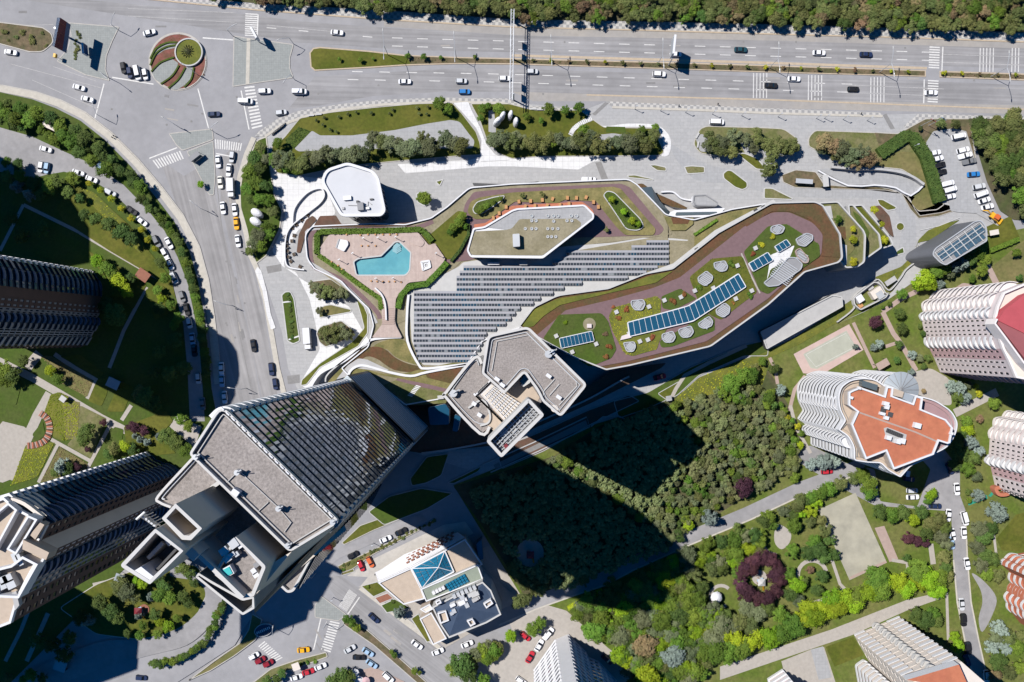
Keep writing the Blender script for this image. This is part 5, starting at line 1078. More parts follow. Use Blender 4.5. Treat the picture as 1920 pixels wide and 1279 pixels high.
# bow-fronted bays sticking out of the stack
for pts, hs in (([(1571,744),(1567,752),(1567,763),(1574,770)], range(1, NFQ, 1)), ([(1600,842),(1588,838),(1580,826),(1590,818)], range(0, NFQ)), ([(1640,711),(1622,704),(1604,706),(1590,712)], range(0, NFQ, 1)), ([(1585,795),(1578,806),(1586,814)], range(0, NFQ, 2))):
    line = [W2(x,y,zq) for x,y in curve(pts, False, 5)]; cx = sum(p[0] for p in line)/len(line); cy = sum(p[1] for p in line)/len(line)
    bb = MB(); bb.prism(line, 0, .2, 0, bottom=True); bb.ribbon(line, .25, .2, 1.15, 0); o0 = None
    for k in hs:
        z = .35+k*(zq-.5)/NFQ
        if o0 is None: o0 = part('bow_balcony', bb, 'white', rt); o0.location = (0,0,z)
        else: dupmesh(o0, 'bow_balcony', rt, (0,0,z))
zz = zq+3.2
RED = [(1590,735),(1600,730),(1612,726),(1657,742),(1661,724),(1674,726),(1672,742),(1710,756),(1715,741),(1729,746),(1726,767),(1772,786),(1785,802),(1780,830),(1775,832),(1759,827),(1749,852),(1674,880),(1660,846),(1622,861),(1595,796),(1606,772),(1590,760)]
RP = ccw(PX(RED, zz)); mb = MB(); mb.wall(offset(RP,.15), zq-.6, zz); part('attic_wall', mb, 'beige_wall', rt)
mb = MB(); mb.flat(offset(RP,.1), zz); part('roof', mb, 'roof_red', rt)
mb = MB(); mb.ring(RP, zz-.3, zz+.6, .5); part('parapet', mb, 'white', rt)
mb = MB(); mb.flat(ccw(PX(shape([(1728,750),(1752,751,10),(1782,771,14),(1794,793,14),(1789,815,14),(1775,837,14),(1752,848,6),(1745,840),(1726,770)], 3), zq-.5)), zq-.5); part('plum_terrace', mb, 'terrace_plum', rt)
for c, sx, sy, h, m in (((1661,757),1.6,1.2,1.6,'white'), ((1663,763),1.3,1.4,1.4,'white'), ((1655,776),1.6,.9,1.2,'white'), ((1658,769),1.4,2.0,.6,'dark_metal'), ((1663,784),1.4,1.1,.9,'white'), ((1597,746),1.0,.8,1,'white'), ((1720,798),2.0,1.6,1.5,'white'),
                        ((1666,821),1.5,1.3,1.5,'white'), ((1684,828),1.4,1.4,1.5,'white'), ((1692,827),1.6,1.6,1.4,'white'), ((1785,813),.9,.8,1,'white'), ((1612,728),1.0,.8,1,'white'), ((1672,778),1.5,1.5,.25,'dark_metal')):
    mb = MB(); mb.box(W2(*c,zz+1), sx, sy, zz, zz+h, -15); part('rooftop_unit', mb, m, rt)
mb = MB(); mb.flat(ccw(PX([(1657,803),(1664,801),(1700,815),(1697,833),(1680,832),(1662,825)], zz+.05)), zz+.05); part('vent_tray', mb, 'concrete', rt)
for k in range(9):
    mb = MB(); mb.box(W2(1664+k*3.4, 807+k*1.4, zz+.4), .4, 1.3, zz+.05, zz+.5, -18); part('pipe', mb, 'dark_metal', rt)
mb = MB(); mb.ribbon(PX([(1607,772),(1658,790),(1716,810),(1757,828)], zz+.06), .5, zz, zz+.06); part('roof_joint', mb, 'path_pink', rt)
for q, m in (([(1675,728),(1695,735),(1692,746),(1672,741)], 'court_beige'), ([(1697,736),(1714,742),(1709,756),(1693,748)], 'glass_pale'), ([(1617,713),(1646,722),(1644,733),(1616,724)], 'glass_grey')):
    mb = MB(); z_ = zz+.1 if q[0][0] > 1670 else zq+1.5; mb.prism(PX(q, z_+.3), zq-.5, z_+.3); part('rooflight', mb, m, rt)
# glass drum behind it
cdx, cdy, rdd = 1689, 731, 34
zc = 27.0; gp = PX(circ(cdx,cdy,rdd,32), zc)
mb = MB(); cc_ = W(cdx,cdy,zc+2.2)
for k in range(32):
    a, b = gp[k], gp[(k+1)%32]; mb.add([(*a,zc),(*b,zc),tuple(cc_)], [(0,2,1) if area2([a,b,cc_[:2]]) < 0 else (0,1,2)])
part('glass_dome', mb, 'glass_pale', rt)
for k in range(0, 32, 2):
    a = gp[k]; mb = MB(); mb.tube((*a,zc+.08), (cc_.x,cc_.y,cc_.z+.08), .10, n=4); part('dome_rib', mb, 'grey_wall', rt)
PO2 = ccw(PX(shape([(1655,716),(1664,704,14),(1690,697,14),(1716,706,14),(1724,728,14),(1710,756),(1650,750)], 4), zc)); mb = MB(); mb.wall(offset(PO2,1.2), 0, zc-.5); part('wall', mb, 'concrete_light', rt)
fl = MB(); q = offset(PO2,.25); n = len(PO2); fl.flat(PO2, .2, 0); fl.wall(PO2, 0, 1.2); fl.wall(q, .2, 1.2, flip=True); fl.add([(x,y,1.2) for x,y in PO2]+[(x,y,1.2) for x,y in q], [(i,(i+1)%n,(i+1)%n+n,i+n) for i in range(n)])
f1 = part('balcony', fl, 'white', rt); f1.location = (0,0,.3)
for k in range(1, 10): dupmesh(f1, 'balcony', rt, (0,0,.3+k*2.65))
WX = MB()
# yellow spandrels
for base, z in (((1585,806),14),): pass

# bottom blocks
bb1 = thing('apartment_block', 'cream block with red roof and ribbed front at the bottom right', 'building', W(1700,1250))
gB = [(1601,1191),(1684,1156),(1780,1240),(1700,1320),(1640,1260)]
tB2 = [up(p,40) for p in gB]; pts = ccw([W2(*p,40) for p in tB2])
mb = MB(); mb.wall(pts, 0, 40); part('wall', mb, 'cream', bb1)
a, b = W2(*tB2[1],40), W2(*tB2[0],40); d_, n_, l_ = perp(a, b)
if n_.y < 0: n_ = -n_
for u0, u1, m, dep, bow in ((0,.28,'white',.5,0), (.30,.42,'cream',.3,0), (.44,.60,'concrete_light',.9,.9), (.62,.76,'cream',.3,0), (.78,1.0,'white',.7,0)):
    p0 = Vector(a)+d_*l_*u0; p1 = Vector(a)+d_*l_*u1
    line = [tuple(Vector(p0)+(Vector(p1)-Vector(p0))*k/5+n_*(dep+bow*math.sin(math.pi*k/5))) for k in range(6)]
    bm2 = MB(); bm2.prism([tuple(p0)]+line+[tuple(p1)], 0, .25, 0, bottom=True); bm2.ribbon(line, .2, .25, 1.3); o0 = None
    for f in range(14):
        z = .6+f*2.8
        if o0 is None: o0 = part('balcony', bm2, m, bb1); o0.location = (0,0,z)
        else: dupmesh(o0, 'balcony', bb1, (0,0,z))
a2, b2 = W2(*tB2[0],40), W2(*tB2[4],40)
part('window', window_cells(a2, b2, 1, 39, 14, 3, .3, .45, .08), ['concrete_light','cream'], bb1, kind='stuff')
mb = MB(); mb.flat(pts, 40); part('roof_terrace', mb, 'cream', bb1)
mb = MB(); mb.prism(PX([(1726,1279),(1700,1275),(1798,1246),(1822,1300),(1740,1330)], 43), 40, 43, 1, 0); part('roof', mb, ['roof_red','white'], bb1)
bb2 = thing('apartment_block', 'white stacked balcony block at the bottom beside the small lawn', 'building', W(1640,1290))
pts = ccw(PX(shape([(1608,1252,5),(1625,1240,5),(1650,1260),(1690,1310),(1620,1320)], 4), 3)); 
mb = MB(); mb.wall(offset(pts,.8), 0, 30); part('wall', mb, 'cream', bb2)
fl = MB(); fl.prism(pts, 0, .25, bottom=True); fl.ring(pts, .25, 1.25, .2); o0 = None
for k in range(11):
    if o0 is None: o0 = part('balcony', fl, 'white', bb2); o0.location = (0,0,.4)
    else: dupmesh(o0, 'balcony', bb2, (0,0,.4+2.8*k))
bb3 = thing('apartment_block', 'small white ribbed block corner peeking in at the bottom edge', 'building', W(1455,1275))
pts = ccw(PX([(1440,1272),(1465,1256),(1500,1300),(1450,1320)], 0)); mb = MB(); mb.wall(pts, 0, 30); mb.flat(pts, 30); part('wall', mb, 'pink_pale', bb3)
fl = MB(); q = offset(pts,-.5); fl.ring(q, 0, 1.1, .5); o0 = None
for k in range(10):
    if o0 is None: o0 = part('balcony', fl, 'white', bb3); o0.location = (0,0,.6)
    else: dupmesh(o0, 'balcony', bb3, (0,0,.6+2.9*k))
wt = thing('apartment_tower', 'white louvred tower leaning out of the bottom edge, blue shaded flank', 'tower', W(1060,1250))
gW = [(1001,1256),(1042,1198),(1064,1189),(1098,1222),(1102,1232),(1122,1240),(1155,1275),(1100,1360),(1000,1320)]
pts = [W2(*p) for p in gW]; P = ccw(pts); mb = MB(); mb.wall(P, 0, 58); mb.flat(P, 58); part('wall', mb, 'white', wt)
for i, (m, dep) in enumerate((('white',.35), ('concrete_light',.5), ('white',.35), ('white',.3), ('white',.4), ('white',.35))):
    a, b = pts[i+1], pts[i]
    if i == 1: continue
    d_, n_, l_ = perp(a, b)
    if n_.y < 0: n_ = -n_
    n = max(2, int(l_/3)); part('window', window_cells(b, a, 1, 57, 19, n, .55, .5, .07) if (Vector((perp(b,a)[1])).y > 0) else window_cells(a, b, 1, 57, 19, n, .55, .5, .07), ['glass_tint','white'], wt, kind='stuff')
    line = [tuple(Vector(a)+n_*dep), tuple(Vector(b)+n_*dep)]; bm2 = MB(); bm2.prism([a]+line+[b], 0, .3, bottom=True); o0 = None
    for f in range(19):
        z = .8+f*3
        if o0 is None: o0 = part('sill_band', bm2, m, wt); o0.location = (0,0,z)
        else: dupmesh(o0, 'sill_band', wt, (0,0,z))

# ---------------------------------------------------------------- institution with the glass pyramid
iv = thing('institution_building', 'low building with glass pyramid, green roof strip and navy roof', 'building', W(830,1100))
def ib(nm, pts, z0, z1, side, top, par=None):
    P = ccw(PX(pts, z1)); mb = MB(); mb.wall(offset(P,.03) if par else P, z0, z1, 1); mb.flat(offset(P,.05) if par else P, z1, 0); part(nm, mb, [top, side], iv)
    if par: k = MB(); k.ring(P, z1-.5, z1+par, .4); part('parapet', k, 'white', iv)
ib('roof_terrace', [(709,1092),(771,1064),(790,1102),(797,1122),(757,1133)], 0, 7, 'beige_wall', 'court_beige', .6)
ib('roof_terrace', [(771,1064),(836,1030),(872,1010),(905,1058),(790,1104)], 0, 7, 'beige_wall', 'court_beige', .6)
ib('green_roof', [(789,1104),(896,1058),(906,1086),(799,1128)], 0, 9, 'concrete_light', 'roof_green', .4)
NV = [(810,1138),(860,1112),(905,1090),(921,1106),(940,1152),(912,1168),(842,1196),(826,1172)]
ib('navy_roof', NV, 0, 13, 'concrete_light', 'roof_navy', None)
P = ccw(PX(NV, 13)); k = MB(); k.ring(P, 12.2, 13.4, .5); part('eaves', k, 'concrete_light', iv)
mb = MB(); base = [W(*p,13.05) for p in [(815,1142),(905,1096),(934,1150),(843,1192)]]; ap = W(862,1140,15.6); 
mb.add([tuple(v) for v in base]+[tuple(ap)], [(1,0,4),(2,1,4),(3,2,4),(0,3,4)]); part('hipped_roof', mb, 'roof_navy', iv)
ib('low_roof', [(787,1160),(809,1148),(838,1197),(812,1209)], 0, 6, 'beige_wall', 'court_beige', .4)
ib('low_roof', [(787,1142),(806,1132),(812,1142),(798,1149)], 0, 6.5, 'beige_wall', 'cream', .3)
for q in ([(820,1150),(836,1145),(842,1164),(826,1170)], [(816,1128),(825,1124),(828,1131),(819,1135)], [(875,1164),(886,1160),(892,1170),(882,1175)], [(906,1132),(920,1124),(925,1132),(912,1141)]):
    mb = MB(); mb.ring(PX(q, 15), 13, 15, .4, 0); mb.flat(ccw(PX(q,13.6)), 13.9, 1); part('roof_well', mb, ['white','court_beige'], iv)
pb = [W(*p,7.6) for p in [(772,1066),(834,1033),(851,1072),(791,1103)]]; ap = W(822,1064,10.2)
for i in range(4):
    a, b = pb[i], pb[(i+1)%4]
    for r in range(4):
        for c in range(4):
            t0, t1 = r/4, (r+1)/4
            def pp(u, t): e = a+(b-a)*u; return e+(ap-e)*t
            u0, u1 = c/4+.012, (c+1)/4-.012
            mb = MB(); v = [pp(u0,t0+.012), pp(u1,t0+.012), pp(u1,t1-.012), pp(u0,t1-.012)]; nrm = (v[1]-v[0]).cross(v[2]-v[0]); v = v if nrm.z > 0 else v[::-1]
            mb.add([tuple(x) for x in v], [(0,1,2,3)]); part('pyramid_pane', mb, 'glass_teal', iv)
    mb = MB(); mb.tube(a, ap, .16, n=4); part('pyramid_rib', mb, 'white', iv); mb = MB(); mb.tube(a, b, .3, n=4); part('pyramid_rib', mb, 'white', iv)
mb = MB(); v = [p+Vector((0,0,-.25)) for p in pb]+[ap+Vector((0,0,-.4))]; mb.add([tuple(x) for x in v], [(1,0,4),(2,1,4),(3,2,4),(0,3,4)]); part('pyramid_frame', mb, 'grey_wall', iv)
for r in range(3):
    for c in range(7):
        q = [lerp(lerp((834,1096),(871,1076),(c+.08)/7), lerp((843,1110),(880,1091),(c+.08)/7), (r+.08)/3), lerp(lerp((834,1096),(871,1076),(c+.9)/7), lerp((843,1110),(880,1091),(c+.9)/7), (r+.08)/3), lerp(lerp((834,1096),(871,1076),(c+.9)/7), lerp((843,1110),(880,1091),(c+.9)/7), (r+.9)/3), lerp(lerp((834,1096),(871,1076),(c+.08)/7), lerp((843,1110),(880,1091),(c+.08)/7), (r+.9)/3)]
        mb = MB(); mb.prism(PX(q, 9.6), 9.02, 9.6); part('pane', mb, 'glass_teal', iv)
mb = MB(); mb.add([W(712,1088,6.6),W(771,1061,6.6),W(872,1008,6.6),W(858,998,2.2),W(757,1040,2.2),W(705,1074,2.2)], [(0,1,4,5),(1,2,3,4)]); part('balustrade_band', mb, 'white', iv)
for k in range(6):
    a, b = lerp((711,1089),(858,1006),0), None
    mb = MB(); z = 6.4-k*.9; o = k*3.0; mb.ribbon(PX([(709-o*.35,1090-o),(771-o*.5,1062-o),(855-o*.3,1016-o*.8)], z), .55, z-.5, z); part('ledge', mb, 'white', iv)
for k in range(4):
    for j in range(10):
        t = j/10+.03*(k%2); p = lerp((762,1056-k*4.2),(852,1008-k*3.6), t); p2 = lerp((762,1056-k*4.2),(852,1008-k*3.6), t+.055); z = 5.6-k*.9
        mb = MB(); mb.ribbon(PX([p,p2], z), .55, z-.3, z); part('brick_panel', mb, 'red_pave', iv)
for k in range(14):
    c = (845+random.random()*60, 0); c = (c[0], 1152-(c[0]-845)*.55-random.random()*20); mb = MB(); mb.box(W2(*c,15), random.uniform(1,2.4), random.uniform(1,1.8), 13, 15+random.random(), 25); part('rooftop_unit', mb, random.choice(['concrete_light','steel','white','concrete']), iv)
for c in ((849,1145),(862,1146)):
    mb = MB(); mb.box(W2(*c,14.5), 1.6, 1.0, 13.2, 14.6, 25); part('tarpaulin', mb, 'car_blue', iv)
for k in range(6):
    mb = MB(); mb.box(W2(852+k*7.5,1118-k*3.2,14), 1.1, 1.5, 12, 14.2, 25); part('rooftop_unit', mb, 'steel', iv)
for k in range(4):
    mb = MB(); mb.box(W2(813+k*6,1112-k*3,10.5), 1.0, 1.2, 9, 10.4, 25); part('rooftop_unit', mb, 'white', iv)
ib('glass_lean_to', [(893,1020),(903,1012),(906,1048),(898,1052)], 0, 6, 'glass_grey', 'glass_blue')
mb = MB(); mb.prism(PX([(900,1060),(915,1072),(958,1110),(950,1130),(925,1104)], .4), .05, .4); part('courtyard', mb, 'path', iv)

# ---------------------------------------------------------------- grey cone with the glazed roof, service shelter
cp = thing('glazed_rotunda', 'dark slanted drum with a gridded glass roof beside the parking court', 'building', W(1800,460))
zt_ = 11.0
top = shape([(1747,478,6),(1752,466,6),(1828,414,6),(1840,413,6),(1849,425,6),(1851,452,4),(1773,498,4),(1762,493)], 4)
bot = shape([(1724,482,10),(1730,470),(1745,452),(1800,416),(1838,412),(1850,425),(1852,452),(1773,500),(1745,500),(1728,492)], 0)
TP = ccw(PX(top, zt_)); cgx = sum(p[0] for p in TP)/len(TP); cgy = sum(p[1] for p in TP)/len(TP)
BP = []
for x, y in TP:
    ex, ey = x-cgx, y-cgy; k = 1.08+.22*max(0, (-ex)/9) if ex < 0 else 1.02; BP.append((cgx+ex*k-1.0, cgy+ey*(1.06)))
n = len(TP); mb = MB(); mb.add([(*p,0) for p in BP]+[(*p,zt_) for p in TP], [(i,(i+1)%n,(i+1)%n+n,i+n) for i in range(n)]); part('drum_wall', mb, 'drum_grey', cp)
mb = MB(); mb.flat(offset(TP,.1), zt_-.25); part('roof_frame', mb, 'grey_wall', cp)
mb = MB(); mb.ring(TP, zt_-.3, zt_+.2, .35); part('rim', mb, 'steel', cp)
g0_, gx, gy = Vector(W2(1750,470,zt_)), (Vector(W2(1833,413,zt_))-Vector(W2(1750,470,zt_))), (Vector(W2(1773,498,zt_))-Vector(W2(1750,470,zt_)))
from mathutils.geometry import intersect_point_line
def inside(p, poly):
    c = False; j = len(poly)-1
    for i in range(len(poly)):
        if (poly[i][1] > p[1]) != (poly[j][1] > p[1]) and p[0] < (poly[j][0]-poly[i][0])*(p[1]-poly[i][1])/(poly[j][1]-poly[i][1])+poly[i][0]: c = not c
        j = i
    return c
TI = offset(TP, .5)
for i in range(-1, 15):
    for j in range(-2, 7):
        u0, u1, v0, v1 = i/12, (i+.93)/12, j/4, (j+.92)/4
        q = [tuple(g0_+gx*u+gy*v) for u, v in ((u0,v0),(u1,v0),(u1,v1),(u0,v1))]
        if sum(inside(p, TI) for p in q) >= 3:
            mb = MB(); mb.flat(ccw(q), zt_+.02); part('pane', mb, 'glass_slate', cp)
for k in range(-1, 8):
    q = [g0_+gx*(k/6)+gy*(-.6+.02*t*2.2) for t in range(50)]; q = [tuple(p) for p in q if inside(tuple(p), TI)]
    if len(q) > 2: mb = MB(); mb.ribbon([q[0],q[-1]], .28, zt_, zt_+.14); part('glazing_bar', mb, 'concrete_light', cp)
for k in (0, 1, 2):
    q = [g0_+gx*(-.2+.03*t)+gy*(.25+k*.25-.1) for t in range(50)]; q = [tuple(p) for p in q if inside(tuple(p), TI)]
    if len(q) > 2: mb = MB(); mb.ribbon([q[0],q[-1]], .22, zt_, zt_+.13); part('glazing_bar', mb, 'concrete_light', cp)
sv = thing('service_yard', 'small white walled service yard with generator at the wing\'s back', 'building', W(1635,555))
P = PX(shape([(1602,572,4),(1600,558,4),(1640,527,5),(1652,532,5),(1662,550,4),(1668,548),(1662,558),(1614,582,3)], 3), 2.4); mb = MB(); mb.ring(P, .05, 2.4, .35); part('wall', mb, 'concrete_light', sv)
mb = MB(); mb.flat(offset(ccw(P),.4), .12); part('yard_floor', mb, 'concrete', sv)
for c, sx, sy, h, m in (((1645,549),4.2,3,2.6,'cream'), ((1651,553),2.4,2.6,2.9,'steel'), ((1613,560),2.4,2.6,2.2,'white'), ((1614,573),1.6,1.4,1.0,'orange'), ((1633,540),2,1.2,1,'concrete')):
    mb = MB(); mb.box(W2(*c,h), sx, sy, .12, h, 33); part('plant_unit', mb, m, sv)
kw = thing('curved_wall', 'white wavy retaining wall running from the service yard towards the drum', 'wall', W(1690,520))
mb = MB(); mb.ribbon(PX(curve([(1570,604),(1602,578),(1600,556),(1640,526),(1652,528),(1663,542),(1672,542),(1690,520),(1700,505),(1722,488)], False), 1.3), .35, .05, 1.3); part('wall', mb, 'concrete_light', kw)
sheet('service_path', shape([(1572,606),(1620,585),(1668,560),(1725,520),(1742,498),(1722,490),(1700,508),(1675,545),(1640,575)], 3), 'concrete', .225)
sheet('sloping_bed', shape([(1720,455),(1745,450),(1800,412),(1775,418),(1740,432),(1722,450),(1715,475),(1690,500),(1640,520),(1650,528),(1668,540),(1690,515),(1712,490)], 4), 'sedum_lime', .228)
sheet('sloping_bed', shape([(1480,638),(1560,600),(1600,560),(1610,545),(1604,575),(1570,605),(1500,645),(1400,690),(1405,675)], 4), 'sedum_lime', .227)
rmp = thing('ramp_roof', 'long pale concrete ramp slab behind the wing', 'ramp', W(1500,605))
mb = MB(); P = ccw(PX(shape([(1425,622),(1560,553),(1578,556),(1580,575),(1437,655)], 2), 3)); mb.prism(P, .05, 3, 1, 0); part('slab', mb, ['concrete','dark_metal'], rmp)
mb = MB(); mb.ring(P, 2.6, 3.5, .35); part('parapet', mb, 'concrete_light', rmp)
gr = thing('sunken_ramp', 'curved sunken driveway with a dark retaining wall below the parking court', 'ramp', W(1660,340))
mb = MB(); mb.flat(ccw(PX(shape([(1535,318),(1560,314),(1640,318),(1690,330),(1730,347),(1708,367),(1680,352),(1640,346),(1590,347)], 3), .35)), .35); part('driveway', mb, 'plaza_grey', gr)
mb = MB(); mb.ribbon(PX(curve([(1560,313),(1600,316),(1650,317),(1690,323),(1715,333),(1733,346)], False), 2.2), .8, .1, 2.2); part('retaining_wall', mb, 'concrete', gr)
mb = MB(); mb.ribbon(PX(curve([(1733,346),(1708,367),(1680,352),(1640,347),(1590,348),(1535,320)], False, 2), 1.2), .5, .1, 1.2); part('parapet', mb, 'white', gr)
# ================================================================ ROUNDABOUT, SIGNS, LAMPS
rn = thing('roundabout', 'round flower bed island with striped planting and a green fountain disc', 'roundabout', W(333,115))
def rpart(n, pts, m, z): 
    ZC[0] += .0004; mb = MB(); mb.flat(ccw(PX(pts, z+ZC[0])), z+ZC[0]); part(n, mb, m, rn)
mb = MB(); mb.prism(PX(circ(333.5,115.5,55,40), .14), .01, .14); mb.ring(PX(circ(333.5,115.5,53,40), .3), .1, .34, .35); part('kerb', mb, 'kerb', rn)
rpart('flower_bed', circ(333.5,115.5,51,40), 'flower_red', .22)
rpart('gravel_band', shape([(283,110),(292,92,5),(312,82),(330,82),(328,90),(308,94),(294,104),(284,117)], 2), 'island_pave', .26)
rpart('gravel_band', shape([(283,134),(300,121,5),(322,110),(334,118),(331,130),(316,146,5),(303,157),(291,149)], 2), 'island_pave', .26)
rpart('gravel_band', shape([(316,166),(338,150,5),(349,126),(362,125),(361,144,5),(346,160),(332,168)], 2), 'island_pave', .26)
for l in ([(281,122),(292,100),(310,88),(330,84)], [(283,134),(300,117),(326,107)], [(281,110),(292,91),(312,80),(332,79)], [(301,157),(322,142),(335,122)], [(315,165),(334,148),(347,126)], [(345,163),(358,148),(363,126)]):
    mb = MB(); mb.ribbon(PX(curve(l, False, 5), .8), .55, .2, .75); part('low_hedge', mb, 'lawn_dark', rn)
ft = thing('fountain', 'round olive green planted dish with white rim on the roundabout', 'fountain', W(353.5,97.5))
mb = MB(); mb.ring(PX(circ(353.5,97.5,26.5,40), 1.2), .2, 1.2, .45); part('rim', mb, 'concrete_light', ft)
mb = MB(); mb.flat(ccw(PX(circ(353.5,97.5,25,40), .9)), .9); part('planting', mb, 'sedum_lime', ft)
mb = MB()
for k in range(14):
    a = k*2*math.pi/14; c = W(353.5,98,0); mb.tube((c.x+.4*math.cos(a),c.y+.4*math.sin(a),1.8),(c.x+2.3*math.cos(a),c.y+2.3*math.sin(a),1.0),.13)
mb.tube((c.x,c.y,.9),(c.x,c.y,2.0),.5,.4,10); part('spray_nozzles', mb, 'wood_floor', ft)
for k in range(46):
    pass
def billboard(px, label, h0, h1, L, ang, mfront, mback, group=None):
    c = W(px[0],px[1]); t = thing('billboard', label, 'billboard', c, 0, group); a = math.radians(ang); d = Vector((math.cos(a), math.sin(a)))
    mb = MB(); mb.tube((c.x,c.y,0),(c.x,c.y,h0+.4),.32,.28,8); part('post', mb, 'steel', t)
    mb = MB(); mb.box((c.x,c.y), L, 1.5, h0, h1, ang); part('box', mb, mback, t)
    n = Vector((-d.y, d.x)); mb = MB(); mb.box((c.x,c.y), L*.98, 1.3, h1, h1+.06, ang); part('top_panel', mb, mfront, t)
    for k in range(4):
        p = Vector((c.x,c.y))+d*(L*(k-1.5)/4.5)-n*.9; mb = MB(); mb.box((p.x,p.y), .2, .5, h0+1, h1-.3, ang); part('panel_frame', mb, 'dark_metal', t)
c = W(130,71)
bl = thing('billboard', 'large red billboard on a post at the end of the soil median, leaning in view', 'billboard', c)
mb = MB(); mb.tube((c.x,c.y,0),(c.x,c.y,9),.4,.35,8); part('post', mb, 'steel', bl)
# tilted red top and dark blue side of the wedge-shaped box
ptz = 11.5; hb = 9.0
f_ = [W(125,41,hb+.5), W(117,95,hb+.5), W(102,88,hb+3.5), W(113,33,hb+3.5)]; k_ = [W(107,33,hb+3.4), W(98,86,hb+3.4)]
mb = MB(); mb.add([tuple(v) for v in f_], [(0,3,2,1)]); part('front_panel', mb, 'red_sign', bl)
g_ = [v-Vector((0,0,2.5)) for v in f_[:2]]
mb = MB(); mb.add([tuple(f_[3]),tuple(f_[2]),tuple(k_[1]),tuple(k_[0])], [(0,3,2,1),(0,1,2,3)]); mb.add([tuple(k_[0]),tuple(k_[1]),tuple(g_[1]),tuple(g_[0])], [(0,1,2,3)]); mb.add([tuple(f_[0]),tuple(f_[1]),tuple(g_[1]),tuple(g_[0])], [(0,1,2,3)])
mb.add([tuple(f_[1]),tuple(f_[2]),tuple(k_[1]),tuple(g_[1])], [(0,1,2,3)]); mb.add([tuple(f_[0]),tuple(f_[3]),tuple(k_[0]),tuple(g_[0])], [(0,1,2,3)]); part('back_panel', mb, 'blue_sign', bl)
for t in (.0,.33,.66):
    a = f_[3].lerp(f_[2], t+.16); b = f_[0].lerp(f_[1], t+.16); mb = MB(); mb.tube(a+Vector((0,0,.1)), b+Vector((0,0,.1)), .06, n=4); part('panel_seam', mb, 'terracotta', bl)
for p, lab, h0, h1, L, ang in (((1253,123),'white billboard on a post in the central verge over the upper carriageway',6,11,6.5,84), ((487,80),'slim white billboard on the paved island right of the roundabout',3.5,7,4.2,118), ((166,103),'pale advertising panel on the paved island left of the roundabout',1.0,4.0,3.8,95)):
    c = W(*p); off = Vector((0.0, 3.6 if L > 6 else 1.0)); t = thing('billboard', lab, 'billboard', c)
    mb = MB(); mb.tube((c.x,c.y,0),(c.x,c.y,h0+1),.22,.2,8)
    if L > 6: mb.tube((c.x,c.y,h0+1),(c.x+off.x,c.y+off.y,h0+1.2),.18,.18,6)
    part('post', mb, 'steel', t)
    mb = MB(); mb.box((c.x+off.x,c.y+off.y), L, .7, h0, h1, ang); part('box', mb, 'white', t)
    for s_ in (-1,1):
        n_ = Vector((-math.sin(math.radians(ang)), math.cos(math.radians(ang))))*s_*.37; mb = MB(); mb.box((c.x+off.x+n_.x,c.y+off.y+n_.y), L*.94, .05, h0+.2, h1-.2, ang); part('panel', mb, 'blue_sign' if L < 4 else 'skyline' if False else 'glass_pale', t)
c = W(112,110); ts = thing('warning_sign', 'yellow traffic sign at the tip of the paved island under the red billboard', 'sign', c)
mb = MB(); mb.tube((c.x,c.y,0),(c.x,c.y,2.4),.08); part('post', mb, 'steel', ts)
mb = MB(); mb.box((c.x,c.y), 1.3, .8, 2.2, 3.4, 80); part('panel', mb, 'yellow', ts)
# overhead gantry
c = W(961,110); gt = thing('sign_gantry', 'steel sign gantry spanning both carriageways above the mall', 'gantry', c)
zg = 7.5
for y in (38, 114, 190):
    b = W(963+.0*y, y+ (4 if y < 100 else -2)); mb = MB(); mb.tube((b.x,b.y,0),(b.x,b.y,zg),.3,.25,8); part('post', mb, 'steel', gt)
a, b = W(961.3,19,zg), W(958.5,188,zg)
for dx in (-.5,.5):
    for dz in (0, 1.0):
        mb = MB(); mb.tube(a+Vector((dx,0,dz)), b+Vector((dx,0,dz)), .12, n=5); part('truss_chord', mb, 'steel', gt)
mb = MB()
for k in range(34):
    p = a.lerp(b, k/34); q = a.lerp(b, (k+1)/34); s_ = .5 if k%2 else -.5; mb.tube(p+Vector((s_,0,1)), q+Vector((-s_,0,1)), .06, n=4); mb.tube(p+Vector((.5,0,0)), p+Vector((.5,0,1)), .06, n=4)
part('truss_brace', mb, 'steel', gt, kind='stuff')
for y in (60, 82, 140, 160):
    p = W(960.4-(y-100)*.016, y, zg); mb = MB(); mb.box((p.x-.75,p.y), .12, 2.6, zg-1.2, zg+1.0); part('sign_panel', mb, 'steel', gt)
LAMPN = [0]
def street_lamp(px, py, h=11.0, arms=((2.2,-88),(2.2,92)), desc=None, group='street lamps', zb=0):
    c = W(px,py,zb); t = thing('street_lamp', None, 'lamp', c, 0, group, (desc or 'tall street lamp with two curved arms', px, py))
    mb = MB(); mb.tube((c.x,c.y,zb),(c.x,c.y,zb+h-1.5),.13,.09,6); part('pole', mb, 'steel', t)
    if h < 5:
        mb = MB(); mb.tube((c.x,c.y,zb+h-1.5),(c.x,c.y,zb+h),.09,.07,6); mb.box((c.x+.25,c.y+.1), .8, .3, zb+h, zb+h+.12, arms[0][1]); part('lamp_head', mb, 'steel', t); return
    for l, an_ in arms:
        d = Vector((math.cos(math.radians(an_)), math.sin(math.radians(an_)), 0)); mb = MB(); pts = [c+Vector((0,0,h-1.5))+d*(l*2*math.sin(k*.36))+Vector((0,0,1.5*math.sin(min(1.57,k*.5)))) for k in range(5)]
        for p, q in zip(pts, pts[1:]): mb.tube(p, q, .085, n=5)
        part('arm', mb, 'steel', t); mb = MB(); e = pts[-1]; mb.tube(e, e+d*1.0, .2, .14, 6); part('lamp_head', mb, 'concrete_light', t)
for p in ((728,104),(856,109),(1031,115),(1233,121),(1442,128),(1648,136),(1857,144)): street_lamp(*p)
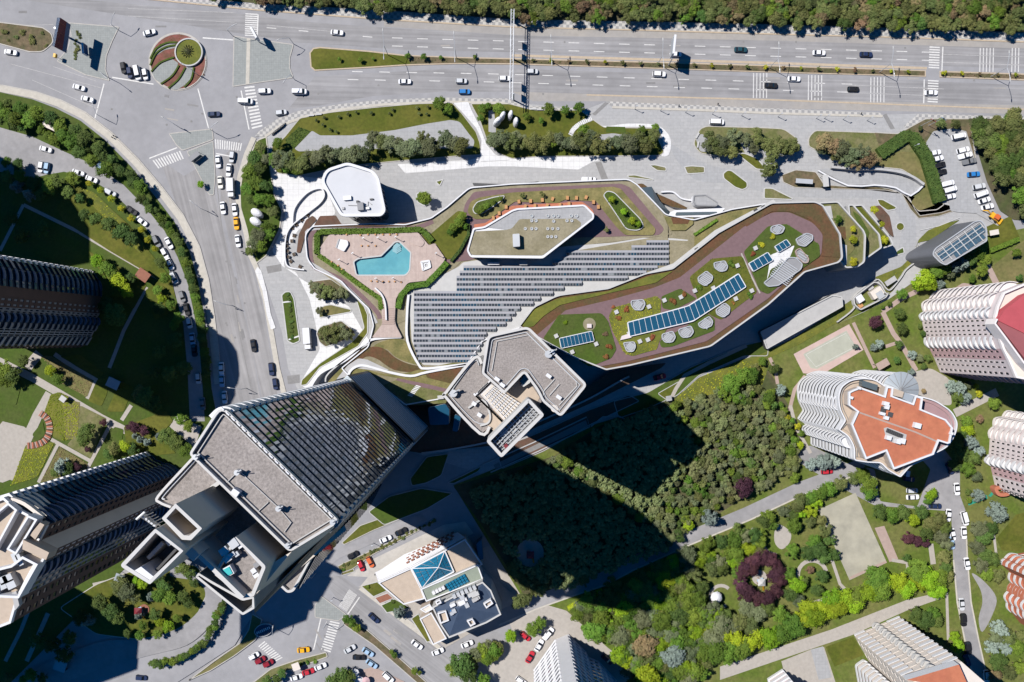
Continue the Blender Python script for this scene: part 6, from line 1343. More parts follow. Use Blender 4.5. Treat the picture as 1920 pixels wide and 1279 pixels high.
for p, an_ in (((371,141),150),((338,240),150),((436,573),160),((388,396),140),((462,728),170),((197,223),100),((224,58),60),((204,146),-40),((437,68),20),((405,250),30),((551,83),200),((553,150),240),((592,1075),150),((612,1170),60),((520,1180),80)):
    street_lamp(*p, h=7.5, arms=((1.6,an_),), desc='slim single arm street lamp')
for p in ((625,1120),(700,1018),(1190,205),(1238,208),(1285,211),(1335,214),(1390,217),(1458,219),(1530,222),(1580,224),(1625,226),(1545,222),(1710,276)):
    street_lamp(*p, h=4.0, arms=((.35,200),), desc='short plaza lamp post')
for p in ((685,450),(712,449),(745,448),(665,478),(640,490),(708,525),(740,524),(820,478)):
    street_lamp(p[0]-2, p[1]-1, h=3.5, arms=((.3,30),), desc='short lamp post on the pool deck', group='pool deck lamps', zb=zd)
# flags
for (px, py), m, lab in (((1718,236),'car_red','red flag on a tall pole beside the parking court'), ((1737,233),'car_skyblue','pale blue and white flag beside the red flag')):
    c = W(px+3,py+3); t = thing('flag', lab, 'flag', c); mb = MB(); mb.tube((c.x,c.y,0),(c.x,c.y,10),.1,.07); part('pole', mb, 'steel', t)
    mb = MB(); e = c+Vector((0,0,9.8)); v = []
    for k in range(6):
        for dz, dy in ((0,0),(-1.4,.7)): v.append(tuple(e+Vector((k*.28, math.sin(k*1.3)*.25-k*.14+dy, dz+.1*math.sin(k)))))
    mb.add(v, [(2*k,2*k+1,2*k+3,2*k+2) for k in range(5)]+[(2*k,2*k+2,2*k+3,2*k+1) for k in range(5)]); part('cloth', mb, m, t)
# white sculptures, mall totems
for (px, py), r, rot, lab in (((932,232),1.25,40,'broad white slanted sculpture, left one of the lawn group'), ((941,222),1.05,60,'middle white slanted sculpture in the lawn group'), ((956,220),1.0,80,'tall upright white sculpture in the lawn group'), ((966,233),1.0,95,'right white sculpture of the lawn group'),
                          ((484,402),1.7,150,'upper white egg shaped kiosk beside the street trees'), ((482,418),1.7,150,'lower white egg shaped kiosk beside the street trees')):
    c = W(px,py); t = thing('sculpture', lab, 'sculpture', c); mb = MB(); n = 14; hh = 4.6 if r < 1.5 else 3.4; a0 = math.radians(rot); prev = None; vv = []; ff = []
    prof = [(0,1.0,.0),(hh*.5,1.05,.15),(hh*.85,.9,.4),(hh,.55,.5),(hh*1.04,.12,.55)]
    for z, k, sh in prof:
        for i in range(n):
            th = 2*math.pi*i/n; x, y = r*1.35*k*math.cos(th), r*.8*k*math.sin(th); vv.append((c.x+x*math.cos(a0)-y*math.sin(a0)+sh*1.0, c.y+x*math.sin(a0)+y*math.cos(a0)+sh*.6, z+.15))
    for j in range(len(prof)-1):
        for i in range(n): ff.append((j*n+i, j*n+(i+1)%n, (j+1)*n+(i+1)%n, (j+1)*n+i))
    ff.append(tuple(range((len(prof)-1)*n, len(prof)*n))); mb.add(vv, ff); part('shell', mb, 'white', t)
    mb = MB(); mb.prism([(c.x+r*1.5*math.cos(k*.524), c.y+r*1.1*math.sin(k*.524)) for k in range(12)], .0, .22); part('plinth', mb, 'concrete', t)
# stepping stones on the lawn
ss = curve([(1070,252),(1075,243),(1084,235),(1096,228),(1108,223)], False, 4)
for i, p in enumerate(ss):
    c = W(*p); mb = MB(); d = Vector(ss[min(i+1,len(ss)-1)])-Vector(ss[max(i-1,0)]); mb.box((c.x,c.y), .55, 1.6, .15, .26, math.degrees(math.atan2(-d.y, d.x))); o = part('stepping_stone', mb, 'plaza_white'); o['category'] = 'stone'; o['group'] = 'stepping stones across the lawn'; AUTO.append((o, 'pale stepping stone slab in the curved lawn row', *p))
# shelters, kiosks, benches
def shelter(px, py, sx, sy, h, rot, m, label, name='bus_shelter', cat='shelter'):
    c = W(px,py,h); t = thing(name, label, cat, W(px,py)); c0 = Vector((c.x,c.y)); a = math.radians(rot)
    for ux in (-1,1):
        for uy in (-1,1):
            p = (c.x+ux*sx*.45*math.cos(a)-uy*sy*.4*math.sin(a), c.y+ux*sx*.45*math.sin(a)+uy*sy*.4*math.cos(a)); mb = MB(); mb.tube((*p,0),(*p,h),.07); part('post', mb, 'dark_metal', t)
    mb = MB(); mb.box((c.x,c.y), sx, sy, h, h+.18, rot); part('roof', mb, m, t)
    mb = MB(); q = (c.x+sy*.42*math.sin(a), c.y-sy*.42*math.cos(a)); mb.box(q, sx*.9, .1, .3, h-.3, rot); part('back_panel', mb, 'glass_grey', t)
shelter(364,293,4.2,1.8,2.8,38,'grey_wall','grey roofed bus shelter on the traffic island','bus_shelter')
shelter(94,235,5.4,2.6,3,-25,'cream','cream roofed guard hut among yellow shrubs on the left','guard_hut','hut')
shelter(190,311,3.4,2.8,3,-30,'car_skyblue','small blue roofed hut beside the left lane','guard_hut','hut')
shelter(268,516,4.6,3.6,3,-35,'red_pave','red timber pergola on the garden path','pergola','pergola')
for k in range(5):
    pass
shelter(113,1187+62,4.2,3.6,3,-20,'glass_pale','white gridded pergola at the far lower left','pergola','pergola')
shelter(224,1084,3.2,2.8,3,-20,'glass_pale','white gridded pergola beside the beige tower','pergola','pergola')
shelter(212,719,4.4,3.4,3,-25,'glass_pale','white gridded pergola at the end of the shaded path','pergola','pergola')
shelter(118,748,2.2,2.0,2.4,-35,'concrete_light','small white garden kiosk on the flower bed','kiosk','kiosk')
shelter(1655,683,4.5,2.6,3,30,'path_pink','pink roofed pavilion behind the round drum','garden_pavilion','pavilion')
shelter(1548,339,2.0,4.2,2.6,5,'concrete_light','pale box kiosk on the brown bed below the sunken ramp','kiosk','kiosk')
shelter(1508,340,6.0,1.6,2.4,-4,'steel','long grey hut on the brown bed above the service road','service_hut','hut')
shelter(1670,527,4.2,1.8,2.4,33,'concrete','grey roofed bin shelter beside the wavy wall','bin_shelter','shelter')
shelter(1864,436,3.2,1.8,2.4,10,'cream','cream site cabin on the lawn beside the drum','site_cabin','cabin')
shelter(1843,432,2.0,1.2,2.2,20,'white','white site box beside the yellow digger','site_box','box')
shelter(1254,747,2,1.8,2.2,10,'plaza_grey','oval pale vent housing on the grass behind the wing','vent_housing','housing')
shelter(555,1250,2.6,2.6,2.8,20,'cream','cream tent roof kiosk in the narrow verge at the bottom','kiosk','kiosk')
for (px, py), m in (((668,1257),'white'), ((676,1270),'pink_white'), ((688,1272),'pink_wall'), ((660,1272),'pink_pale')):
    c = W(px,py); t = thing('parasol', None, 'parasol', c, 0, 'parasols on the corner forecourt', ({'white':'white','pink_white':'cream','pink_wall':'pink','pink_pale':'pale pink'}[m]+' parasol on the bottom forecourt', px, py)); mb = MB(); mb.tube((c.x,c.y,0),(c.x,c.y,2.6),.05); part('pole', mb, 'steel', t)
    mb = MB(); v = [(c.x+1.5*math.cos(k*math.pi/4),c.y+1.5*math.sin(k*math.pi/4),2.2) for k in range(8)]+[(c.x,c.y,2.75)]; mb.add(v, [(k,(k+1)%8,8) for k in range(8)]); part('canopy', mb, m, t)
c = W(494,1182); ov = thing('oval_sign', 'dark oval raised sign bed with white lettering marks at the junction tip', 'sign', c)
mb = MB(); mb.prism(PX(circ(494,1182,17,24,11,-18), 1.0), .4, 1.0); part('base', mb, 'roof_navy', ov)
mb = MB(); mb.ring(PX(circ(494,1182,18,24,12,-18), 1.1), .3, 1.1, .3); part('rim', mb, 'concrete', ov)
for k in range(8):
    mb = MB(); p = lerp((482,1187),(505,1177),k/7); mb.box(W2(*p,1.05), .35, .9, 1.0, 1.1, 15+8*(k%2)); part('letter', mb, 'white', ov)
for (px, py, an_) in ((584,217,4),(598,215,4),(1000,205,0),(1012,206,0),(1307,255,60),(1308,272,80)):
    c = W(px,py); t = thing('bench', None, 'bench', c, math.radians(an_), 'benches', ('long pale bench', px, py)); 
    mb = MB(); mb.box((c.x,c.y), 2.2, .6, .55, .7, an_); part('seat', mb, 'concrete_light', t)
    for s_ in (-1,1): mb = MB(); mb.box((c.x+s_*.8*math.cos(math.radians(an_)),c.y+s_*.8*math.sin(math.radians(an_))), .2, .5, .1, .55, an_); part('leg', mb, 'concrete', t)
    for ch in t.children: ch.location = (0,0,0)
    t.rotation_euler = (0,0,0)
for i in range(7):
    px, py = 514+i*3.1, 250-i*2.4; c = W(px,py); t = thing('motorbike', None, 'motorbike', c, 0, 'motorbikes parked in a row', ('dark motorbike parked in the row by the white plaza', px, py)); a = 55
    d = Vector((math.cos(math.radians(a)), math.sin(math.radians(a))))
    mb = MB(); mb.box((c.x,c.y), 1.5, .35, .5, .95, a); part('body', mb, 'black', t)
    for s_ in (-1,1): mb = MB(); p = Vector((c.x,c.y))+d*.75*s_; n2 = Vector((-d.y,d.x))*.08; mb.tube((p.x-n2.x,p.y-n2.y,.42),(p.x+n2.x,p.y+n2.y,.42),.32,n=10); part('wheel', mb, 'rubber', t)
    mb = MB(); p = Vector((c.x,c.y))+d*.55; n2 = Vector((-d.y,d.x))*.4; mb.tube((p.x-n2.x,p.y-n2.y,1.1),(p.x+n2.x,p.y+n2.y,1.1),.04,n=4); part('handlebar', mb, 'steel', t)
# lounge chairs on the white terrace
TT = [(548,428),(556,422),(566,413),(577,404),(537,444),(538,455),(539,463),(540,472),(541,482),(548,452),(552,477),(546,490),(563,500),(552,442)]
for i, (px, py) in enumerate(TT):
    c = W(px,py); t = thing('armchair', None, 'chair', c, 0, 'dark armchairs on the white terrace', ('brown armchair on the curved white terrace', px, py))
    mb = MB(); mb.box((c.x,c.y), 1.2, 1.1, .1, .45, 20*i); part('seat', mb, 'bark', t)
    mb = MB(); a = math.radians(20*i); mb.box((c.x-.5*math.cos(a),c.y-.5*math.sin(a)), .25, 1.1, .1, .95, 20*i); part('backrest', mb, 'dark_metal', t)
for (px, py) in ((650,440),(676,441),(690,440),(704,440),(718,440),(731,440),(744,440),(678,461),(690,461),(704,461),(634,498),(622,491),(641,505),(696,527),(707,528),(718,528),(729,528),(740,528),(752,529)):
    c = W(px,py,zd); t = thing('pouf', None, 'stool', c, 0, 'small poufs on the pool deck', ('small terracotta pouf on the pool deck', px, py)); mb = MB(); mb.tube((c.x,c.y,zd),(c.x,c.y,zd+.45),.34,.3,8); part('cushion', mb, 'orange', t)
# playground, gazebo
c = W(1340,1116); gz = thing('gazebo', 'white round dome gazebo in the circular lawn clearing', 'gazebo', c)
for k in range(6): mb = MB(); a = k*math.pi/3; mb.tube((c.x+1.7*math.cos(a),c.y+1.7*math.sin(a),.15),(c.x+1.7*math.cos(a),c.y+1.7*math.sin(a),2.6),.1); part('post', mb, 'white', gz)
mb = MB(); v = []
for j, (r, z) in enumerate(((2.1,2.6),(1.7,3.3),(.9,3.9),(.1,4.2))):
    for k in range(12): a = k*math.pi/6; v.append((c.x+r*math.cos(a),c.y+r*math.sin(a),z))
mb.add(v, [(j*12+k, j*12+(k+1)%12, (j+1)*12+(k+1)%12, (j+1)*12+k) for j in range(3) for k in range(12)]); part('dome', mb, 'white', gz)
for (px, py), lab in (((1424,1088),'colourful playground set with yellow slide inside the ring of purple trees'), ((994,1037),'shaded playground carousel with a yellow hub in the dark wood'), ((265,1142),'red timber play frame in the lower left garden')):
    c = W(px,py); t = thing('playground_set', lab, 'playground', c)
    for k in range(4): mb = MB(); a = .6+k*math.pi/2; mb.tube((c.x+1.4*math.cos(a),c.y+1.4*math.sin(a),.1),(c.x+1.2*math.cos(a),c.y+1.2*math.sin(a),2.6),.1); part('post', mb, 'red_pave', t)
    mb = MB(); mb.box((c.x,c.y), 2.2, 2.2, 1.5, 1.65, 20); part('platform', mb, 'car_skyblue', t)
    mb = MB(); mb.add([(c.x+.5,c.y-1,1.6),(c.x+1.1,c.y-1,1.6),(c.x+1.6,c.y-3.6,.3),(c.x+1.0,c.y-3.6,.3)], [(0,1,2,3),(3,2,1,0)]); part('slide', mb, 'yellow', t)
    mb = MB(); v = [(c.x-1.3,c.y-1.3,2.6),(c.x+1.3,c.y-1.3,2.6),(c.x+1.3,c.y+1.3,2.6),(c.x-1.3,c.y+1.3,2.6),(c.x,c.y,3.5)]; mb.add(v, [(0,1,4),(1,2,4),(2,3,4),(3,0,4)]); part('roof', mb, 'red_sign' if px < 1000 else 'concrete_light', t)
sheet('play_surface', circ(1424,1083,14,20), 'path', .235)
sheet('play_surface', circ(994,1037,26,24), 'path', .236)
sheet('play_surface', circ(270,1143,10,16), 'red_pave', .42)
for q in ([(1815,940),(1850,928),(1852,935),(1816,948)], [(1853,930),(1866,915),(1870,918),(1858,932)]): sheet('green_mat', q, 'green_mat', .245)
# red arc of garden planters
ap = thing('planter_arc', 'curved red brick planter arc in the lower left garden', 'planter', W(75,805))
pts = curve([(75,775),(88,785),(93,805),(85,825),(68,834),(50,836)], False, 7)
for i in range(len(pts)-1):
    mb = MB(); mb.ribbon(PX([pts[i], lerp(pts[i],pts[i+1],.8)], .6), 2.2, .1, .6); part('planter_box', mb, ('terracotta','path_pink','mulch')[i%3], ap)
# yellow digger
c = W(1862,408); dg = thing('digger', 'yellow backhoe digger parked at the lower end of the parking court', 'digger', c)
mb = MB(); mb.box((c.x,c.y), 3.4, 2.0, .7, 1.5, -35); part('body', mb, 'yellow', dg)
mb = MB(); mb.box((c.x+.2,c.y-.2), 1.5, 1.7, 1.5, 2.7, -35); part('cab', mb, 'car_orange', dg)
for k, (dx, dy) in enumerate(((1.3,0.2),(.2,-1.6),(-.5,1.5),(-1.6,-.2))): mb = MB(); mb.tube((c.x+dx-.15,c.y+dy,.6),(c.x+dx+.2,c.y+dy+.15,.6),.6,n=10); part('wheel', mb, 'rubber', dg)
mb = MB(); mb.tube((c.x-1.5,c.y+1.0,1.4),(c.x-3.2,c.y+2.0,2.4),.22); mb.tube((c.x-3.2,c.y+2.0,2.4),(c.x-4.2,c.y+2.4,.8),.18); part('boom', mb, 'yellow', dg)
mb = MB(); mb.box((c.x+2.0,c.y-1.5), 1.0, 2.2, .2, 1.0, -35); part('bucket', mb, 'yellow', dg)

# ================================================================ CARS
def loft(secs, mb, mi=0, cap=True):
    n = len(secs[0]); o = []
    v = [p for s_ in secs for p in s_]; f = [(j*n+i, j*n+(i+1)%n, (j+1)*n+(i+1)%n, (j+1)*n+i) for j in range(len(secs)-1) for i in range(n)]
    if cap: f.append(tuple(range((len(secs)-1)*n, len(secs)*n)))
    mb.add(v, f, mi)
def outline(L, Wd, r, z):
    pts = shape([(-L/2,-Wd/2,r),(L/2,-Wd/2,r*1.3),(L/2,Wd/2,r*1.3),(-L/2,Wd/2,r)], r, 3); return [(x,y,z) for x,y in pts]
CM = {}
def car_meshes(kind):
    L, Wd, hb, hr, xs = dict(sedan=(4.6,1.82,.92,1.42,(-1.75,-1.05,.35,1.05)), hatch=(4.15,1.8,.95,1.48,(-1.95,-1.6,.4,1.1)), suv=(4.7,1.92,1.05,1.68,(-2.2,-1.8,.45,1.15)), van=(5.2,2.0,1.15,2.1,(-2.5,-2.4,1.1,1.85)), pickup=(5.2,1.9,1.05,1.7,(-.4,-.1,.9,1.5)))[kind]
    me = {}; b = MB(); w = .5
    loft([outline(L*.95,Wd*.94,w,.22), outline(L,Wd,w,.5), outline(L*.99,Wd*.98,w,hb*.85), outline(L*.95,Wd*.9,w,hb)], b)
    if kind == 'pickup': b.box((-1.55,0),1.8,1.5,hb,hb+.02)
    me['body'] = b
    xr0, xr1, xr2, xr3 = xs; wb, wt = Wd*.43, Wd*.36; z0, z1 = hb-.01, hr-.05
    q = MB(); q.add([(xr3,-wb,z0),(xr3,wb,z0),(xr2,wt,z1),(xr2,-wt,z1)], [(0,1,2,3)]); me['windscreen'] = q
    q = MB(); q.add([(xr0,wb,z0),(xr0,-wb,z0),(xr1,-wt,z1),(xr1,wt,z1)], [(0,1,2,3)]); me['rear_window'] = q
    for s_, nm in ((1,'side_window'),(-1,'side_window_r')):
        q = MB(); v = [(xr0,s_*wb,z0),(xr3,s_*wb,z0),(xr2,s_*wt,z1),(xr1,s_*wt,z1)]; q.add(v, [(0,3,2,1) if s_ > 0 else (0,1,2,3)]); me[nm] = q
    q = MB(); loft([[(x,y,z1) for x,y,_ in [(p[0]+(xr1+xr2)/2,p[1],0) for p in outline(xr2-xr1+.1,wt*2+.08,.12,0)]], [(p[0]+(xr1+xr2)/2,p[1],hr) for p in outline((xr2-xr1)*.94,wt*1.9,.2,0)]], q); me['roof'] = q
    q = MB(); q.tube((0,-.11,.33),(0,.11,.33),.33,n=10); me['wheel'] = q
    R = {}
    for k, m_ in me.items(): R[k] = m_.mesh('car_'+k, ['car_glass' if 'window' in k or k == 'windscreen' else 'rubber' if k == 'wheel' else 'car_white'])
    R['L'] = L; R['W'] = Wd; return R
def car(px, py, ang, col, kind='sedan', place='', group='cars'):
    if kind not in CM: CM[kind] = car_meshes(kind)
    R = CM[kind]; c = W(px,py,.8); c.z = gz_(px,py)
    nm = dict(sedan='saloon car', hatch='hatchback', suv='SUV', van='van', pickup='pickup truck')[kind]
    cn = dict(darkred='dark red', skyblue='pale blue', navy='dark blue', teal='dark teal', cream='cream').get(col, col)
    t = thing('parked_car' if 'parked' in place else 'car', None, 'car' if kind != 'van' else 'van', c, math.radians(-ang), group, (f'{cn} {nm} {place}'.strip(), px, py))
    for k in ('body','windscreen','rear_window','side_window','side_window_r','roof'):
        o = bpy.data.objects.new(k.replace('_r','') if k == 'side_window_r' else k, R[k]); C.objects.link(o); o.parent = t
        if k in ('body','roof'): o.material_slots[0].link = 'OBJECT'; o.material_slots[0].material = M['car_'+col]
    for x in (-.31,.31):
        for s_ in (-1,1):
            o = bpy.data.objects.new('wheel', R['wheel']); C.objects.link(o); o.parent = t; o.location = (x*R['L'],s_*R['W']*.46,0)
    return t
def gz_(px, py):
    if px < 400 and 170 < py < 860 and not (px > 395): return .15
    if px > 1735 and py < 420 and py > 235: return .25
    if px > 1480 and py > 830 and px < 1900: return .22
    if 940 < px < 1240 and py > 1160: return .2
    return .03
UP, LO = 'on the upper carriageway', 'on the lower carriageway'
ST, LN, PKC = 'on the street left of the mall', 'parked along the curved left lane', 'parked in the parking court'
CARS = [(20,98,8,'white','sedan','on the road below the soil median'), (280,61,-15,'white','sedan','beside the roundabout'), (148,164,15,'white','sedan','nearing the roundabout'), (164,186,14,'white','sedan','nearing the roundabout'),
 (231,127,80,'black','hatch','waiting left of the roundabout'), (243,136,80,'navy','hatch','waiting left of the roundabout'), (258,137,78,'white','van','waiting left of the roundabout'), (272,139,80,'white','hatch','waiting left of the roundabout'),
 (401,214,-3,'navy','sedan','crossing the junction below the roundabout'), (461,190,2,'white','van','on the zebra crossing'), (496,171,-3,'white','suv',LO), (562,172,0,'white','van',LO), (527,211,-8,'silver','hatch',LO),
 (632,61,5,'white','sedan',UP), (759,153,0,'white','sedan',LO), (865,152,0,'silver','hatch',LO), (871,172,0,'blue','hatch',LO), (946,147,0,'white','hatch',LO), (998,134,0,'silver','hatch',LO), (1236,139,3,'white','suv',LO), (1267,102,0,'white','hatch',UP),
 (1389,93,2,'teal','sedan',UP), (1446,160,3,'black','sedan',LO), (1489,148,2,'white','sedan',LO), (1536,99,2,'white','sedan',UP), (1624,102,2,'navy','sedan',UP), (1600,167,2,'black','hatch',LO), (1746,174,0,'white','sedan','on the zebra crossing at right'), (1344,229,2,'white','van','on the plaza road'),
 (409,303,85,'white','sedan',ST), (435,294,97,'silver','hatch',ST), (429,319,95,'white','sedan',ST), (413,342,85,'cream','sedan',ST), (418,390,82,'white','sedan',ST), (440,393,84,'white','sedan',ST), (443,419,85,'yellow','sedan',ST), (446,452,82,'white','sedan',ST),
 (475,648,80,'black','sedan',ST), (509,692,84,'navy','suv',ST), (516,720,82,'navy','hatch',ST), (415,691,88,'white','sedan','parked along the street kerb'), (416,714,88,'skyblue','sedan','parked along the street kerb'), (421,745,86,'white','sedan','parked along the street kerb'),
 (86,280,14,'white','sedan','on the curved left lane'), (77,313,100,'white','hatch','parked across the left lane'), (88,315,100,'skyblue','hatch','parked across the left lane'), (147,324,18,'white','sedan',LN), (172,336,22,'white','sedan',LN), (207,361,28,'silver','suv',LN), (247,395,35,'black','sedan',LN),
 (266,415,38,'white','sedan',LN), (294,453,62,'grey','suv',LN), (317,456,62,'white','sedan','on the curved left lane'), (309,475,62,'white','hatch',LN), (319,495,64,'white','sedan',LN), (327,521,66,'silver','suv',LN), (342,556,72,'grey','hatch',LN), (350,580,76,'black','sedan',LN), (355,605,78,'white','hatch',LN), (361,636,82,'skyblue','sedan',LN), (364,657,84,'black','sedan',LN), (372,709,86,'silver','hatch',LN), (380,757,86,'grey','sedan',LN),
 (1797,256,-12,'white','van',PKC), (1805,282,-15,'white','suv',PKC), (1809,292,-15,'white','pickup',PKC), (1817,303,-12,'grey','pickup',PKC), (1752,287,-12,'white','sedan',PKC), (1757,298,-14,'white','sedan',PKC), (1760,310,-12,'black','suv',PKC), (1763,323,-10,'black','sedan',PKC), (1775,345,-14,'white','van',PKC), (1780,356,-16,'white','van',PKC), (1780,369,-12,'white','sedan',PKC), (1825,327,-5,'blue','sedan',PKC), (1835,350,-12,'silver','suv',PKC), (1839,364,-20,'white','van',PKC), (1845,376,-18,'white','sedan',PKC), (1851,388,-14,'white','sedan',PKC),
 (1104,337,2,'white','pickup','beside the mall roof'), (1550,884,-6,'red','hatch','beside the grey spruce'), (1781,878,68,'navy','sedan','in the shade of the red roofed tower'), (1704,898,10,'navy','hatch','in the shade of the red roofed tower'), (1700,891,100,'skyblue','hatch','in the shade of the red roofed tower'), (1710,920,0,'silver','hatch','parked below the red roofed tower'), (1711,932,-3,'white','sedan','parked below the red roofed tower'), (1794,917,84,'white','sedan','on the right hand street'), (1753,949,2,'navy','sedan','beside the right hand street'), (1778,966,95,'white','sedan','on the right hand street'),
 (1784,1018,80,'skyblue','sedan','parked along the right hand street'), (1786,1002,80,'white','sedan','parked along the right hand street'), (1807,999,85,'white','sedan','parked along the right hand street'), (1808,972,75,'white','van','parked along the right hand street'), (1813,1057,80,'white','sedan','parked along the right hand street'), (1803,1133,85,'silver','sedan','parked along the right hand street'), (1806,1162,85,'black','suv','parked along the right hand street'), (1815,1215,82,'black','suv','parked along the right hand street'), (1813,1238,70,'navy','sedan','parked along the right hand street'), (1849,1268,86,'white','suv','parked along the right hand street'),
 (1237,707,-14,'red','sedan','in the shade behind the wing'), (662,1041,-28,'black','hatch','on the lane above the pyramid building'), (723,1011,-24,'white','sedan','on the lane above the pyramid building'), (752,997,-26,'black','sedan','on the lane above the pyramid building'), (677,1061,68,'red','hatch','parked in the forecourt'), (694,1054,62,'orange','hatch','parked in the forecourt'),
 (569,1219,-6,'yellow','sedan','at the bottom junction'), (488,1238,-28,'darkred','hatch','at the bottom left crossing'), (503,1244,-28,'darkred','hatch','at the bottom left crossing'), (476,1230,-28,'white','hatch','at the bottom left crossing'), (578,1260,-17,'red','sedan','parked below the narrow verge'), (556,1270,-17,'white','sedan','parked below the narrow verge'), (601,1250,-22,'white','sedan','parked below the narrow verge'), (656,1217,-30,'silver','sedan','at the bottom junction'), (690,1223,32,'skyblue','sedan','on the lower street'), (673,1233,2,'black','sedan','on the lower street'), (697,1245,34,'skyblue','sedan','on the lower street'), (728,1270,42,'white','suv','on the lower street'), (701,1159,42,'navy','sedan','on the lower street'), (782,1209,36,'white','sedan','on the lower street'), (821,1222,-22,'white','sedan','below the navy roof'), (876,1208,-22,'white','sedan','below the navy roof'),
 (985,1193,40,'red','hatch','parked beside the white tower'), (1028,1188,-50,'white','pickup','parked beside the white tower'), (1011,1210,-60,'white','sedan','parked beside the white tower'), (994,1232,-60,'red','sedan','parked beside the white tower'), (977,1276,35,'white','hatch','parked beside the white tower'), (1138,1236,42,'navy','sedan','in the shadow of the white tower'), (265,1271,5,'navy','hatch','in the shade at the bottom left')]
for cx in CARS: car(*cx)
def truck(px, py, ang, Lb, Wb, hb, label):
    c = W(px,py,1); c.z = .04; t = thing('box_truck', label, 'truck', c, math.radians(-ang))
    def lp(n, mb, m): o = bpy.data.objects.new(n, mb.mesh(n, [m])); C.objects.link(o); o.parent = t
    mb = MB(); mb.box((-.8,0), Lb, Wb, .8, hb); lp('cargo_box', mb, 'white')
    mb = MB(); loft([outline(1.9,Wb*.95,.25,.5), outline(1.9,Wb*.95,.25,1.5), outline(1.4,Wb*.85,.25,2.2)], mb); mb.v = [(x+Lb/2+.35,y,z) for x,y,z in mb.v]; lp('cab', mb, 'white')
    mb = MB(); x = Lb/2+.35; mb.add([(x+.98,-.8,1.5),(x+.98,.8,1.5),(x+.72,.7,2.2),(x+.72,-.7,2.2)], [(0,1,2,3)]); lp('windscreen', mb, 'car_glass')
    for xx in (-Lb/2+.4, Lb/2+.4):
        for s_ in (-1,1): mb = MB(); mb.tube((xx,s_*Wb*.46-.15,.45),(xx,s_*Wb*.46+.15,.45),.45,n=10); lp('wheel', mb, 'rubber')
truck(434,352,88,4.6,2.3,2.9,'white box truck on the street beside the green verge')
truck(577,634,86,5.6,2.4,3.0,'long white box truck parked on the white forecourt below the pool')
# a few people crossing
for px, py, m in ((455,472,'dark_metal'),(458,476,'car_navy'),(463,474,'brown_wall'),(213,259,'car_black'),(216,256,'car_navy'),(704,1076,'car_navy'),(1345,196,'car_black'),(1272,199,'car_navy'),(1613,214,'car_black')):
    c = W(px,py); t = thing('person', None, 'person', c, 0, 'pedestrians', ('person in dark clothes walking', px, py))
    import bmesh
    vv = [(0,0,.9),(0,0,1.2),(0,0,1.42),(0,0,1.5),(0,0,1.62),(0,0,1.72),(.1,.05,.5),(.2,.12,.06),(-.1,-.05,.5),(-.2,-.14,.06),(.06,-.2,1.38),(.05,-.26,1.1),(.18,-.26,.86),(-.06,.2,1.38),(-.05,.26,1.1),(-.16,.26,.86),(.05,.08,.85),(-.05,-.08,.85)]
    ee = [(0,1),(1,2),(2,3),(3,4),(4,5),(0,16),(16,6),(6,7),(0,17),(17,8),(8,9),(2,10),(10,11),(11,12),(2,13),(13,14),(14,15)]
    me = bpy.data.meshes.new('body'); me.from_pydata(vv, ee, []); o = bpy.data.objects.new('body', me); C.objects.link(o); o.parent = t; me.materials.append(M[m])
    mo = o.modifiers.new('skin', 'SKIN'); rr = [.14,.15,.16,.06,.1,.09,.08,.05,.08,.05,.06,.05,.04,.06,.05,.04,.1,.1]
    for k, sv_ in enumerate(me.skin_vertices[0].data): sv_.radius = (rr[k], rr[k]); sv_.use_root = (k == 0)
    mo2 = o.modifiers.new('sub', 'SUBSURF'); mo2.levels = 1; mo2.render_levels = 1
    mb = MB(); mb.tube((0,0,1.6),(0,0,1.8),.12,.07,8); oo = bpy.data.objects.new('hair', mb.mesh('hair',['black'])); C.objects.link(oo); oo.parent = t
    t.rotation_euler.z = random.uniform(0,6)
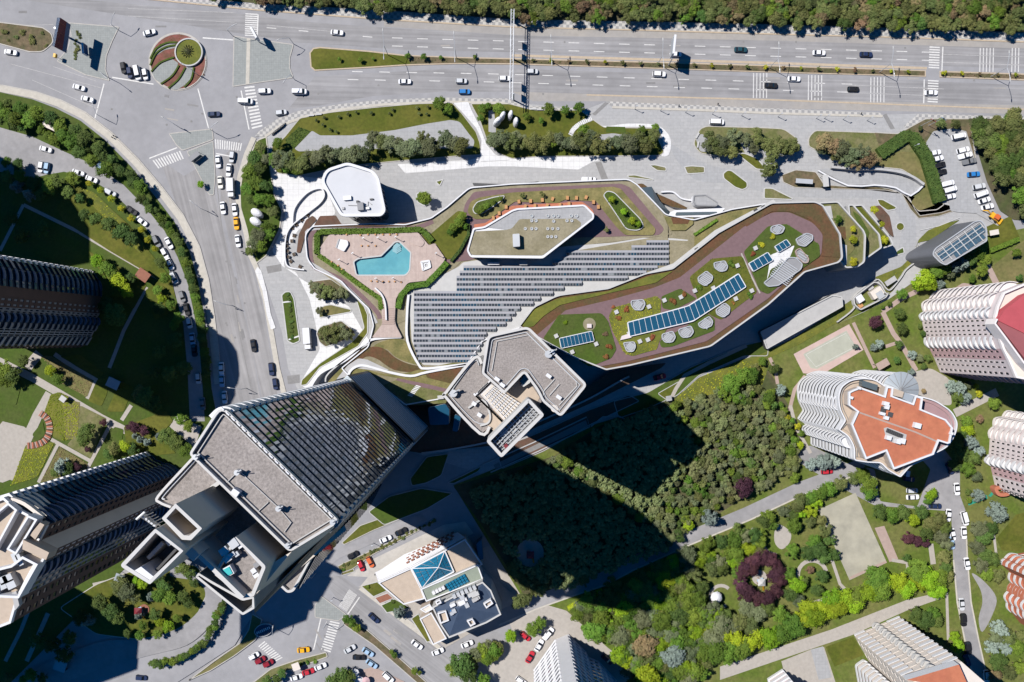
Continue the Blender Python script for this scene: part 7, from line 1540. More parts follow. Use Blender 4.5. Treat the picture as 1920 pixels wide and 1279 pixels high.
# ================================================================ TREES AND SHRUBS
def rand_dir(rs):
    z = rs.uniform(-1,1); a = rs.uniform(0,2*math.pi); r = math.sqrt(1-z*z); return Vector((r*math.cos(a), r*math.sin(a), z))
def crown_mesh(seed, kind, dens=1.0):
    """unit-radius crown built from leaf clumps; kinds differ in outline"""
    rs = random.Random(seed); mb = MB(); lumps = []
    if kind == 'round':
        lumps.append((Vector((0,0,.15)), .62))
        for k in range(17):
            d = rand_dir(rs); d.z = abs(d.z)*.8-.25; r = rs.uniform(.19,.38); lumps.append((Vector((d.x*(.98-r),d.y*(.98-r),d.z*.75+.1)), r))
    elif kind == 'loose':
        for k in range(15):
            a = rs.uniform(0,6.283); rr = math.sqrt(rs.random())*.8; r = rs.uniform(.18,.34); lumps.append((Vector((rr*math.cos(a),rr*math.sin(a),rs.uniform(-.3,.55)*(1-rr*.5))), r))
        lumps.append((Vector((0,0,0)), .45))
    elif kind == 'cone':
        for j, (z, R, n) in enumerate(((-.5,.66,8),(0,.5,7),(.5,.34,5),(1.0,.16,3))):
            for k in range(n): a = 6.283*k/n+rs.uniform(-.3,.3); r = rs.uniform(.2,.32)*(1-.12*j); lumps.append((Vector((R*math.cos(a),R*math.sin(a),z)), r))
            lumps.append((Vector((0,0,z)), R*.7))
        lumps.append((Vector((0,0,1.3)), .12))
    else:   # low shrub
        for k in range(7): a = rs.uniform(0,6.283); rr = math.sqrt(rs.random())*.6; lumps.append((Vector((rr*math.cos(a),rr*math.sin(a),rs.uniform(-.2,.2))), rs.uniform(.3,.45)))
    for c, r in lumps:          # inner leaf mass
        v = []; ri, n = r*(.70 if dens == 1 else .85), 6
        v.append(c+Vector((0,0,ri)))
        for j in (1,2,3):
            th = math.pi*j/4
            for k in range(n): a = 6.283*(k+.5*j)/n; s_ = ri*rs.uniform(.8,1.12); v.append(c+Vector((s_*math.sin(th)*math.cos(a), s_*math.sin(th)*math.sin(a), s_*math.cos(th))))
        f = [(0,1+k,1+(k+1)%n) for k in range(n)]+[(1+j*n+k,1+(j+1)*n+k,1+(j+1)*n+(k+1)%n,1+j*n+(k+1)%n) for j in (0,1) for k in range(n)]
        mb.add(v, f)
    tot = sum(r*r for _, r in lumps); NL = int((800 if kind != 'shrub' else 260)*dens)
    for c, r in lumps:
        for _ in range(int(NL*r*r/tot)+4):
            d = rand_dir(rs)
            if d.z < -.45: d.z = -d.z
            p = c+d*r*rs.uniform(.82,1.12); n_ = (d+Vector((0,0,.35))+rand_dir(rs)*.6).normalized(); u = n_.orthogonal().normalized(); w = n_.cross(u); a = rs.uniform(0,6.283); u, w = u*math.cos(a)+w*math.sin(a), w*math.cos(a)-u*math.sin(a)
            s1 = rs.uniform(.045,.095)*(1.5 if kind == 'shrub' else 1); s2 = s1*rs.uniform(.5,.9)
            mb.add([p-u*s1, p+w*s2, p+u*s1, p-w*s2], [(0,1,2,3)])
    return mb
CROWN = {}
def crown(kind, var, leaf):
    k = (kind, var, leaf)
    if k not in CROWN: CROWN[k] = crown_mesh(hash((kind, var)) % 1000 if False else {'round':10,'loose':40,'cone':70,'shrub':90}[kind]+var, kind).mesh('crown', [leaf])
    return CROWN[k]
tk = MB(); tk.tube((0,0,0),(0,0,.55),.055,.04,6)
for a in (0,2.1,4.2): tk.tube((0,0,.5),(.3*math.cos(a),.3*math.sin(a),.95),.03,.012,5)
TRUNK = tk.mesh('trunk', ['bark'])
DESC = dict(leaf_olive='olive green tree', leaf_green='mid green tree', leaf_lime='bright lime green tree', leaf_grey='grey-green tree', leaf_spruce='blue-grey spruce', leaf_purple='dark purple leaved tree', leaf_dark='dark green tree', leaf_brown='brownish tree', leaf_yellow='yellow-green shrub', leaf_red='rusty red shrub', leaf_sage='sage green pine')
RT = random.Random(11)
def tree(px, py, r_px, leaf='leaf_green', kind='round', where='', name=None, zb=0.0, hfac=None, group=None, shrub=False):
    r = r_px*K; hf = hfac or (1.15 if kind != 'shrub' else .5); hc = r*(1.0 if kind == 'cone' else .85)*(1 if kind != 'shrub' else .7)
    zc = zb + (r*.25 if kind == 'shrub' else r*1.3*hf)
    c = W(px,py,zc); base = Vector((c.x,c.y,zb)); sh = kind == 'shrub' or shrub
    d = DESC[leaf].replace('tree','shrub').replace('spruce','shrub') if sh else DESC[leaf]
    nm = name or ('shrub' if sh else {'leaf_lime':'lime_tree','leaf_spruce':'spruce_tree','leaf_purple':'purple_tree','leaf_sage':'pine_tree','leaf_olive':'olive_tree','leaf_grey':'silver_tree','leaf_dark':'evergreen_tree','leaf_green':'broadleaf_tree'}.get(leaf,'garden_tree'))
    size = 'small' if r_px < 6 else 'large' if r_px > 14 else ''
    t = thing(nm, None, 'shrub' if sh else 'tree', base, RT.uniform(0,6.283), group or where or 'garden trees', (' '.join(x for x in (size, d, where) if x), px, py))
    o = bpy.data.objects.new('crown', crown(kind, RT.randrange(5), leaf)); C.objects.link(o); o.parent = t; o.location = (0,0,zc-zb); s_ = r*RT.uniform(1.12,1.28); o.scale = (s_, s_*RT.uniform(.88,1.12), hc*RT.uniform(.9,1.2)); o.rotation_euler = (RT.uniform(-.12,.12), RT.uniform(-.12,.12), 0)
    if kind != 'shrub':
        o = bpy.data.objects.new('trunk', TRUNK); C.objects.link(o); o.parent = t; hh = zc-zb; o.scale = (hh*.9, hh*.9, hh*1.1)
    return t
def scatter(poly, step, rng, leafs, kinds=('round',), where='', zb=0.0, jit=.35, avoid=(), limit=None, name=None, seed=1, hfac=None):
    rs = random.Random(seed); xs = [p[0] for p in poly]; ys = [p[1] for p in poly]; out = []
    y = min(ys); row = 0
    while y <= max(ys):
        x = min(xs)+(step/2 if row%2 else 0)
        while x <= max(xs):
            p = (x+rs.uniform(-jit,jit)*step, y+rs.uniform(-jit,jit)*step)
            if inside(p, poly) and not any(inside(p, a) for a in avoid) and -12 < p[0] < 1932 and -12 < p[1] < 1291: out.append(p)
            x += step
        y += step*.87; row += 1
    if limit and len(out) > limit: out = rs.sample(out, limit)
    for p in out: tree(p[0], p[1], rs.uniform(*rng), rs.choice(leafs), rs.choice(kinds), where, name, zb, hfac)
    return len(out)
# wood along the top edge
TW = [(300,-30),(2000,-30),(2000,52)]+[(1920,56),(1840,52),(1780,58),(1700,50),(1620,52),(1560,44),(1500,48),(1440,46),(1390,36),(1300,38),(1200,30),(1130,36),(1060,30),(1000,36),(940,30),(870,26),(820,22),(760,16),(700,20),(640,6),(560,4),(470,0),(380,-8)]
RWD = [(1830,212),(1960,215),(1960,420),(1915,395),(1888,352),(1862,335),(1848,300),(1830,262)]
n2 = scatter(RWD, 21, (13,17), ['leaf_olive']*3+['leaf_dark','leaf_green'], ('round',), 'in the grove right of the parking court', .2, seed=4, name='woodland_tree')
# central pine wood
CW = [(1275,755),(1340,735),(1420,715),(1445,745),(1480,790),(1500,850),(1500,880),(1420,920),(1350,950),(1290,990),(1272,1020),(1190,1052),(1090,1092),(1020,1105),(985,1090),(930,1000),(880,930),(930,895),(1040,860),(1100,820),(1150,790),(1200,770)]
PATHW = [(1030,855),(1060,865),(1230,990),(1200,985)]
def mass(name, pts, kinds, leaf, zb, rng, seed):
    rs = random.Random(seed); mb = MB(); src = [crown_mesh(200+seed+i, kinds[i % len(kinds)], .35) for i in range(4)]
    for p in pts:
        r = rs.uniform(*rng)*K*1.2; s_ = rs.choice(src); c = W(p[0],p[1],zb+r*1.4); a = rs.uniform(0,6.28); ca, sa = math.cos(a)*r, math.sin(a)*r
        mb.add([(c.x+v[0]*ca-v[1]*sa, c.y+v[0]*sa+v[1]*ca, c.z+v[2]*r*.9) for v in s_.v], s_.f)
    o = part(name, mb, leaf); o['kind'] = 'stuff'; return o
SH1 = [(870,930),(1040,868),(1200,975),(1285,1045),(1180,1100),(985,1130)]; SH2 = [(1060,858),(1130,800),(1200,770),(1255,765),(1308,828),(1262,905),(1214,975)]
def points(poly, step, avoid, seed, jit=.35):
    rs = random.Random(seed); xs = [p[0] for p in poly]; ys = [p[1] for p in poly]; out = []; y = min(ys); row = 0
    while y <= max(ys):
        x = min(xs)+(step/2 if row%2 else 0)
        while x <= max(xs):
            p = (x+rs.uniform(-jit,jit)*step, y+rs.uniform(-jit,jit)*step)
            if inside(p, poly) and not any(inside(p, q) for q in avoid) and -12 < p[0] < 1932 and -12 < p[1] < 1291: out.append(p)
            x += step
        y += step*.87; row += 1
    return out
cw = points(CW, 14.0, [circ(994,1037,28), PATHW], 5); lit = [p for p in cw if not inside(p, SH1) and not inside(p, SH2)]; drk = [p for p in cw if inside(p, SH1) or inside(p, SH2)]
RT.shuffle(lit)
for p in lit[:290]: tree(p[0], p[1], RT.uniform(7.2,10.2), RT.choice(['leaf_sage']*5+['leaf_grey']*2+['leaf_olive']*2+['leaf_green','leaf_dark']), RT.choice(['cone','loose','round','cone']), 'in the pine wood', 'pine_tree', .17)
mass('pine_wood', drk+lit[290:], ['cone','loose'], 'leaf_sage', .17, (7.5,10.5), 1)
n3 = (len(lit), len(drk))
tw = points(TW, 17.5, [], 3); RT.shuffle(tw)
for p in tw[:285]: tree(p[0], p[1], RT.uniform(10.5,14), RT.choice(['leaf_olive']*6+['leaf_dark','leaf_green','leaf_brown']), RT.choice(['round','loose']), 'in the wood along the top', 'woodland_tree', .1)
if len(tw) > 285: mass('woodland', tw[285:], ['round','loose'], 'leaf_olive', .1, (10.5,14), 2)
n1 = len(tw)
tree(1392,912,19,'leaf_purple','round','in the pine wood',zb=.17)
for p, r in (((1372,720),17),((1392,708),16),((1410,705),14),((1355,733),12),((1440,745),12),((1385,745),12)): tree(*p, r, 'leaf_green', 'round', 'at the top of the pine wood', zb=.17)
for p in ((1050,862),(1062,868),(1085,885),(1110,905),(1135,920),(1160,935),(1185,955),(1200,968)): tree(*p, RT.uniform(9,12), RT.choice(['leaf_green','leaf_olive']), 'round', 'on the sunlit strip between the two shadows', zb=.17)
# rows in the mall's front garden
for i, x in enumerate(range(520, 880, 15)):
    y = 305 - max(0,(x-560))*.13 + RT.uniform(-10,9); tree(x, min(y,306) if x < 700 else 268+RT.uniform(-9,12), RT.uniform(13,18), RT.choice(['leaf_grey','leaf_grey','leaf_olive']), RT.choice(['round','loose']), 'in the front garden left of the white path', zb=.18)
for x in range(926, 1240, 15): tree(x+.3, 266+RT.uniform(-8,10)-(x-930)*.004, RT.uniform(13,18), RT.choice(['leaf_grey','leaf_olive','leaf_grey']), RT.choice(['round','loose']), 'in the front garden right of the white path', zb=.18)
for p, r in (((522,270),11),((514,300),13),((540,312),12),((560,318),14),((825,195),13),((838,205),10),((1028,205),12),((1060,206),9),((1085,203),11),((988,219),7),((1014,226),6),((900,222),7),((1094,243),11),((915,200),8),((936,203),11),((1203,243),8),((1228,240),8),((1035,262),12),((905,205),9)): tree(*p, r, 'leaf_green', 'round', 'on the front lawns', zb=.18)
for p in ((593,225),(608,220),(635,219),(652,214),(668,210),(605,234),(630,247),(696,212),(736,206),(730,213),(782,202),(800,214),(786,213),(802,200),(619,243)): tree(*p, 3.2, 'leaf_olive', 'round', 'newly planted on the left front lawn', zb=.18)
for p, r in (((1335,262),16),((1355,268),15),((1375,258),15),((1350,280),14),((1370,282),14),((1398,262),13),((1420,255),14),((1410,278),13),((1440,270),14),((1465,272),17),((1450,285),14),((1485,275),15),((1328,275),12),((1442,312),17),((1440,322),13)): tree(*p, r, RT.choice(['leaf_grey','leaf_olive']), RT.choice(['round','loose']), 'in the middle plaza bed', zb=.18)
for p, r in (((1545,268),16),((1562,275),15),((1578,280),16),((1600,290),17),((1615,285),15),((1625,300),15),((1590,300),13),((1570,295),12),((1640,298),13),((1540,280),11),((1608,305),13)): tree(*p, r, RT.choice(['leaf_grey','leaf_grey','leaf_brown','leaf_olive']), RT.choice(['round','loose']), 'in the right plaza bed', zb=.18)
for p, r in (((1765,232),9),((1790,233),9),((1725,240),5)): tree(*p, r, 'leaf_olive', 'round', 'on the soil beside the parking court', zb=.2)
# street verge
for p, r, l in (((490,275),12,'leaf_olive'),((478,298),13,'leaf_dark'),((468,325),14,'leaf_green'),((485,318),13,'leaf_dark'),((480,345),14,'leaf_green'),((465,355),12,'leaf_green'),((498,350),13,'leaf_dark'),((490,372),13,'leaf_green'),((505,378),12,'leaf_green'),((512,395),11,'leaf_olive'),((500,425),11,'leaf_green'),((505,440),11,'leaf_green'),((485,440),13,'leaf_grey'),((475,455),13,'leaf_grey'),((490,460),12,'leaf_green'),((470,470),9,'leaf_dark'),((500,300),11,'leaf_grey'),((470,375),10,'leaf_dark')): tree(*p, r, l, 'round', 'on the street verge', zb=.18)
tree(376,346,7,'leaf_lime','round','on the street island',zb=.1)
# mall: small plants
for p, r, l in (((795,371),14,'leaf_green'),((867,407),9,'leaf_green'),((860,418),9,'leaf_green'),((850,425),8,'leaf_green'),((845,435),6,'leaf_green'),((872,425),6,'leaf_green')): tree(*p, r, l, 'round', 'near the pool lawn', zb=8.2 if p[0] > 800 else .2)
for p, r in (((903,393),6),((912,386),6),((925,379),5),((938,372),5),((896,398),5),((1148,374),6),((1170,397),6),((1185,415),7),((1196,420),5)): tree(*p, r, 'leaf_green' if p[0] < 1000 else 'leaf_lime', 'round', 'in the roof terrace bed', zb=8.8)
for p in ((1017,364),(980,367),(1137,430)): tree(*p, 5, 'leaf_olive', 'loose', 'on the purple roof terrace', zb=8.4)
for p, r, l in (((1060,604),5,'leaf_lime'),((1135,626),5,'leaf_brown'),((1175,580),6,'leaf_red'),((1160,596),5,'leaf_red'),((1282,551),6,'leaf_red'),((1261,567),7,'leaf_red'),((1427,459),6,'leaf_yellow'),((1412,475),6,'leaf_red'),((1447,442),7,'leaf_yellow'),((1373,493),8,'leaf_green'),((1310,539),6,'leaf_green'),((1405,556),6,'leaf_green'),((1374,569),4,'leaf_red'),((1223,632),6,'leaf_red'),((1142,652),6,'leaf_red'),((1137,668),6,'leaf_red'),((1150,575),4,'leaf_red')): tree(*p, r, l, 'shrub', 'in the wing roof garden', zb=20.4)
for p, r, l in (((1571,412),7,'leaf_green'),((1599,449),8,'leaf_yellow'),((1600,490),8,'leaf_yellow'),((1634,443),6,'leaf_yellow'),((1658,450),7,'leaf_yellow'),((1640,393),7,'leaf_yellow'),((1653,420),5,'leaf_yellow'),((1600,430),6,'leaf_yellow')): tree(*p, r, l, 'round', 'on the stepped east terraces', zb={1571:15.5,1599:15.5,1600:15.5}.get(p[0],8))
for p, r in (((590,538),12),((612,545),14),((635,552),13),((645,548),11),((602,552),10),((600,584),8),((610,625),13),((625,620),15),((645,622),14),((632,632),12),((655,628),10),((612,638),10)): tree(*p, r, RT.choice(['leaf_grey','leaf_olive','leaf_grey']), 'loose', 'in the white forecourt beds', zb=.2)
for k in range(9): tree(541+k*.8, 552+k*10, 4.5, 'leaf_dark', 'shrub', 'in the rounded island bed below the terrace', zb=.2)
# verge saplings in the dual carriageway
for k in range(34):
    x = 1000+k*33.5
    if x > 1930 or 1735 < x < 1768: continue
    tree(x, 113+(x-960)*.031-2, RT.uniform(3.2,4.6), RT.choice(['leaf_olive','leaf_yellow','leaf_brown']), 'loose', 'sapling in the central verge', zb=.15, group='saplings along the central verge')
for p, r in (((764,105),5.5),((795,107),6.5),((827,108),4),((890,107),4),((636,111),4),((676,112),5),((700,110),3)): tree(*p, r, 'leaf_green', 'round', 'in the central verge', zb=.15)
for p, r in (((8,57),7),((42,62),7),((30,70),5),((60,75),9),((80,62),4),((15,76),4),((85,85),4)): tree(*p, r, 'leaf_olive', 'shrub', 'on the soil median', zb=.15)
for k in range(10): tree(143+RT.uniform(-7,7), 60+k*5.5, RT.uniform(3,5), 'leaf_olive', 'shrub', 'in the weedy strip of the paved island', zb=.13)
# left residential gardens
for i in range(56):
    t = i/55; L_ = [(0,215),(60,232),(130,265),(200,305),(250,350),(300,405),(340,455),(362,520),(378,590),(388,650),(393,700)]; s_ = t*(len(L_)-1); a = L_[int(min(s_,len(L_)-2))]; b = L_[int(min(s_,len(L_)-2))+1]; p = lerp(a,b,s_-int(min(s_,len(L_)-2)))
    w_ = 16 if t < .45 else 6
    tree(p[0]+RT.uniform(-.5,.5)*w_*.6-(4 if t > .45 else 0), p[1]+RT.uniform(-1,.6)*w_, RT.uniform(7,10) if t > .45 else RT.uniform(9,14), RT.choice(['leaf_dark','leaf_green','leaf_dark']), 'round', 'in the hedge strip along the left road', zb=.12, group='hedge trees along the left road')
for i, p in enumerate(((0,200),(15,195),(40,205),(70,215),(95,222),(115,238),(140,245),(160,262),(185,275),(210,300),(30,225),(10,215),(55,225),(150,285),(120,255),(175,300),(195,320))): tree(*p, RT.uniform(10,15), RT.choice(['leaf_dark','leaf_green']), 'round', 'in the upper left shrubbery', zb=.12)
for p in ((82,240),(92,252),(108,256),(100,262),(78,228)): tree(*p, 8, 'leaf_yellow', 'shrub', 'around the cream guard hut', zb=.12)
for p in ((188,357),(168,344),(209,373),(228,391),(246,409),(265,431),(278,449),(291,466)): tree(*p, 6.5, 'leaf_yellow', 'round', 'clipped ball tree along the left lane', zb=.15, name='garden_tree')
for p, r, l in (((300,493),11,'leaf_dark'),((310,520),11,'leaf_green'),((296,545),9,'leaf_green'),((303,560),9,'leaf_lime'),((322,572),10,'leaf_green'),((300,578),11,'leaf_dark'),((335,595),11,'leaf_green'),((328,610),9,'leaf_green'),((35,310),11,'leaf_dark'),((12,305),10,'leaf_green'),((185,490),13,'leaf_lime'),((200,505),15,'leaf_green'),((215,515),13,'leaf_green'),((225,530),15,'leaf_lime'),((240,545),15,'leaf_lime'),((220,545),14,'leaf_green'),((245,520),11,'leaf_dark'),((160,404),10,'leaf_dark'),((180,412),12,'leaf_dark'),((205,422),14,'leaf_dark'),((228,435),14,'leaf_dark'),((245,448),13,'leaf_dark'),((218,440),10,'leaf_dark'),
               ((15,332),12,'leaf_dark'),((40,330),13,'leaf_green'),((65,345),14,'leaf_dark'),((95,350),15,'leaf_green'),((105,340),14,'leaf_dark'),((135,335),11,'leaf_green'),((30,350),12,'leaf_spruce'),((55,365),13,'leaf_spruce'),((75,362),12,'leaf_dark'),((128,360),12,'leaf_dark'),((150,372),9,'leaf_dark'),((215,590),22,'leaf_dark'),((200,575),16,'leaf_dark'),((40,440),16,'leaf_dark'),((80,430),14,'leaf_dark'),((20,410),14,'leaf_dark'),((330,640),14,'leaf_dark'),((345,690),14,'leaf_dark'),((300,660),13,'leaf_dark'),((320,700),15,'leaf_dark'),((290,700),13,'leaf_dark'),
               ((10,690),16,'leaf_green'),((25,700),15,'leaf_dark'),((12,712),14,'leaf_green'),((45,675),11,'leaf_dark'),((95,695),10,'leaf_lime'),((110,710),10,'leaf_green'),((275,745),17,'leaf_dark'),((290,755),15,'leaf_dark'),((262,735),14,'leaf_olive'),((340,785),11,'leaf_green'),((355,800),11,'leaf_green'),((165,810),16,'leaf_dark'),((155,825),13,'leaf_dark'),((193,792),7,'leaf_purple'),((165,842),6,'leaf_purple'),((255,803),11,'leaf_purple'),((270,808),10,'leaf_purple'),((245,800),9,'leaf_purple'),((262,825),7,'leaf_spruce'),((252,818),6,'leaf_spruce'),((275,830),7,'leaf_spruce'),
               ((312,820),14,'leaf_dark'),((330,830),15,'leaf_dark'),((298,818),9,'leaf_spruce'),((350,845),13,'leaf_green'),((235,835),12,'leaf_lime'),((250,842),11,'leaf_dark'),((215,840),13,'leaf_olive'),((205,850),10,'leaf_dark'),((115,875),15,'leaf_spruce'),((128,880),12,'leaf_dark'),((145,875),9,'leaf_purple'),((105,885),10,'leaf_dark')):
    tree(*p, r, l, 'round' if l != 'leaf_spruce' else 'cone', 'in the left residential garden', zb=.15)
for p, r, l in (((225,1100),16,'leaf_olive'),((240,1110),17,'leaf_grey'),((255,1120),13,'leaf_olive'),((190,1130),16,'leaf_dark'),((208,1145),17,'leaf_dark'),((222,1155),14,'leaf_dark'),((268,1095),11,'leaf_lime'),((255,1090),10,'leaf_lime'),((282,1120),9,'leaf_spruce'),((300,1112),15,'leaf_green'),((318,1120),14,'leaf_green'),((310,1098),13,'leaf_dark'),((298,1085),12,'leaf_dark'),((345,1118),12,'leaf_dark'),((355,1130),11,'leaf_dark'),((340,1066),12,'leaf_dark'),((358,1075),11,'leaf_dark'),((365,1092),9,'leaf_dark'),((150,1158),15,'leaf_dark'),((163,1165),12,'leaf_spruce'),((260,1155),9,'leaf_spruce'),((290,1150),12,'leaf_dark'),((333,1158),9,'leaf_green'),((315,1175),10,'leaf_lime'),((295,1189),9,'leaf_green'),((262,1190),9,'leaf_green'),((240,1188),9,'leaf_dark'),((270,1172),9,'leaf_green'),((300,1165),9,'leaf_lime'),
               ((100,1210),16,'leaf_dark'),((120,1225),15,'leaf_dark'),((70,1200),14,'leaf_dark'),((130,1195),13,'leaf_dark'),((60,1265),11,'leaf_green'),((80,1270),10,'leaf_dark'),((45,1275),9,'leaf_green'),((15,1270),9,'leaf_olive')):
    tree(*p, r, l, 'round' if l != 'leaf_spruce' else 'cone', 'in the lower left garden', zb=.3)
for i in range(26):
    p = [(285,1246),(320,1240),(350,1230),(375,1212),(395,1185),(412,1150),(420,1130)]; s_ = i/25*(len(p)-1); a = p[min(int(s_),5)]; b = p[min(int(s_),5)+1]; q = lerp(a,b,s_-min(int(s_),5)); tree(q[0]+RT.uniform(-3,3), q[1]+RT.uniform(-3,3), RT.uniform(6.5,9), RT.choice(['leaf_dark','leaf_green']), 'round', 'in the curved hedge beside the lower left lane', zb=.3, group='curved hedge trees')
for p, r in (((660,1168),9),((652,1160),9),((668,1178),8),((740,1228),6),((778,1258),7),((786,1262),5),((735,1222),5)): tree(*p, r, 'leaf_green', 'round', 'on the lower street strip', zb=.2)
for p, r in (((625,1275),16),((640,1265),15),((655,1272),13),((530,1262),9),((520,1272),9),((500,1275),9),((590,1240),5),((575,1243),5),((565,1246),5)): tree(*p, r, 'leaf_dark' if r > 8 else 'leaf_green', 'round' if r > 8 else 'shrub', 'at the bottom left verge', zb=.2)
for p, r, l in (((748,1150),12,'leaf_spruce'),((736,1128),5,'leaf_dark'),((690,1100),6,'leaf_green'),((645,1068),5,'leaf_green')): tree(*p, r, l, 'cone' if r > 10 else 'shrub', 'beside the pyramid building', zb=.2)
for i in range(22): q = lerp((645,1062),(812,978),i/21); tree(q[0]+RT.uniform(-1,1), q[1]+RT.uniform(-2,2), RT.uniform(3.5,5), 'leaf_olive', 'shrub', 'in the hedge above the forecourt', zb=.2, group='hedge shrubs above the forecourt')
for i in range(20): q = (860+RT.random()*110, 0); q = (q[0], 1240-(q[0]-860)*.48+RT.uniform(-6,22)); tree(*q, RT.uniform(9,14), RT.choice(['leaf_green','leaf_green','leaf_olive','leaf_grey','leaf_lime']), 'round', 'in the hedge right of the navy roof', zb=.15)
for p, r, l in (((865,1245),22,'leaf_dark'),((880,1262),18,'leaf_dark'),((850,1255),15,'leaf_green'),((905,1275),15,'leaf_green'),((1000,1180),14,'leaf_green'),((1015,1168),12,'leaf_green')): tree(*p, r, l, 'round', 'at the bottom hedge corner', zb=.15)
for p, r in (((965,1075),12),((975,1085),12),((985,1095),12),((1000,1100),13),((1012,1108),12),((972,1130),13),((985,1120),13),((1095,1088),12),((962,1062),11),((1020,1100),9)): tree(*p, r, 'leaf_olive', 'round', 'beside the shaded lane', zb=.17)
# park lower right
PARK1 = [(1070,1140),(1150,1095),(1290,1032),(1300,1070),(1330,1100),(1335,1140),(1370,1150),(1380,1180),(1330,1260),(1290,1290),(1190,1290),(1140,1215),(1100,1180)]
scatter(PARK1, 20, (13,18), ['leaf_green']*4+['leaf_lime','leaf_grey','leaf_olive','leaf_dark','leaf_grey','leaf_dark'], ('round','round','loose'), 'in the lower park', .15, seed=8, avoid=[[(1155,1180),(1185,1150),(1195,1160),(1165,1195)], circ(1340,1116,22)])
for p, r, l in (((1210,1207),23,'leaf_brown'),((1260,1230),22,'leaf_spruce'),((1240,1245),12,'leaf_dark'),((1175,1200),14,'leaf_dark'),((1115,1180),20,'leaf_green'),((1125,1190),16,'leaf_green'),((1140,1182),15,'leaf_dark'),((1170,1140),18,'leaf_lime'),((1160,1225),18,'leaf_lime'),((1215,1265),24,'leaf_lime'),((1285,1250),16,'leaf_lime'),((1240,1160),20,'leaf_green'),((1265,1148),18,'leaf_dark'),((1290,1130),18,'leaf_green')): tree(*p, r, l, 'round', 'in the lower park', zb=.15)
for p in ((1398,1060),(1412,1048),(1430,1045),(1448,1052),(1460,1068),(1462,1088),(1455,1108),(1438,1120),(1418,1122),(1398,1112),(1390,1095),(1390,1075),(1408,1065),(1450,1080)): tree(*p, RT.uniform(13,16.5), 'leaf_purple', 'round', 'in the purple ring round the playground', zb=.15, group='purple trees round the playground')
LIME = [(1365,1225),(1390,1215),(1412,1200),(1440,1195),(1465,1185),(1490,1172),(1505,1160),(1525,1155),(1545,1142),(1570,1135),(1580,1120),(1605,1115),(1625,1110),(1650,1105),(1660,1090),(1685,1090),(1700,1105),(1725,1090),(1740,1085),(1755,1105),(1760,1085),(1600,1130),(1560,1120),(1640,1085),(1720,1070),(1515,1135),(1380,1200),(1345,1220)]
for p in LIME: tree(*p, RT.uniform(17,21), 'leaf_lime' if RT.random() < .7 else 'leaf_green', 'round', 'in the bright row below the tan tennis court', zb=.15)
PARK2 = [(1295,1030),(1400,985),(1480,948),(1530,925),(1535,960),(1560,1000),(1575,1050),(1550,1060),(1500,1040),(1480,1050),(1440,1035),(1400,1040),(1385,1080),(1340,1090),(1310,1065)]
scatter(PARK2, 21, (10,15), ['leaf_green','leaf_green','leaf_olive','leaf_grey','leaf_dark','leaf_lime'], ('round','loose'), 'in the park left of the tan tennis court', .15, seed=9, avoid=[circ(1467,1005,24), [(1490,990),(1530,980),(1540,1040),(1500,1060)]])
for p, r, l in (((1515,1035),15,'leaf_dark'),((1535,1030),16,'leaf_dark'),((1525,1015),14,'leaf_green'),((1545,1045),13,'leaf_dark'),((1480,1075),12,'leaf_green'),((1495,1095),14,'leaf_lime'),((1505,1090),11,'leaf_dark'),((1540,1080),12,'leaf_dark'),((1532,1105),13,'leaf_dark'),((1518,1068),8,'leaf_brown'),((1480,1115),14,'leaf_dark'),((1495,1125),13,'leaf_grey'),((1400,1140),16,'leaf_grey'),((1420,1150),16,'leaf_grey'),((1440,1140),15,'leaf_dark'),((1460,1150),14,'leaf_green'),((1385,1165),17,'leaf_olive'),((1410,1175),17,'leaf_olive'),((1350,1170),15,'leaf_dark'),((1340,1190),15,'leaf_olive'),((1320,1210),15,'leaf_green'),((1300,1225),15,'leaf_dark'),((1330,1235),13,'leaf_green')): tree(*p, r, l, 'round', 'around the park clearings', zb=.15)
for p, r, l in (((1625,905),17,'leaf_green'),((1615,890),15,'leaf_green'),((1630,925),15,'leaf_green'),((1600,895),12,'leaf_olive'),((1575,905),14,'leaf_olive'),((1555,915),13,'leaf_green'),((1540,920),14,'leaf_green'),((1520,930),13,'leaf_green'),((1500,938),13,'leaf_olive'),((1650,960),15,'leaf_dark'),((1670,965),15,'leaf_green'),((1690,962),15,'leaf_dark'),((1710,975),14,'leaf_lime'),((1725,960),14,'leaf_dark'),((1745,985),14,'leaf_olive'),((1760,975),14,'leaf_olive'),((1770,990),13,'leaf_dark'),((1765,1005),13,'leaf_grey'),((1735,1000),14,'leaf_dark'),((1775,1020),12,'leaf_grey'),((1768,1045),13,'leaf_olive'),((1772,1065),13,'leaf_dark'),((1775,1080),12,'leaf_olive'),((1702,1008),11,'leaf_purple'),((1720,1015),9,'leaf_purple'),((1735,1018),8,'leaf_purple'),((1700,1045),8,'leaf_dark'),((1745,925),12,'leaf_lime'),((1740,935),10,'leaf_green')): tree(*p, r, l, 'round', 'right of the tan tennis court', zb=.2)
for p, r, l in (((1715,1150),15,'leaf_dark'),((1735,1160),16,'leaf_dark'),((1755,1165),13,'leaf_dark'),((1750,1150),12,'leaf_green'),((1730,1180),10,'leaf_dark'),((1795,1210),12,'leaf_lime'),((1790,1195),10,'leaf_lime'),((1745,1200),9,'leaf_grey')): tree(*p, r, l, 'round', 'behind the cream ribbed block', zb=.2)
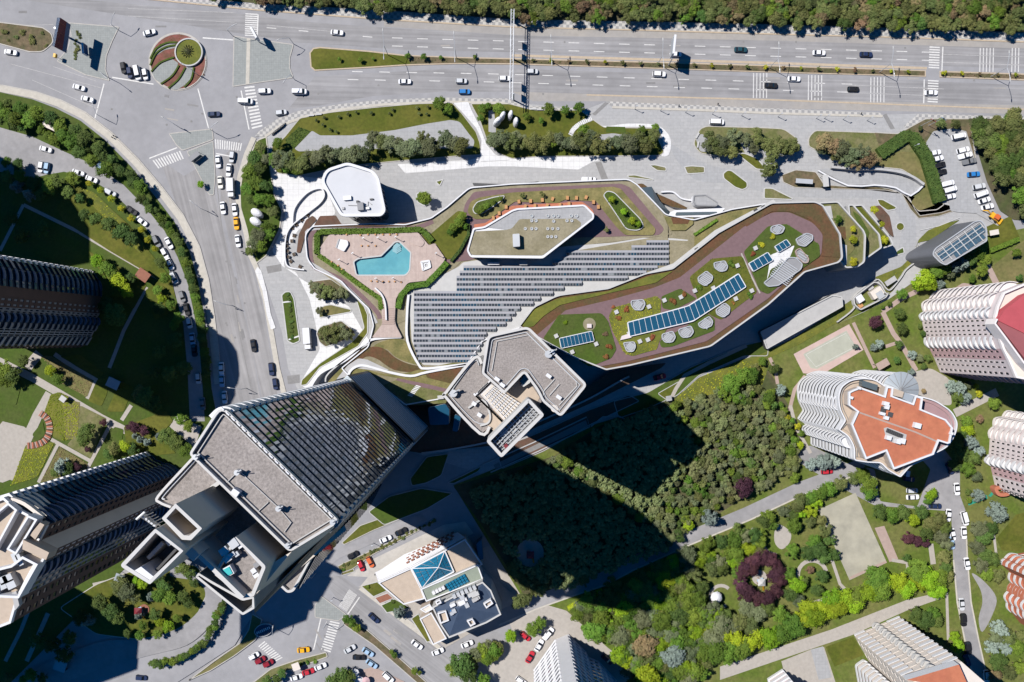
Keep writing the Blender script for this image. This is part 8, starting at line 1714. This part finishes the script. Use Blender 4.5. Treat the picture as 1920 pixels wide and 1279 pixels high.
for p, r, l in (((1835,990),16,'leaf_grey'),((1845,1005),15,'leaf_dark'),((1855,990),13,'leaf_dark'),((1872,962),17,'leaf_spruce'),((1830,1025),14,'leaf_grey'),((1848,1040),14,'leaf_dark'),((1862,1050),13,'leaf_dark'),((1838,1060),14,'leaf_grey'),((1850,1075),13,'leaf_green'),((1870,1080),12,'leaf_olive'),((1875,1180),16,'leaf_spruce'),((1890,1195),15,'leaf_olive'),((1865,1195),13,'leaf_grey'),((1885,1215),14,'leaf_spruce'),((1870,1240),17,'leaf_dark'),((1890,1260),14,'leaf_olive'),((1865,1265),13,'leaf_brown'),((1905,1215),14,'leaf_green'),((1910,1250),13,'leaf_green'),((1915,1190),12,'leaf_olive'),((1860,1215),12,'leaf_spruce')): tree(*p, r, l, 'round' if l != 'leaf_spruce' else 'cone', 'right of the right hand street', zb=.2)
for p, r, l in (((1810,790),12,'leaf_green'),((1815,805),12,'leaf_lime'),((1820,830),14,'leaf_spruce'),((1835,845),13,'leaf_spruce'),((1825,858),13,'leaf_dark'),((1815,880),13,'leaf_green'),((1830,895),11,'leaf_grey'),((1800,815),11,'leaf_dark'),((1835,785),8,'leaf_brown'),((1836,930),12,'leaf_spruce'),((1815,922),6,'leaf_dark'),((1816,938),6,'leaf_green'),((1800,850),15,'leaf_dark'),((1790,870),13,'leaf_dark'),((1795,835),12,'leaf_dark'),
               ((1798,730),14,'leaf_spruce'),((1810,745),13,'leaf_spruce'),((1795,745),12,'leaf_dark'),((1785,722),10,'leaf_spruce'),((1815,722),8,'leaf_grey'),((1865,755),11,'leaf_green'),((1835,738),7,'leaf_yellow'),((1830,725),5,'leaf_yellow')): tree(*p, r, l, 'cone' if l == 'leaf_spruce' else 'round', 'between the red roofed tower and the pink towers', zb=.2)
for p, r, l in (((1730,525),19,'leaf_lime'),((1742,535),14,'leaf_lime'),((1720,535),13,'leaf_lime'),((1755,510),14,'leaf_green'),((1770,505),13,'leaf_green'),((1788,503),12,'leaf_spruce'),((1805,495),12,'leaf_spruce'),((1780,512),10,'leaf_grey'),((1820,485),11,'leaf_dark'),((1835,478),12,'leaf_green'),((1848,488),11,'leaf_green'),((1840,505),13,'leaf_green'),((1822,522),8,'leaf_green'),((1765,533),9,'leaf_spruce'),((1690,552),10,'leaf_green'),((1640,602),14,'leaf_purple'),((1685,588),10,'leaf_dark'),((1690,615),11,'leaf_dark'),((1605,650),6,'leaf_spruce'),((1650,645),9,'leaf_spruce'),((1640,652),7,'leaf_spruce'),((1682,675),7,'leaf_dark'),((1712,665),8,'leaf_spruce'),((1725,672),8,'leaf_grey'),((1740,672),7,'leaf_dark'),((1732,686),6,'leaf_dark'),((1724,612),5,'leaf_dark'),((1730,625),6,'leaf_dark'),((1710,698),7,'leaf_spruce'),((1685,647),8,'leaf_dark'),((1912,520),7,'leaf_dark'),((1905,475),9,'leaf_green'),((1668,570),5,'leaf_green'),((1655,577),4,'leaf_green')): tree(*p, r, l, 'cone' if l == 'leaf_spruce' else 'round', 'in the garden above the pink tower', zb=.2)
for p, r, l in (((1450,690),10,'leaf_dark'),((1465,732),11,'leaf_spruce'),((1445,735),10,'leaf_green'),((1462,760),7,'leaf_green'),((1470,770),7,'leaf_green'),((1475,785),7,'leaf_yellow'),((1485,790),7,'leaf_green'),((1495,800),7,'leaf_yellow'),((1502,812),7,'leaf_green'),((1490,825),9,'leaf_green'),((1480,845),12,'leaf_green'),((1500,835),8,'leaf_lime'),((1485,865),12,'leaf_olive'),((1460,855),13,'leaf_grey'),((1490,895),10,'leaf_green'),((1550,866),15,'leaf_spruce'),((1565,865),14,'leaf_spruce'),((1540,868),13,'leaf_spruce'),((1522,872),11,'leaf_spruce'),((1333,972),16,'leaf_spruce'),((1430,678),8,'leaf_green'),((1415,690),9,'leaf_olive'),((1732,733),5,'leaf_brown'),((1290,985),10,'leaf_lime'),((1285,972),9,'leaf_green')): tree(*p, r, l, 'cone' if l == 'leaf_spruce' and r > 10 else 'round', 'left of the red roofed tower', zb=.2)
# low hedges: clipped, box-shaped, with leafy tops
def hedge(line, w, h, leaf, label, z=0.0, n=240):
    P = PX(line, z+h); t = thing('hedge', label, 'hedge', W(line[0][0],line[0][1],z)); rs = random.Random(len(label))
    mb = MB(); mb.ribbon(P, w, z, z+h*.9)
    segs = [(Vector(P[i]), Vector(P[i+1])) for i in range(len(P)-1)]; tot = sum((b-a).length for a, b in segs)
    for a, b in segs:
        d = (b-a); l = d.length
        if l < 1e-6: continue
        nn = Vector((-d.y, d.x))/l
        for _ in range(int(l*w*9)):
            p = a+d*rs.random()+nn*w*rs.uniform(-.55,.55); q = Vector((p.x,p.y,z+h*rs.uniform(.75,1.1))); dr = (Vector((0,0,1))+rand_dir(rs)*.8).normalized(); u = dr.orthogonal().normalized(); v = dr.cross(u); s_ = rs.uniform(.12,.34); mb.add([q-u*s_,q+v*s_*.7,q+u*s_,q-v*s_*.7], [(0,1,2,3)])
    part('foliage', mb, leaf, t); return t
hedge([(594,476),(594,440),(602,434),(700,433),(788,430),(800,440),(810,452)], 1.9, 1.6, 'leaf_green', 'clipped hedge along the top and left of the pool deck', 8.0)
hedge([(596,478),(640,508),(668,530),(712,560),(714,580)], 1.6, 1.5, 'leaf_green', 'clipped hedge along the lower left of the pool deck', 8.0)
hedge([(838,492),(822,510),(800,532),(768,537),(752,553),(746,578)], 2.0, 1.6, 'leaf_green', 'clipped hedge curving right of the pool deck stairs', 8.0)
hedge([(878,420),(878,440),(862,470),(845,490)], 1.0, 1.2, 'leaf_dark', 'dark hedge edging the terrace lawn beside the black block', 8.2)
hedge([(1650,288),(1700,254),(1714,256),(1738,292),(1750,330),(1764,378)], 4.2, 1.8, 'leaf_dark', 'broad dark hedge bending round the dry lawn', .2)
hedge([(1302,440),(1325,425),(1345,412)], .9, .9, 'leaf_green', 'thin hedge on the yellow sedum slope north of the wing', 8.4)
hedge([(1858,470),(1912,448)], 1.6, 1.5, 'leaf_green', 'clipped hedge below the site cabin lawn', .2)
hedge([(1065,1142),(1085,1130),(1130,1108)], 1.4, 1.4, 'leaf_yellow', 'yellowish hedge along the park edge by the lane', .15)
# leafy tops for planted beds: ground cover nobody would count
def cover(pts, leaf, z, dens, size, label_name='ground_cover', seed=2, parent=None):
    P = ccw(PX(pts, z)); rs = random.Random(seed); xs = [p[0] for p in P]; ys = [p[1] for p in P]; A = abs(area2(P))/2; mb = MB(); k = 0
    for _ in range(int(A*dens*2.2)):
        p = (rs.uniform(min(xs),max(xs)), rs.uniform(min(ys),max(ys)))
        if not inside(p, P): continue
        q = Vector((*p, z+rs.uniform(.02,.22)*size*2)); dr = (Vector((0,0,1))+rand_dir(rs)*.7).normalized(); u = dr.orthogonal().normalized(); v = dr.cross(u); s_ = size*rs.uniform(.5,1.2); mb.add([q-u*s_,q+v*s_*.7,q+u*s_,q-v*s_*.7], [(0,1,2,3)]); k += 1
        if k > A*dens: break
    o = part(label_name, mb, leaf, parent); o['kind'] = 'stuff'; return o
cover([(1141,594),(1150,577),(1230,555),(1240,562),(1238,590),(1180,608),(1176,632),(1184,668),(1170,662),(1148,620)], 'leaf_yellow', ZW+.3, 9, .22, 'roof_planting')
cover([(1190,640),(1232,634),(1232,655),(1185,668)], 'leaf_yellow', ZW+.3, 9, .22, 'roof_planting', 3)
cover([(1292,520),(1335,485),(1392,480),(1420,548),(1395,565),(1385,515),(1310,560)], 'leaf_green', ZW+.3, 3, .25, 'roof_planting', 4)
for i_, (q, l) in enumerate((([(1018,635),(1048,590),(1128,587),(1140,602),(1156,655),(1118,680),(1120,640),(1050,655)], 'leaf_dark'), ([(1240,556),(1275,541),(1306,560),(1262,582)], 'leaf_dark'), ([(1236,640),(1290,610),(1320,585),(1340,597),(1340,620),(1260,650)], 'leaf_dark'), ([(1394,472),(1440,424),(1475,420),(1536,458),(1538,480),(1505,503),(1440,552),(1424,545)], 'leaf_dark'))): cover(q, l, ZW+.28, 3.5, .2, 'roof_planting', 60+i_)
cover([(1262,752),(1280,735),(1310,708),(1395,672),(1440,690),(1430,720),(1330,740),(1266,770)], 'leaf_yellow', .2, 2.5, .3, 'slope_planting', 5)
cover([(1720,455),(1745,450),(1725,475),(1668,540),(1640,520),(1690,500)], 'leaf_yellow', .25, 3, .28, 'slope_planting', 6)
cover([(1480,638),(1560,600),(1610,545),(1604,575),(1570,605),(1500,645),(1400,690)], 'leaf_yellow', .25, 3, .28, 'slope_planting', 7)
for i, (q, l) in enumerate((([(78,668),(95,667),(175,714),(163,745),(110,715)], 'leaf_brown'), ([(118,745),(150,755),(145,820),(122,826)], 'leaf_yellow'), ([(95,740),(112,735),(130,745),(120,828),(82,775)], 'leaf_lime'), ([(48,835),(102,830),(70,895),(20,910)], 'leaf_yellow'), ([(112,838),(165,870),(160,890),(75,905)], 'leaf_brown'), ([(150,350),(178,362),(245,432),(262,475),(165,378)], 'leaf_yellow'), ([(535,262),(560,238),(583,246),(540,290)], 'leaf_dark'), ([(640,1270),(660,1258),(650,1300)], 'leaf_green'), ([(885,392),(893,378),(947,366),(944,374),(902,402)], 'leaf_dark'), ([(1130,366),(1138,357),(1203,412),(1208,426),(1174,431),(1150,395)], 'leaf_dark'))):
    cover(q, l, .3 if i < 8 else 8.85, 6, .26, 'bed_planting', 20+i)

cover([(764,107),(860,110),(960,112.5),(1200,118.5),(1440,125.5),(1734,134.5),(1734,141),(1440,133),(1200,125.5),(960,118),(860,117),(770,119)], 'leaf_olive', .2, 1.6, .3, 'verge_planting', 41)
cover([(1764,135.5),(1930,140.5),(1930,149),(1764,143)], 'leaf_olive', .2, 1.6, .3, 'verge_planting', 42)
for q, l, sd_ in (([(285,95),(320,66),(352,62),(330,80),(300,88)], 'leaf_red', 1), ([(330,168),(362,145),(386,110),(383,140),(360,162)], 'leaf_red', 2), ([(284,124),(300,108),(326,98),(326,106),(300,116),(284,132)], 'leaf_red', 3)): cover(q, l, .3, 3, .2, 'flower_planting', 50+sd_)
# ================================================================ LABELS FROM WHERE EACH THING STANDS
LM = {'the roundabout':(333,115),'the red billboard':(112,65),'the sign gantry':(960,110),'the white billboard':(1258,95),'the right zebra crossing':(1750,140),'the left zebra crossing':(470,110),'the bus shelter':(366,293),
      'the white pavilion':(663,358),'the pool':(715,490),'the hot tub':(799,497),'the black block':(1000,430),'the sculptures':(948,225),'the stepping stones':(1085,237),'the grey ramp pavilion':(1322,376),'the rounded green island':(1380,337),'the red flag':(1718,236),'the parking court':(1785,300),
      'the glazed rotunda':(1800,460),'the service yard':(1635,555),'the pink tennis court':(1555,655),'the pink tower':(1840,620),'the red roofed tower':(1685,790),'the green mats':(1835,938),'the tan tennis court':(1598,1005),'the playground':(1424,1085),'the gazebo':(1340,1116),'the gravel clearing':(1467,1005),
      'the cream ribbed block':(1700,1215),'the orange block':(1900,1100),'the white tower':(1060,1240),'the navy roof':(870,1145),'the glass pyramid':(812,1068),'the office tower roof':(480,900),'the hotel roof':(970,710),'the oval sign':(494,1182),'the beige tower':(200,980),'the red planter arc':(75,805),'the white gridded pergola':(212,719),
      'the brown tower':(100,570),'the red pergola':(268,516),'the cream guard hut':(94,235),'the blue hut':(190,311),'the box truck':(434,352),'the egg kiosks':(484,410),'the white forecourt truck':(577,634),'the red car by the spruce':(1550,884),'the long skylight':(1290,575),'the gravel ring':(1105,608),'the small play frame':(265,1142),
      'the bottom parasols':(675,1265),'the dark carousel clearing':(994,1037),'the purple wood tree':(1392,912),'the vent housing':(1256,747),'the upper rumble strips':(1850,110),'the long left verge lawn':(640,110),'the dark teal car':(1389,93),'the navy car on the upper carriageway':(1624,102),'the white fir beside the lane':(1333,972),'the spruces by the red car':(1548,866),'the sunlit strip between the shadows':(1130,915),'the lower rumble strips':(1528,165)}
ORD = ['nearest','second','third','fourth','fifth','sixth','seventh','eighth','ninth','tenth','eleventh','twelfth','thirteenth','fourteenth','fifteenth','sixteenth','seventeenth','eighteenth','nineteenth','twentieth']
for t_ in ('twenty','thirty','forty','fifty','sixty'): ORD += ([] if t_ == 'twenty' else [t_[:-1]+'ieth'])+[t_+'-'+o for o in ('first','second','third','fourth','fifth','sixth','seventh','eighth','ninth')]
def direction(dx, dy):
    a = math.degrees(math.atan2(-dy, dx)) % 360
    return ['right of','above right of','above','above left of','left of','below left of','below','below right of'][int((a+22.5)//45) % 8]
bins = {}; SEEN = set()
for o, d, px, py in AUTO:
    lm = min(LM, key=lambda k: math.hypot(LM[k][0]-px, LM[k][1]-py)); q = LM[lm]
    if q[0] == px and q[1] == py: lm = sorted(LM, key=lambda k: math.hypot(LM[k][0]-px, LM[k][1]-py))[1]; q = LM[lm]
    bins.setdefault((d, direction(px-q[0], py-q[1]), lm), []).append((math.hypot(px-q[0], py-q[1]), o))
print('counts', n1, n2, n3)
for (d, di, lm), lst in bins.items():
    lst.sort(key=lambda x: x[0])
    for i, (_, o) in enumerate(lst):
        j = i
        while True:
            base = f'{d}, {di} {lm}' if len(lst) == 1 and j == 0 else f'{d}, {ORD[min(j,60)]} {di} {lm}'
            if len(base.split()) > 16:
                ds = d.split(' in the ')[0].split(' on the ')[0].split(' at the ')[0].split(' beside ')[0]; base = ' '.join(f'{ds}, {ORD[min(j,60)]} {di} {lm}'.split()[:16])
            if base not in SEEN or j > 60: break
            j += 1
        SEEN.add(base); o['label'] = base
